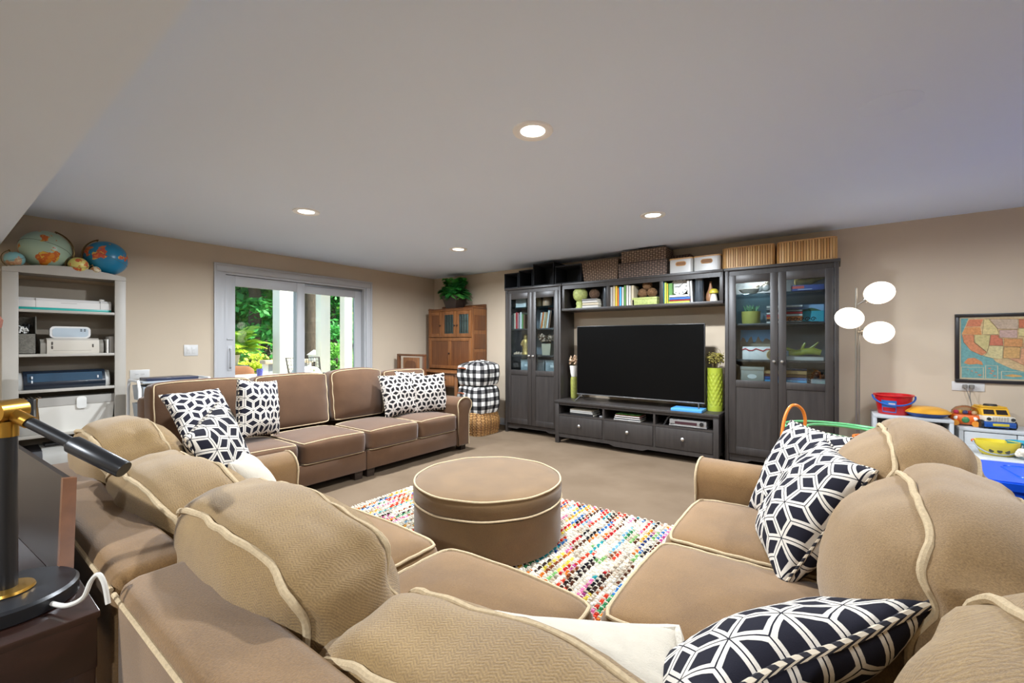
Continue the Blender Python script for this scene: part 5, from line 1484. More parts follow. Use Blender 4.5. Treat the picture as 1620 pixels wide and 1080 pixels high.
# ================================================================== corner: oak hutch, fern, chair, plaid bags
m_oak = m_wood('oak', '#6A4022', '#925E34', 0.4, 2, 0.8)
m_oak2 = m_wood('oak_dark', '#55301A', '#784A28', 0.4, 2, 0.8)
HX0, HX1, HYF, HYB, HT, HD = -5.17, -4.236, 4.765, 5.075, 1.745, 4.43
t = thing('oak_hutch', 'antique oak hutch desk with leaded glass doors in the corner', 'hutch', (HX0, HYF, 0))
W = HX1 - HX0; D_ = HYB - HYF; DZ_ = 0.80; fy = HD - HYF
u = MB()
u.box(0, 0.02, 0.0, D_, DZ_, HT).box(W - 0.02, W, 0.0, D_, DZ_, HT).box(0.02, W - 0.02, D_ - 0.015, D_, DZ_, HT).box(0.02, W - 0.02, 0.0, D_ - 0.015, HT - 0.05, HT - 0.03).box(0.02, W - 0.02, 0.012, D_ - 0.015, 1.27, 1.29)
u.build('upper_case', m_oak, t)
MB().box(0.0, W, D_ - 0.02, D_, HT, HT + 0.05, 0.008).build('back_gallery', m_oak2, t)
MB().box(-0.006, W + 0.006, -0.008, D_, HT - 0.03, HT - 0.012, 0.004).build('crown', m_oak2, t)
for zz in (0.86, 1.12, 1.40):         # side panel fields
    MB().box(W, W + 0.006, 0.03, D_ - 0.03, zz, zz + 0.22, 0.004).build('side_panel', m_oak2, t)
def panel_door(x0, x1, z0, z1, glass, knob_right, two=False):
    fr = MB(); s_ = 0.055 if not two else 0.05
    fr.box(x0, x0 + s_, -0.012, 0.008, z0, z1, 0.002).box(x1 - s_, x1, -0.012, 0.008, z0, z1, 0.002).box(x0 + s_, x1 - s_, -0.012, 0.008, z1 - s_, z1, 0.002).box(x0 + s_, x1 - s_, -0.012, 0.008, z0, z0 + s_, 0.002)
    if two: fr.box((x0 + x1) / 2 - 0.03, (x0 + x1) / 2 + 0.03, -0.012, 0.008, z0 + s_, z1 - s_, 0.002)
    d = fr.build('door', m_oak, t)
    if glass:
        MB().box(x0 + s_, x1 - s_, -0.003, 0.001, z0 + s_, z1 - s_).build('pane', M('old_glass', '#2E3C3A', 0.12, var=0.3, vs=9), d)
        lead = MB(); w_ = x1 - x0 - 2 * s_
        for k in range(1, 4): lead.box(x0 + s_ + w_ * k / 4 - 0.004, x0 + s_ + w_ * k / 4 + 0.004, -0.006, -0.002, z0 + s_, z1 - s_)
        for zz in (z0 + s_ + 0.03, z1 - s_ - 0.10): lead.box(x0 + s_, x1 - s_, -0.006, -0.002, zz - 0.003, zz + 0.003)
        lead.build('lead_bars', M('lead_grey', '#20221F', 0.5, 0.4), d)
    else:
        n = 2 if two else 1
        for k in range(n):
            a = x0 + s_ if k == 0 else (x0 + x1) / 2 + 0.03
            b = x1 - s_ if (k == n - 1) else (x0 + x1) / 2 - 0.03
            MB().box(a, b, -0.003, 0.002, z0 + s_, z1 - s_).build('panel', m_oak2, d)
    kx = (x1 - 0.025) if knob_right else (x0 + 0.025)
    if two: kx = (x0 + x1) / 2
    MB().sphere((kx, -0.026, (z0 + z1) / 2 - (0.02 if not two else 0.0)), 0.014, 12, 8).cyl((kx, -0.012, (z0 + z1) / 2 - (0.02 if not two else 0)), (kx, -0.022, (z0 + z1) / 2 - (0.02 if not two else 0)), 0.007).build('knob', M('dark_knob', '#3A2112', 0.4), d)
panel_door(0.022, 0.30, 1.295, HT - 0.055, False, True)
panel_door(0.305, 0.605, 1.295, HT - 0.055, True, True)
panel_door(0.61, W - 0.022, 1.295, HT - 0.055, True, False)
panel_door(0.022, W - 0.022, DZ_ + 0.015, 1.285, False, True, two=True)
MB().box(-0.02, W + 0.02, fy - 0.02, D_, DZ_ - 0.025, DZ_, 0.006).build('desk_top', m_oak, t)
MB().box(0.0, W, fy + 0.02, D_, DZ_ - 0.22, DZ_ - 0.026).build('drawer_case', m_oak2, t)
for k in range(2):
    d = MB().box(0.06 + k * (W - 0.12) / 2 + 0.006, 0.06 + (k + 1) * (W - 0.12) / 2 - 0.006, fy + 0.004, fy + 0.02, DZ_ - 0.20, DZ_ - 0.045, 0.003).build('drawer', m_oak, t)
    xc = 0.06 + (k + .5) * (W - 0.12) / 2
    MB().tube([(xc - 0.04, fy + 0.004, DZ_ - 0.11), (xc - 0.035, fy - 0.012, DZ_ - 0.125), (xc + 0.035, fy - 0.012, DZ_ - 0.125), (xc + 0.04, fy + 0.004, DZ_ - 0.11)], 0.005, 6).build('pull', M('iron_black', ''), d)
for xx in (0.0, W - 0.06):
    for yy in (fy + 0.01, D_ - 0.07):
        MB().box(xx, xx + 0.06, yy, yy + 0.06, 0, DZ_ - 0.026, 0.004).build('leg', m_oak, t)
MB().box(W - 0.012, W + 0.002, fy + 0.07, D_ - 0.07, 0.12, DZ_ - 0.06, 0.003).build('end_panel', m_oak2, t)

# fern
fx, fz = onY(719, 487, 4.90)
t = thing('potted_fern', 'green fern in a dark tapered square pot on the oak hutch', 'plant', (fx, 4.90, HT - 0.012))
m_pot = M('dark_pot', '#30251F', 0.5, var=0.2, vs=12)
pt = MB()
pr_ = [(-0.14, 0.0), (0.14, 0.0), (0.19, 0.21), (-0.19, 0.21)]
vb = [(-0.10, -0.08, 0), (0.10, -0.08, 0), (0.10, 0.08, 0), (-0.10, 0.08, 0), (-0.165, -0.12, 0.20), (0.165, -0.12, 0.20), (0.165, 0.12, 0.20), (-0.165, 0.12, 0.20)]
pt._add(vb, [(3, 2, 1, 0), (4, 5, 6, 7), (0, 1, 5, 4), (1, 2, 6, 5), (2, 3, 7, 6), (3, 0, 4, 7)])
pt.build('pot', m_pot, t)
def fern_fronds(parent, n, spread, h, z0, seed, mats, lw=0.02, yflat=1.0, name='frond'):
    r_ = random.Random(seed)
    for k in range(n):
        a = 2 * math.pi * (k + r_.random()) / n; el = r_.uniform(0.25, 1.0)
        L = spread * r_.uniform(0.7, 1.1)
        mb = MB(); pts = []
        N = 12
        for q in range(N + 1):
            s_ = q / N
            out = L * s_ * (1 - 0.35 * el); up_ = h * el * math.sin(s_ * math.pi * 0.62) * 1.1 - 0.10 * (1 - el) * s_ * s_ * 2
            pts.append(Vector((math.cos(a) * out, math.sin(a) * out * yflat, z0 + up_)))
        mb.tube(pts, [0.003 * (1 - 0.8 * i / N) for i in range(N + 1)], 4)
        for q in range(1, N + 1):
            tdir = (pts[q] - pts[q - 1]).normalized(); sd_ = tdir.cross(Vector((0, 0, 1)))
            if sd_.length < 1e-3: continue
            sd_.normalize()
            ll = (0.075 * math.sin(math.pi * (0.12 + 0.86 * q / N)) + 0.012) * spread / 0.3
            for sg in (-1, 1):
                for off in (0.0, 0.5):
                    b0 = pts[q - 1].lerp(pts[q], off)
                    tp = b0 + sd_ * sg * ll + tdir * ll * 0.55 - Vector((0, 0, ll * 0.25))
                    md = b0.lerp(tp, 0.45); pn = tdir * lw * 0.5
                    mb._add([tuple(b0), tuple(md + pn), tuple(tp), tuple(md - pn)], [(0, 1, 2, 3)])
        mb.build(name, mats[k % len(mats)], parent, fix=False, sharp=180)
m_f1 = M('fern_green', '#2F8A35', 0.5, var=0.3, vs=20); m_f2 = M('fern_deep', '#1E6B2C', 0.5, var=0.3, vs=20); m_f3 = M('fern_light', '#54A745', 0.5, var=0.3, vs=20)
fern_fronds(t, 60, 0.40, 0.27, 0.185, 6, [m_f1, m_f2, m_f3], 0.024, 0.45)

# wooden chair with a panelled back, between sofa and hutch
cx0, cx1 = -5.26, -4.70
t = thing('wooden_chair', 'oak chair with a carved back panel beside the hutch', 'chair', ((cx0 + cx1) / 2, 4.05, 0), (0, 0, 0))
w_ = (cx1 - cx0) / 2; TP = 1.015
for sx in (-1, 1):
    MB().box(sx * w_ - 0.022, sx * w_ + 0.022, 0.18, 0.222, 0, TP, 0.004).build('back_post', m_oak2, t)
    MB().box(sx * w_ - 0.022, sx * w_ + 0.022, -0.22, -0.178, 0, 0.43, 0.004).build('leg', m_oak2, t)
MB().box(-w_ - 0.022, w_ + 0.022, 0.18, 0.222, TP, TP + 0.03, 0.005).build('top_rail', m_oak2, t)
MB().box(-0.17, 0.17, 0.19, 0.21, 0.60, TP - 0.02, 0.004).build('back_panel', m_oak, t)
MB().prism(rrect(0.24, 0.20, 0.07, 5, 0, 0.85), 'y', 0.183, 0.19).build('carving', m_oak2, t)
MB().box(-w_, w_, 0.185, 0.215, 0.56, 0.60, 0.003).build('lower_rail', m_oak2, t)
MB().box(-w_ - 0.02, w_ + 0.02, -0.23, 0.23, 0.43, 0.455, 0.006).build('seat', m_oak, t)

# wicker basket and plaid bags
bxc, byc = -3.885, 4.46
m_sea = m_weave('seagrass', '#B98A52', '#A27440', 0.050, 0.024, '#4A2E16', 1.0)
t = thing('seagrass_basket', 'round-cornered seagrass basket with an oval handle under the plaid bags', 'basket', (bxc, byc, 0))
def bfn(uu, vv):
    a = 2 * math.pi * uu
    r0 = 0.225 + 0.028 * math.sin(vv * math.pi) - 0.012 * vv
    p = 5.0
    cxx, syy = math.cos(a), math.sin(a)
    k = (abs(cxx) ** p + abs(syy) ** p) ** (-1 / p)
    hgt = 0.30 + (0.06 * max(0, -cxx * 1.0) ** 6 if True else 0)
    z = vv * hgt
    z_b = 0.004 * math.sin(vv * math.pi * 15 * 2)
    rr = (r0 + z_b) * k + 0.004 * math.sin(a * 44 + (int(vv * 15) % 2) * math.pi)
    return (rr * cxx, rr * syy, z), (a * 0.25, vv * 0.33)
bk = MB(); bk.grid(bfn, 132, 90, closed_u=True)
bk.build('weave', m_sea, t, fix=True, sharp=180)
MB().prism([(0.21 * math.cos(a) * (abs(math.cos(a)) ** 5 + abs(math.sin(a)) ** 5) ** -.2, 0.21 * math.sin(a) * (abs(math.cos(a)) ** 5 + abs(math.sin(a)) ** 5) ** -.2) for a in [2 * math.pi * k / 32 for k in range(32)]], 'z', 0.0, 0.01).build('bottom', m_sea, t)
# oval handle hole facing the sofa arm
hp = Vector((-0.165, -0.205, 0.285))
ov = MB(); ov.M = Matrix.Translation(hp) @ Matrix.Rotation(R(-38), 4, 'Z')
ov.tube([(0.065 * math.cos(k * math.pi / 12), 0, 0.07 * math.sin(k * math.pi / 12)) for k in range(24)], 0.014, 8, closed=True)
hnd = ov.build('handle', m_sea, t)
oh = MB(); oh.M = Matrix.Translation(hp) @ Matrix.Rotation(R(-38), 4, 'Z')
oh.prism([(0.055 * math.cos(k * math.pi / 12), 0.06 * math.sin(k * math.pi / 12)) for k in range(24)], 'y', -0.004, 0.004)
oh.build('handle_hole', m_dark, hnd)
def m_plaid():
    q = NT('buffalo_plaid'); q.set(Roughness=0.9); q.b.inputs['Specular IOR Level'].default_value = 0.15
    sp = q.n('ShaderNodeSeparateXYZ'); q.l(q.coord('UV'), sp.inputs[0])
    a = q.math('GREATER_THAN', q.math('FRACT', q.math('DIVIDE', sp.outputs[0], 0.105)), 0.5)
    b = q.math('GREATER_THAN', q.math('FRACT', q.math('DIVIDE', sp.outputs[1], 0.105)), 0.5)
    f = q.math('MULTIPLY', q.math('ADD', a, b), 0.5)
    q.base(q.ramp(f, [(0.0, '#E2DFD8'), (0.3, '#5D5A58'), (0.8, '#171617')], 'CONSTANT'))
    q.bump(q.noise(q.coord('Object'), 350, 2), 0.4, 0.002)
    return q.m
m_pl = m_plaid()
def bag(z0, h, label, seed, top):
    t = thing('plaid_bag', label, 'bag', (bxc + 0.02, byc - 0.0, z0), (0, 0, R(4 * (seed - 2))), 'plaid storage bags')
    def fn(uu, vv):
        a = 2 * math.pi * uu; p = 6.0
        cxx, syy = math.cos(a), math.sin(a)
        k = (abs(cxx) ** p + abs(syy) ** p) ** (-1 / p)
        r0 = 0.205 + 0.030 * math.sin(math.pi * min(max(vv, 0), 1)) ** 0.7
        if vv > 0.86 and top: r0 *= 1 - 0.35 * ((vv - 0.86) / 0.14) ** 2
        q = Vector((cxx * 2 + seed, syy * 2, vv * 3))
        r0 += 0.010 * noise.noise(q * 1.5)
        z = vv * h + 0.016 * noise.noise(q) * vv
        return (r0 * k * cxx, r0 * k * syy * 0.95, z), (a * 0.262, vv * h)
    mb = MB(); mb.grid(fn, 72, 26, closed_u=True)
    mb.build('body', m_pl, t, sharp=180)
    if True:
        cap = MB()
        def fc(uu, vv):
            p0, uv0 = fn(uu, 1.0)
            s_ = 1 - vv
            return (p0[0] * s_ + 1e-4 * math.cos(uu * 6.28), p0[1] * s_ + 1e-4 * math.sin(uu * 6.28), p0[2] + 0.02 * math.sin(vv * 1.57)), (p0[0] * s_ + 0.3, p0[1] * s_ + 0.3)
        cap.grid(fc, 72, 6, closed_u=True)
        cap.build('flap', m_pl, t, sharp=180)
    MB().tube([(-0.165, -0.222, h * 0.74), (-0.10, -0.234, h * 0.76), (-0.035, -0.234, h * 0.74)], 0.010, 6).build('leather_handle', M('leather_tan', '#8A4A2C', 0.5), t)
    return t
bag(0.285, 0.345, 'black and white plaid bag sitting in the seagrass basket', 1.0, False)
bag(0.652, 0.30, 'black and white plaid bag on top of another plaid bag', 3.0, True)

# ================================================================== floor lamp, map and toys on the right
lxf, lyf = 0.150, 4.46
t = thing('floor_lamp', 'slim nickel floor lamp with three lit glass globes', 'floor lamp', (lxf, lyf, 0))
m_nick = M('brushed_nickel', '#9A948A', 0.3, 0.9)
m_emit('globe_glow', '#FFF3E2', 1.6)
MB().lathe([(0.001, 0), (0.125, 0), (0.125, 0.015), (0.118, 0.022), (0.02, 0.026), (0.001, 0.026)], 36).build('base', m_nick, t)
MB().cyl((-0.008, 0, 0.02), (-0.008, 0, 1.655), 0.0075, seg=12).cyl((0.010, 0, 0.02), (0.010, 0, 1.36), 0.0055, seg=12).build('pole', m_nick, t)
def lamp_globe(px, py, r, yoff, zj, tilt):
    X, Z = onY(px, py, lyf + yoff)
    c0 = Vector((X - lxf, yoff, Z))
    hd = MB()
    d = c0 - Vector((0, 0, zj))
    e = c0 - d.normalized() * r * 0.86
    hd.tube([(0, 0, zj), tuple(e)], 0.006, 8)
    hd.cyl(e - d.normalized() * 0.02, e + d.normalized() * 0.02, 0.024, 0.03, 16)
    hd.build('socket_arm', m_nick, t)
    MB().sphere((0, 0, 0), r, 28, 18, sc=(1, 1, 0.88)).build('glass_globe', MATS['globe_glow'], t, tuple(c0), tilt)
    ld = bpy.data.lights.new('globe_lamp', 'POINT'); ld.energy = 2.5; ld.color = (1, 0.93, 0.84); ld.shadow_soft_size = 0.02
lamp_globe(1391, 463, 0.098, -0.02, 1.52, (0, R(-12), 0))
lamp_globe(1343.5, 503, 0.095, -0.10, 1.46, (0, R(15), 0))
lamp_globe(1390, 526, 0.098, -0.02, 1.30, (0, R(-14), 0))

# ---- framed map
mx0, mz1 = onY(1511, 497, YW - 0.02); _, mz0 = onY(1511, 604, YW - 0.02)
MW, MH = 0.86, mz1 - mz0
t = thing('framed_map', 'framed vintage map of the United States on the wall', 'map', (mx0, YW, mz0))
m_fr2 = M('map_frame_black', '#1E1814', 0.35)
fb = 0.026
fr = MB(); fr.box(0, MW, -0.022, 0, 0, fb, 0.003).box(0, MW, -0.022, 0, MH - fb, MH, 0.003).box(0, fb, -0.022, 0, fb, MH - fb, 0.003).box(MW - fb, MW, -0.022, 0, fb, MH - fb, 0.003)
fr.build('frame', m_fr2, t)
MB().box(fb, MW - fb, -0.008, -0.001, fb, MH - fb).build('paper', M('map_paper', '#CDBE9C', 0.8), t)
iw, ih = MW - 2 * fb - 0.02, MH - 2 * fb - 0.02
ox, oz = fb + 0.01, fb + 0.01
def mp(u, v): return (ox + u * iw, oz + v * ih)
def mpoly(name, pts, c, lay, noisy=True):
    m = M('map_' + c.lstrip('#'), c, 0.85, var=0.18 if noisy else 0.0, vs=70)
    return MB().prism([mp(u, v) for u, v in pts], 'y', -0.0083 - 0.0003 * (lay + 1), -0.0078).build(name, m, t)
mpoly('sea_print', [(0, 0), (1, 0), (1, 1), (0, 1)], '#6FA3A0', 0)
mpoly('land_print', [(0.055, 1.0), (0.03, 0.86), (0.005, 0.74), (0.02, 0.60), (0.07, 0.46), (0.14, 0.39), (0.22, 0.36), (0.25, 0.28), (0.36, 0.17), (0.46, 0.12), (0.50, 0.17), (0.53, 0.26), (0.60, 0.28), (0.72, 0.27), (0.76, 0.16), (0.80, 0.10), (0.83, 0.2), (0.82, 0.34), (0.90, 0.52), (0.96, 0.70), (1.0, 0.80), (1.0, 1.0)], '#CFB486', 1)
ST = [('#CE8260', [(0.06, 0.98), (0.035, 0.86), (0.14, 0.86), (0.16, 0.98)]), ('#D6965F', [(0.032, 0.85), (0.01, 0.74), (0.15, 0.72), (0.14, 0.85)]), ('#D08A62', [(0.01, 0.73), (0.02, 0.60), (0.075, 0.46), (0.15, 0.38), (0.185, 0.43), (0.095, 0.60), (0.095, 0.725)]),
      ('#C9BC84', [(0.10, 0.725), (0.10, 0.60), (0.185, 0.44), (0.20, 0.52), (0.21, 0.72)]), ('#D8C68E', [(0.165, 0.98), (0.155, 0.73), (0.27, 0.73), (0.26, 0.82), (0.20, 0.98)]), ('#C4AE96', [(0.205, 0.98), (0.265, 0.82), (0.40, 0.81), (0.40, 0.97)]),
      ('#C5A79A', [(0.275, 0.80), (0.275, 0.68), (0.395, 0.67), (0.395, 0.80)]), ('#CB7A5E', [(0.215, 0.72), (0.205, 0.55), (0.30, 0.545), (0.295, 0.66), (0.27, 0.67), (0.27, 0.715)]), ('#D39A63', [(0.305, 0.66), (0.305, 0.53), (0.43, 0.525), (0.43, 0.655)]),
      ('#CFC391', [(0.20, 0.54), (0.19, 0.43), (0.165, 0.37), (0.24, 0.33), (0.295, 0.33), (0.30, 0.54)]), ('#D2A86C', [(0.305, 0.52), (0.30, 0.34), (0.41, 0.345), (0.415, 0.52)]), ('#D3A07A', [(0.42, 0.50), (0.415, 0.34), (0.33, 0.345), (0.42, 0.25), (0.50, 0.17), (0.53, 0.27), (0.58, 0.30), (0.58, 0.44), (0.47, 0.46), (0.47, 0.50)]),
      ('#C87A58', [(0.405, 0.97), (0.405, 0.83), (0.56, 0.82), (0.56, 0.96)]), ('#D5C78E', [(0.405, 0.82), (0.405, 0.70), (0.57, 0.68), (0.57, 0.81)]), ('#CFC18A', [(0.435, 0.69), (0.435, 0.59), (0.60, 0.57), (0.58, 0.67)]), ('#D09A72', [(0.435, 0.58), (0.435, 0.51), (0.60, 0.50), (0.60, 0.565)]),
      ('#C9C6A0', [(0.475, 0.495), (0.475, 0.465), (0.58, 0.445), (0.60, 0.495)]), ('#D7A868', [(0.61, 0.62), (0.61, 0.45), (0.70, 0.45), (0.72, 0.61)]), ('#C9805C', [(0.71, 0.44), (0.66, 0.29), (0.74, 0.28), (0.80, 0.44)]), ('#D8C68A', [(0.62, 0.82), (0.62, 0.64), (0.78, 0.63), (0.80, 0.80)]), ('#CE9A66', [(0.80, 0.62), (0.80, 0.46), (0.90, 0.52), (0.95, 0.66)])]
for c_, p_ in ST: mpoly('state_print', p_, c_, 2)
bl = MB()
for c_, p_ in ST[2:16]:
    bl.tube([(mp(u, v)[0], -0.0096, mp(u, v)[1]) for u, v in p_], 0.0009, 4, closed=True)
bl.build('border_print', M('map_ink', '#5A3322', 0.8), t)
for (a, b, c, d) in ((0.0, 0.0, 0.165, 0.185), (0.175, 0.0, 0.265, 0.22), (0.285, 0.0, 0.47, 0.13)):
    mpoly('inset_paper', [(a, b), (c, b), (c, d), (a, d)], '#CDBE9C', 2, False)
    e = 0.006
    mpoly('inset_sea', [(a + e, b + e), (c - e, b + e), (c - e, d - e), (a + e, d - e)], '#6FA3A0', 3)
mpoly('inset_land', [(0.02, 0.25), (0.05, 0.33), (0.10, 0.34), (0.15, 0.28), (0.16, 0.22), (0.12, 0.24), (0.06, 0.225)], '#CE8A5A', 3)
for (x, y, s_) in ((0.05, 0.14, .008), (0.08, 0.12, .01), (0.11, 0.10, .012), (0.135, 0.055, .018), (0.205, 0.17, .014), (0.225, 0.13, .016), (0.215, 0.09, .014), (0.24, 0.05, .014)):
    mpoly('inset_island', [(x - s_, y), (x, y + s_ * 0.9), (x + s_, y + s_ * .2), (x + s_ * .3, y - s_)], '#C98A6A', 4)
mpoly('inset_island', [(0.30, 0.06), (0.36, 0.085), (0.42, 0.07), (0.43, 0.05), (0.36, 0.04)], '#D3A25E', 4)
m_glass('map_glass', '#FFFFFF', 0.02)
MB().box(fb, MW - fb, -0.0135, -0.0115, fb, MH - fb).build('pane', MATS['map_glass'], t)

# ---- cord from the outlet to the toys
c_ = MB()
for dx, sw in ((-0.02, 0.035), (0.02, -0.03)):
    c_.tube(smooth([(OX + dx, YW - 0.012, OZ), (OX + dx, YW - 0.035, OZ - 0.005), (OX + dx + sw * 0.5, YW - 0.04, OZ - 0.07), (OX + 0.012, YW - 0.05, OZ - 0.16), (OX - 0.012, YW - 0.06, OZ - 0.24)]), 0.0028, 6)
    c_.box(OX + dx - 0.014, OX + dx + 0.014, YW - 0.036, YW - 0.0115, OZ - 0.016, OZ + 0.016, 0.004)
o = c_.build('power_cord', M('cord_grey', '#77726B', 0.5)); tag(o, 'grey cord hanging from the outlet below the map', 'cord')

# ---- white cube shelf and white play storage unit
m_ws = M('white_plastic', '#B9BCBE', 0.4)
QX0, QX1, QY0, QZ = 0.262, 0.742, 4.72, 0.615
t = thing('cube_shelf', 'white cube shelf with bins under the red bucket', 'shelf', (QX0, QY0, 0))
W = QX1 - QX0; Dp = YW - 0.02 - QY0
c = MB(); s_ = 0.024
c.box(0, s_, 0, Dp, 0, QZ - s_, 0.002).box(W - s_, W, 0, Dp, 0, QZ - s_, 0.002).box(s_, W - s_, Dp - 0.01, Dp, 0.02, QZ - s_)
c.build('side_frame', m_ws, t)
MB().box(0, W, 0, Dp, QZ - s_, QZ, 0.003).build('top', m_ws, t)
for z in (0.03, 0.24, 0.43): MB().box(s_, W - s_, 0.005, Dp - 0.01, z - 0.018, z, 0.002).build('shelf', m_ws, t)
SX = QX0 + s_ + 0.01
t2 = thing('toy_bin', 'white plastic bin on the middle level of the cube shelf', 'bin', (SX + 0.07, QY0 + 0.03, 0.2402)); open_box(MB(), 0.32, 0.28, 0.12, 0.004, 0.02).build('tub', m_ws, t2, fix=False)
MB().box(0.0, 0.32, -0.008, 0.004, 0.108, 0.125, 0.003).build('lip', m_ws, t2)
t2 = thing('toy_bin', 'white plastic bin on the lowest level of the cube shelf', 'bin', (SX + 0.07, QY0 + 0.03, 0.0302)); open_box(MB(), 0.32, 0.28, 0.12, 0.004, 0.02).build('tub', m_ws, t2, fix=False)
MB().box(0.0, 0.32, -0.008, 0.004, 0.108, 0.125, 0.003).build('lip', m_ws, t2)
t2 = thing('game_console', 'low black console with white lettering on the top cube level', 'console', (SX + 0.05, QY0 + 0.04, 0.4302))
MB().box(0, 0.36, 0, 0.24, 0, 0.09, 0.004).build('body', hexm('#3C4448', 0.5), t2)
MB().tube([(0.14 + 0.02 * k, -0.002, 0.045 + 0.012 * math.sin(k * 2.1)) for k in range(8)], 0.004, 5).build('scribble_print', hexm('#B9C0C2'), t2)

# red bucket
X, Z = onY(1413, 646, 4.90)
t = thing('toy_bucket', 'red toy bucket with a blue handle on the cube shelf', 'bucket', (X, 4.88, QZ))
m_red = M('bucket_red', '#C0141C', 0.3)
bh = 0.165
MB().lathe([(0.001, 0.002), (0.098, 0.0), (0.102, 0.004), (0.124, bh - 0.012), (0.134, bh - 0.01), (0.134, bh), (0.118, bh), (0.098, 0.012), (0.001, 0.01)], 36).build('pail', m_red, t, sharp=50)
def band(z0, z1, a0, a1, dr=0.0012):
    mb = MB()
    def fn(uu, vv):
        a = R(a0 + (a1 - a0) * uu); z = z0 + (z1 - z0) * vv
        r = 0.102 + (0.124 - 0.102) * z / (bh - 0.012) + dr
        return (r * math.cos(a), r * math.sin(a), z), (uu, vv)
    mb.grid(fn, 14, 2); return mb
band(0.02, 0.12, 225, 275).build('sticker', hexm('#2C66A8', 0.3), t, fix=False)
band(0.028, 0.062, 228, 272, 0.0018).build('sticker_stripe', hexm('#A81820', 0.3), t, fix=False)
band(0.085, 0.10, 250, 271, 0.0018).build('sticker_text', hexm('#C9B8B8', 0.3), t, fix=False)
MB().tube([(0.138 * math.cos(R(a)), 0.136 * math.sin(R(a)), bh - 0.014 - 0.068 * math.sin(R(a - 180))) for a in range(180, 361, 9)], 0.0065, 8).build('handle', hexm('#2456A8', 0.35), t)
# pie-shaped toy
X, Z = onY(1466, 650, 4.83)
t = thing('pie_toy', 'round toy dish with a golden dome and blue rim beside the bucket', 'toy', (X, 4.86, QZ))
MB().lathe([(0.001, 0), (0.10, 0), (0.14, 0.03), (0.146, 0.038), (0.001, 0.038)], 36).build('dish', hexm('#234F9C', 0.3), t)
MB().lathe([(0.15, 0.036), (0.15, 0.042), (0.125, 0.062), (0.08, 0.078), (0.001, 0.083)], 36).build('dome', hexm('#D69A2E', 0.35), t)

UX0, UX1, UY0, UZ = 0.775, 1.66, 4.76, 0.565
t = thing('play_storage', 'long white play storage unit below the framed map', 'storage unit', (UX0, UY0, 0))
W = UX1 - UX0; Dp = YW - 0.02 - UY0
MB().box(0, W, 0, Dp, UZ - 0.025, UZ, 0.004).build('top', m_ws, t)
MB().box(0.0, 0.025, 0, Dp, 0, UZ - 0.025).box(W - 0.025, W, 0, Dp, 0, UZ - 0.025).box(0.025, W - 0.025, Dp - 0.01, Dp, 0, UZ - 0.025).build('carcass', m_ws, t)
for k in range(3):
    a, b = 0.028 + k * (W - 0.056) / 3, 0.028 + (k + 1) * (W - 0.056) / 3 - 0.004
    d = MB().box(a, b, 0.0, 0.02, 0.02, UZ - 0.03, 0.004).build('door_panel', m_ws, t)
    MB().box(b - 0.10, b - 0.02, -0.012, 0.0, 0.37, 0.39, 0.003).build('pull', m_ws, d)
# white table tray in front
tx0, tz_ = onY(1545, 705, 4.55)
t = thing('activity_tray', 'white rimmed play table in front of the storage unit', 'play table', (1.28, 4.50, 0))
tt = 0.445
MB().prism(rrect(1.02, 0.46, 0.10, 6), 'z', tt - 0.05, tt - 0.02).build('shelf_top', m_ws, t)
MB().tube([(u_, v_, tt - 0.02) for u_, v_ in rrect(1.03, 0.47, 0.10, 6)], 0.018, 8, closed=True).build('rim', m_ws, t)
for sx in (-1, 1):
    for sy in (-1, 1): MB().cyl((sx * 0.42, sy * 0.16, 0), (sx * 0.42, sy * 0.16, tt - 0.05), 0.025, seg=12).build('leg', m_ws, t)
# toys on the unit
X, Z = onY(1527, 662, 4.90)
t = thing('toy_car', 'orange round bug-shaped toy car with a clear dome', 'toy', (X, 4.90, UZ), (0, 0, R(-8)))
m_or = M('toy_orange', '#D8641C', 0.35)
MB().lathe([(0.001, 0.012), (0.07, 0.012), (0.094, 0.035), (0.098, 0.06), (0.085, 0.085), (0.001, 0.088)], 30, sy=0.75).build('body', m_or, t)
for k, c_ in enumerate(('#C93A7A', '#D9B22E', '#3E4FA8', '#B83A2E', '#E0D6C0')):
    MB().sphere((-0.05 + 0.025 * k, 0.01 * (k % 2), 0.10), 0.017, 12, 8).build('passenger', hexm(c_, 0.4), t)
MB().lathe([(0.082, 0.086), (0.078, 0.115), (0.055, 0.142), (0.02, 0.155), (0.001, 0.157)], 26, sy=0.75, cap=False).build('dome', m_glass('dome_plastic', '#E8DCC8', 0.05), t)
MB().sphere((0, -0.066, 0.05), 0.024, 14, 10, sc=(1, 0.5, 1)).build('nose_badge', hexm('#3A7A4A', 0.4), t)
for sx in (-1, 1):
    MB().sphere((sx * 0.052, -0.058, 0.06), 0.015, 12, 8, sc=(1, 0.5, 1)).build('eye', hexm('#EAE4DA', 0.4), t)
    for sy in (-1, 1): MB().lathe([(0.001, -0.012), (0.022, -0.012), (0.022, 0.012), (0.001, 0.012)], 16).build('wheel', hexm('#D98A2A', 0.4), t, (sx * 0.055, sy * 0.058, 0.022), (R(90), 0, 0))
X, Z = onY(1570, 668, 4.88)
t = thing('toy_truck', 'yellow and blue toy truck with a silver grille on the white unit', 'toy', (X + 0.0, 4.90, UZ), (0, 0, R(12)))
m_ty = M('toy_yellow', '#DDA81E', 0.35); m_tb = M('toy_blue', '#1D4E9A', 0.35)
MB().box(-0.085, 0.085, -0.12, 0.10, 0.015, 0.055, 0.006).build('chassis', m_tb, t)
MB().box(-0.082, 0.082, -0.118, 0.09, 0.055, 0.095, 0.008).build('hood', hexm('#D8D2C4', 0.35), t)
MB().prism([(-0.06, 0.095), (0.095, 0.095), (0.09, 0.15), (-0.03, 0.15)], 'x', -0.078, 0.078).build('cab', m_ty, t)
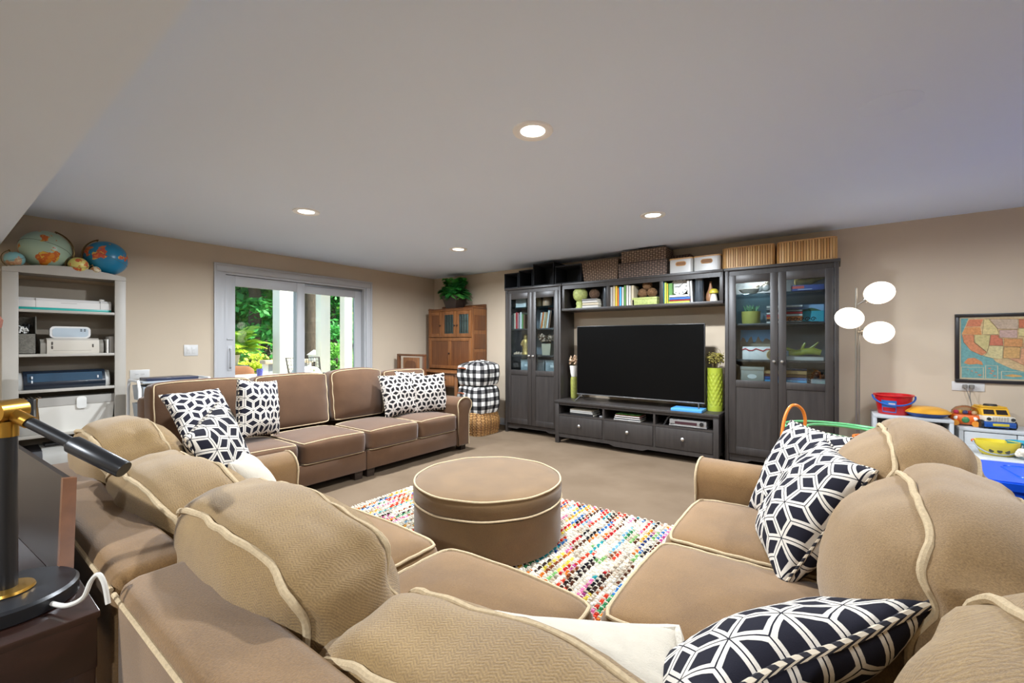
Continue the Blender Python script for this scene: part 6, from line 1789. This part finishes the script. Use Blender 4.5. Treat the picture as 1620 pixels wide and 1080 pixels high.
MB().box(-0.074, 0.074, -0.035, 0.085, 0.15, 0.163, 0.006).build('roof', m_ty, t)
MB().lathe([(0.04, 0), (0.035, 0.012), (0.001, 0.014)], 20, (0, 0.02, 0.163)).build('roof_light', hexm('#2A2622'), t)
for sx in (-1, 1):
    MB().prism([(sx * 0.006, 0.0), (sx * 0.068, 0.0), (sx * 0.064, 0.038), (sx * 0.006, 0.038)], 'y', -0.004, 0.004).build('windscreen', hexm('#2B2420', 0.15), t, (0, -0.052, 0.103), (R(-28), 0, 0))
    MB().lathe([(0.001, 0), (0.012, 0), (0.012, 0.006), (0.001, 0.007)], 14).build('headlight', hexm('#2A2A2A'), t, (sx * 0.066, -0.118, 0.078), (R(90), 0, 0))
    for yy in (-0.07, 0.06): MB().lathe([(0.001, -0.014), (0.032, -0.014), (0.032, 0.014), (0.001, 0.014)], 20).build('wheel', hexm('#1C1C1C'), t, (sx * 0.085, yy, 0.032), (0, R(90), 0))
for k in range(6): MB().box(-0.045 + 0.0155 * k, -0.035 + 0.0155 * k, -0.121, -0.117, 0.062, 0.092).build('grille_bar', hexm('#A9A49A', 0.3), t)
MB().box(-0.045, 0.045, -0.123, -0.119, 0.025, 0.045, 0.002).build('number_plate', hexm('#C9B43A', 0.4), t)
# yellow bucket on the tray
X, Z = onY(1577, 705, 4.50)
t = thing('toy_basket', 'yellow tub with three round portholes on the play table', 'toy', (X, 4.50, tt - 0.0195))
m_y2 = M('tub_yellow', '#DCC83C', 0.35)
MB().lathe([(0.001, 0), (0.07, 0), (0.085, 0.01), (0.105, 0.06), (0.112, 0.068), (0.114, 0.10), (0.104, 0.10), (0.098, 0.06), (0.001, 0.02)], 30, sy=0.7).build('tub', m_y2, t)
for k in (-1, 0, 1):
    pl_ = MB().lathe([(0.001, 0), (0.013, 0), (0.013, 0.004), (0.001, 0.004)], 16).build('porthole', hexm('#3A3A2C', 0.4), t, (0.038 * k, -0.066 + 0.006 * abs(k), 0.038), (R(78), 0, 0))
MB().tube([(0.118 * math.cos(R(a)), -0.01 - 0.05 * math.sin(R(a - 180)), 0.088 - 0.075 * math.sin(R(a - 180))) for a in range(180, 361, 10)], 0.005, 8).build('handle', hexm('#9AA0A6', 0.35), t)
for sx in (-1, 1): MB().sphere((sx * 0.117, 0, 0.088), 0.012, 10, 8).build('hinge', hexm('#C9602A', 0.4), t)
o = MB().lathe([(0.001, 0), (0.05, 0), (0.056, 0.03), (0.07, 0.095), (0.076, 0.10), (0.064, 0.10), (0.001, 0.03)], 24).build('toy_cup', hexm('#1E8FA8', 0.35), None, (onY(1618, 700, 4.52)[0], 4.55, tt - 0.0195))
tag(o, 'teal toy cup beside the yellow tub on the play table', 'toy')
t = thing('plush_toy', 'cream fuzzy toy on the play table in front of the teal cup', 'toy', (onY(1622, 712, 4.42)[0], 4.41, tt - 0.0195))
pm = MB(); r_ = random.Random(3)
for k in range(14): pm.sphere((r_.uniform(-.03, .03), r_.uniform(-.02, .02), 0.022 + r_.uniform(0, .04)), 0.019, 8, 6)
pm.build('fleece', M('fleece', '#E0D6C6', 0.95), t)

# blue storage totes
m_blue = M('tote_blue', '#1450C8', 0.3)
def tote(label, cx, cy, w, d, h, rz):
    t = thing('storage_tote', label, 'tote', (cx, cy, 0), (0, 0, rz), 'blue storage totes')
    b = MB(); P0, P1 = rrect(w * 0.86, d * 0.86, 0.05), rrect(w * 0.95, d * 0.95, 0.06)
    n_ = len(P0)
    b._add([(u_, v_, 0) for u_, v_ in P0] + [(u_, v_, h - 0.03) for u_, v_ in P1], [tuple(range(n_))[::-1]] + [(i, (i + 1) % n_, n_ + (i + 1) % n_, n_ + i) for i in range(n_)])
    b.build('tub', m_blue, t)
    l = MB()
    l.prism(rrect(w, d, 0.07, 6), 'z', h - 0.045, h - 0.006)
    l.prism(rrect(w - 0.03, d - 0.03, 0.06, 6), 'z', h - 0.006, h)
    ld_ = l.build('lid', m_blue, t)
    MB().tube([(u_, v_, h) for u_, v_ in rrect(w * 0.6, d * 0.55, 0.05, 6)], 0.006, 6, closed=True).build('lid_ridge', m_blue, ld_)
    return t
tote('blue lidded storage tote on the floor behind the wing of the sectional', 1.05, 3.62, 0.88, 0.56, 0.50, R(4))
tote('blue lidded storage tote nearest the back of the sectional wing', 1.10, 2.90, 0.76, 0.5, 0.56, R(-3))

# hoops resting on an orange tub
t = thing('orange_tub', 'orange plastic tub standing behind the arm of the sectional wing', 'tub', (0.19, 3.16, 0))
MB().lathe([(0.001, 0), (0.12, 0), (0.10, 0.66), (0.108, 0.665), (0.108, 0.688), (0.095, 0.688), (0.10, 0.02), (0.001, 0.015)], 36).build('body', M('tub_orange', '#DD6A22', 0.35), t)
def hoop(label, c, r, n, mat, tr=0.0075):
    nv = Vector(n).normalized(); a = nv.orthogonal().normalized(); b = nv.cross(a)
    o = MB().tube([(a * math.cos(k * math.pi / 32) + b * math.sin(k * math.pi / 32)) * r for k in range(64)], tr, 8, closed=True).build('play_hoop', mat, None, c)
    return tag(o, label, 'hoop', 'play hoops')
m_gh = M('hoop_green', '#5FB071', 0.3); m_oh = M('hoop_orange', '#E8842E', 0.3)
hoop('large green play hoop lying across the orange tub', (0.05, 3.20, 0.702), 0.30, (0.03, 0.02, 1), m_gh, 0.008)
hoop('smaller green play hoop tilted across the orange tub', (0.09, 3.03, 0.722), 0.22, (0.06, 0.02, 1), m_gh, 0.008)
lp = [(-0.241, 2.82, 0.0), (-0.241, 2.82, 0.328), (-0.238, 2.84, 0.613), (-0.228, 2.86, 0.766), (-0.204, 2.89, 0.849), (-0.173, 2.92, 0.865), (-0.142, 2.95, 0.832), (-0.132, 2.96, 0.766), (-0.148, 2.95, 0.679), (-0.166, 2.93, 0.493), (-0.173, 2.92, 0.219), (-0.173, 2.92, 0.0)]
sm = []
for i in range(len(lp) - 1):
    for q in range(5):
        p0, p1, p2, p3 = [Vector(lp[min(max(i + k, 0), len(lp) - 1)]) for k in (-1, 0, 1, 2)]
        u_ = q / 5
        sm.append(0.5 * ((2 * p1) + (p2 - p0) * u_ + (2 * p0 - 5 * p1 + 4 * p2 - p3) * u_ ** 2 + (3 * p1 - p0 - 3 * p2 + p3) * u_ ** 3))
lo_ = Vector(lp[0])
o = MB().tube([q - lo_ for q in sm], 0.0085, 10).build('play_arch', m_oh, None, lo_); tag(o, 'orange plastic play arch standing beside the green hoops', 'toy')

# ================================================================== patio and woods outside the glass door
m_pat = M('patio_stone', '#B9AFA0', 0.85, var=0.15, vs=3)
o = MB().box(-13.0, XW - 0.16, -6.0, 16.0, -0.16, -0.04).build('patio_paving', m_pat); struct(o)
o = MB().box(-60.0, -13.0, -40.0, 60.0, -0.5, -0.10).build('woodland_ground', M('leaf_litter', '#5A5A34', 0.95, var=0.4, vs=2)); struct(o)
# porch deck overhead
o = MB().box(-8.80, -8.55, -4.0, 12.0, 2.42, 2.62).build('porch_beam', M('porch_beam_paint', '#E4E1DA', 0.5)); struct(o)
def at_x(px, X): return onX(px, 541, X)[0]
m_colw = M('column_paint', '#E8E4D6', 0.5)
def column(label, X, pxl, pxr, w):
    y = at_x((pxl + pxr) / 2, X)
    t = thing('porch_column', label, 'column', (X, y, -0.04), group='porch columns')
    MB().box(-w / 2, w / 2, -w / 2, w / 2, 0.0, 2.46, 0.008).build('shaft', m_colw, t)
    MB().box(-w / 2 - 0.02, w / 2 + 0.02, -w / 2 - 0.02, w / 2 + 0.02, 0.0, 0.12, 0.006).build('plinth', m_colw, t)
    MB().box(-w / 2 - 0.02, w / 2 + 0.02, -w / 2 - 0.02, w / 2 + 0.02, 2.34, 2.46, 0.006).build('capital', m_colw, t)
column('wide square porch column seen through the sliding pane', -8.60, 433, 465, 0.29)
column('square porch column behind the wire-backed patio chair', -9.10, 501, 521, 0.22)
column('square porch column beside the door jamb', -8.70, 539, 556, 0.19)

# trees: trunk and crown of separate small leaves
def leaf_mat(name, c, var=0.35):
    q = NT(name); q.set(Roughness=0.55)
    n_ = q.noise(q.coord('Object'), 1.3, 3)
    q.base(q.ramp(n_, [(0.3, scl(lin(c), 1 - var)), (0.7, scl(lin(c), 1 + var))]))
    q.b.inputs['Transmission Weight'].default_value = 0.0
    tr = q.n('ShaderNodeBsdfTranslucent'); tr.inputs[0].default_value = scl(lin(c), 1.6)
    mx = q.n('ShaderNodeMixShader'); mx.inputs[0].default_value = 0.35
    out = q.t.nodes['Material Output']
    q.l(q.b.outputs[0], mx.inputs[1]); q.l(tr.outputs[0], mx.inputs[2]); q.l(mx.outputs[0], out.inputs['Surface'])
    MATS[name] = q.m
    return q.m
LM = [leaf_mat('leaf_deep', '#4C9A4C'), leaf_mat('leaf_mid', '#76B24E'), leaf_mat('leaf_bright', '#CFDE5C')]
m_bark = M('bark', '#4A3F33', 0.95, var=0.4, vs=8, stretch=(4, 4, 0.6), bump=1.0, bs=20)
def leaves_mesh(n, seed, cen, ext, size):
    r_ = random.Random(seed); vs2, fs2 = [], []
    clumps = [(Vector((r_.gauss(0, .5) * ext[0], r_.gauss(0, .5) * ext[1], r_.gauss(0, .5) * ext[2])), r_.uniform(0.25, 0.5)) for _ in range(36)]
    for k in range(n):
        c0, rr = clumps[r_.randrange(len(clumps))]
        p = Vector(cen) + c0 + Vector((r_.gauss(0, rr * .5) * ext[0] * .6, r_.gauss(0, rr * .5) * ext[1] * .6, r_.gauss(0, rr * .4) * ext[2] * .5))
        d = Vector((r_.gauss(0, 1), r_.gauss(0, 1), r_.gauss(-0.3, .6))).normalized()
        s2 = d.cross(Vector((r_.gauss(0, .4), r_.gauss(0, .4), 1))).normalized()
        L = size * r_.uniform(0.6, 1.3); b = len(vs2)
        vs2 += [tuple(p), tuple(p + d * L * .5 + s2 * L * .32), tuple(p + d * L), tuple(p + d * L * .5 - s2 * L * .32)]
        fs2.append((b, b + 1, b + 2, b + 3))
    me_ = bpy.data.meshes.new('foliage'); me_.from_pydata(vs2, [], fs2)
    return me_
def tree(label, px, X, tr_r, H, crown, n, mat, seed, size=0.16, cz=None):
    y = at_x(px, X)
    t = thing('tree', label, 'tree', (X, y, -0.1), group='trees beyond the patio')
    r_ = random.Random(seed)
    MB().tube([(0, 0, 0), (r_.uniform(-.1, .1), r_.uniform(-.1, .1), H * .35), (r_.uniform(-.2, .2), r_.uniform(-.2, .2), H * .7), (r_.uniform(-.3, .3), r_.uniform(-.3, .3), H)], [tr_r * 1.2, tr_r, tr_r * .8, tr_r * .4], 12).build('trunk', m_bark, t)
    me_ = leaves_mesh(n, seed, (0, 0, cz if cz else H * .75), crown, size)
    me_.materials.append(mat)
    f = bpy.data.objects.new('foliage', me_); col.objects.link(f); f.parent = t; f['kind'] = 'stuff'
    return t
tree('thick dark trunk of a tall tree right behind the patio chair', 487, -13.0, 0.24, 9.0, (2.2, 2.2, 2.0), 2600, LM[0], 1, 0.18, 7.0)
tree('deep green tree with low branches facing the sliding pane', 398, -14.5, 0.17, 7.5, (1.9, 2.0, 1.9), 9000, LM[0], 2, 0.20, 3.1)
tree('slender tree growing close to the deep green one', 420, -16.0, 0.13, 8.0, (2.1, 2.2, 2.1), 7000, LM[1], 3, 0.20, 3.6)
tree('bright leaved tree on the far side of the wide column', 473, -18.0, 0.12, 8.0, (2.4, 2.0, 2.6), 7000, LM[1], 4, 0.22, 3.6)
tree('yellow-green sunlit tree at the back of the woods', 376, -21.0, 0.15, 9.0, (2.6, 3.0, 3.2), 8000, LM[2], 5, 0.28, 4.0)
tree('sunlit tree showing between the trunk and the columns', 500, -20.0, 0.15, 9.0, (2.4, 2.6, 3.4), 8000, LM[2], 6, 0.26, 3.6)
tree('leafy grey-green tree showing between the last two columns', 530, -16.0, 0.13, 7.0, (1.8, 1.8, 2.4), 8000, LM[0], 7, 0.19, 2.6)
tree('broad deep green tree far behind the slender tree', 440, -24.0, 0.2, 10.0, (4.0, 5.0, 4.2), 10000, LM[0], 8, 0.34, 4.0)
tree('broad mid green tree closing the view behind the last columns', 560, -25.0, 0.2, 10.0, (4.0, 5.0, 4.2), 10000, LM[1], 9, 0.34, 4.0)
tree('deep green tree at the outer end of the woods', 330, -19.0, 0.2, 9.0, (3.0, 3.4, 3.4), 9000, LM[0], 10, 0.28, 3.6)
tree('low shrubby tree filling the woodland edge', 470, -27.0, 0.15, 6.0, (3.5, 7.0, 2.2), 12000, LM[1], 11, 0.34, 2.0)
def bush(label, px, X, r, n, mat, seed, h):
    y = at_x(px, X)
    t = thing('bush', label, 'bush', (X, y, -0.1), group='bushes at the woodland edge')
    me_ = leaves_mesh(n, seed, (0, 0, h * .5), (r, r, h * .5), 0.12); me_.materials.append(mat)
    f = bpy.data.objects.new('foliage', me_); col.objects.link(f); f.parent = t; f['kind'] = 'stuff'
    MB().tube([(0, 0, 0), (0.05, 0.0, h * .6)], 0.04, 6).build('stem', m_bark, t)
bush('flowering bush beyond the last two columns', 532, -14.0, 0.9, 2600, LM[1], 21, 1.2)
bush('bright low bush behind the grill', 385, -13.6, 0.9, 2400, LM[2], 22, 0.9)
bush('low bush behind the striped screen', 450, -14.2, 1.0, 2400, LM[1], 23, 0.9)

# striped garden screen with stone cap
yA, yB = at_x(415, -11.2), at_x(492, -11.2)
t = thing('patio_screen', 'low white and grey striped screen with a stone cap on the patio', 'screen', (-11.2, yA, -0.04))
L = yB - yA; hS = onX(440, 569, -11.2)[1] + 0.04
n_ = 9
for k in range(n_):
    MB().box(-0.02, 0.02, L * k / n_ + 0.002, L * (k + 1) / n_ - 0.002, 0.0, hS - 0.09, 0.004).build('panel', M('screen_white', '#E6E4E0', 0.7) if k % 2 == 0 else M('screen_grey', '#9A9CA0', 0.7), t)
for k in range(6):
    MB().box(-0.16, 0.14, L * k / 6 + 0.004, L * (k + 1) / 6 - 0.004, hS - 0.09, hS, 0.01).build('cap_stone', M('cap_stone', '#B9A68C', 0.9, var=0.2, vs=9), t)
# grill on a stone base
y0, y1 = at_x(352, -9.4), at_x(385, -9.4)
t = thing('grill_island', 'stone grill island with a blue-labelled hood on the patio', 'grill', (-9.4, (y0 + y1) / 2, -0.04))
w_ = (y1 - y0) / 2; gz = onX(375, 582, -9.4)[1]
for k in range(4):
    for q in range(3):
        MB().box(-0.3, 0.3, -w_ + 2 * w_ * q / 3 + 0.004, -w_ + 2 * w_ * (q + 1) / 3 - 0.004, gz * k / 4 + 0.004, gz * (k + 1) / 4, 0.012).build('stone', M('grill_stone', '#C9B79A', 0.9, var=0.2, vs=6), t)
MB().box(-0.28, 0.28, -w_ * 0.96, w_ * 0.96, gz + 0.002, gz + 0.10, 0.01).build('hood', M('grill_steel', '#B9BCC0', 0.35, 0.6), t)
MB().box(0.28, 0.295, -w_ * 0.4, w_ * 0.95, gz + 0.012, gz + 0.085, 0.003).build('control_panel', hexm('#2B3A52', 0.4), t)
# fern on the grill island
t = thing('potted_fern', 'bright yellow-green fern hanging over the grill island outside', 'plant', (-9.35, at_x(364, -9.35), gz - 0.04 + 0.102))
MB().lathe([(0.001, 0), (0.12, 0), (0.17, 0.20), (0.15, 0.20), (0.001, 0.17)], 20).build('pot', M('patio_pot', '#D9C9B4', 0.7), t)
fern_fronds(t, 34, 0.85, 0.55, 0.2, 31, [leaf_mat('fern_sun', '#A9C233'), leaf_mat('fern_sun2', '#7FA832')], 0.05)
# patio table and chairs
t = thing('patio_table', 'low patio table with a checked cloth near the glass door', 'table', (-7.35, at_x(408, -7.35), -0.04))
MB().lathe([(0.001, 0.70), (0.44, 0.70), (0.45, 0.715), (0.44, 0.73), (0.001, 0.73)], 32).build('top', M('table_cloth_patio', '#D8CDB4', 0.8, var=0.3, vs=14), t)
MB().cyl((0, 0, 0.02), (0, 0, 0.70), 0.03).build('post', M('iron_black', ''), t)
MB().lathe([(0.001, 0), (0.25, 0), (0.24, 0.02), (0.001, 0.025)], 24).build('foot', M('iron_black', ''), t)
t = thing('patio_mug', 'blue mug on the patio table', 'mug', (-7.25, at_x(411, -7.25), 0.6905))
MB().lathe([(0.001, 0), (0.04, 0), (0.045, 0.11), (0.04, 0.11), (0.036, 0.01), (0.001, 0.01)], 16).build('cup', hexm('#4A4C9A', 0.4), t)
MB().tube([(0.044, 0, 0.085), (0.07, 0, 0.08), (0.072, 0, 0.04), (0.044, 0, 0.03)], 0.006, 6).build('handle', hexm('#4A4C9A', 0.4), t)
def patio_chair(label, X, px, rz, hb, cush):
    t = thing('patio_chair', label, 'chair', (X, at_x(px, X), -0.04), (0, 0, rz), group='patio chairs')
    m_i = M('chair_iron', '#4A443E', 0.5, 0.5)
    fr = MB()
    fr.tube([(-0.28, -0.26, 0.0), (-0.28, -0.25, hb * .72), (-0.30, 0.20, hb * .72), (-0.30, 0.28, 0.0)], 0.014, 8)
    fr.tube([(0.28, -0.26, 0.0), (0.28, -0.25, hb * .72), (0.30, 0.20, hb * .72), (0.30, 0.28, 0.0)], 0.014, 8)
    fr.build('frame', m_i, t)
    bk_ = MB(); bk_.tube([(-0.27, 0.20, 0.42), (-0.30, 0.34, hb), (0.30, 0.34, hb), (0.27, 0.20, 0.42)], 0.014, 8)
    bk_.build('back_frame', m_i, t)
    ms = MB()
    for k in range(13):
        x = -0.26 + 0.52 * k / 12; ms.tube([(x, 0.21, 0.44), (x * 1.06, 0.335, hb)], 0.004, 4)
    for k in range(9):
        s_ = k / 9; ms.tube([(-0.27 - .02 * s_, 0.205 + .13 * s_, 0.44 + (hb - .44) * s_), (0.27 + .02 * s_, 0.205 + .13 * s_, 0.44 + (hb - .44) * s_)], 0.004, 4)
    ms.build('wire_mesh', m_i, t)
    MB().box(-0.27, 0.27, -0.26, 0.24, 0.36, 0.40, 0.01).build('seat', m_i, t)
    cushion(t, 'cushion', cush, 0.50, 0.13, 0.42, (0, 0.15, 0.41), (R(-16), 0, 0), p=6, bulge=(0.01, 0.04, 0.02, 0.02), pipes='', n=(10, 6, 8))
m_cp = NT('patterned_outdoor_cloth'); m_cp.set(Roughness=0.9)
m_cp.base(m_cp.ramp(m_cp.noise(m_cp.coord('Object'), 9, 3), [(0.0, '#E2E4E0'), (0.56, '#6F7A4E'), (0.62, '#30302C')], 'CONSTANT'))
patio_chair('wire-backed patio chair with a white patterned cushion', -7.1, 497, R(92), 0.99, m_cp.m)
patio_chair('wire-backed patio chair behind the low patio table', -8.3, 372, R(60), 0.72, M('cushion_rust', '#8A5A3A', 0.9))
t = thing('patio_lantern', 'white pitched lantern standing on the patio behind the chair', 'lantern', (-10.6, at_x(497, -10.6), -0.04))
lz = onX(497, 556, -10.6)[1] + 0.04
MB().cyl((0, 0, 0), (0, 0, lz - 0.25), 0.02).build('post', M('iron_black', ''), t)
MB().box(-0.10, 0.10, -0.10, 0.10, lz - 0.25, lz - 0.08, 0.004).build('housing', hexm('#DAD8D0'), t)
MB().lathe([(0.20, lz - 0.08), (0.03, lz + 0.04), (0.001, lz + 0.05)], 4).build('roof', hexm('#C9C6BC'), t)
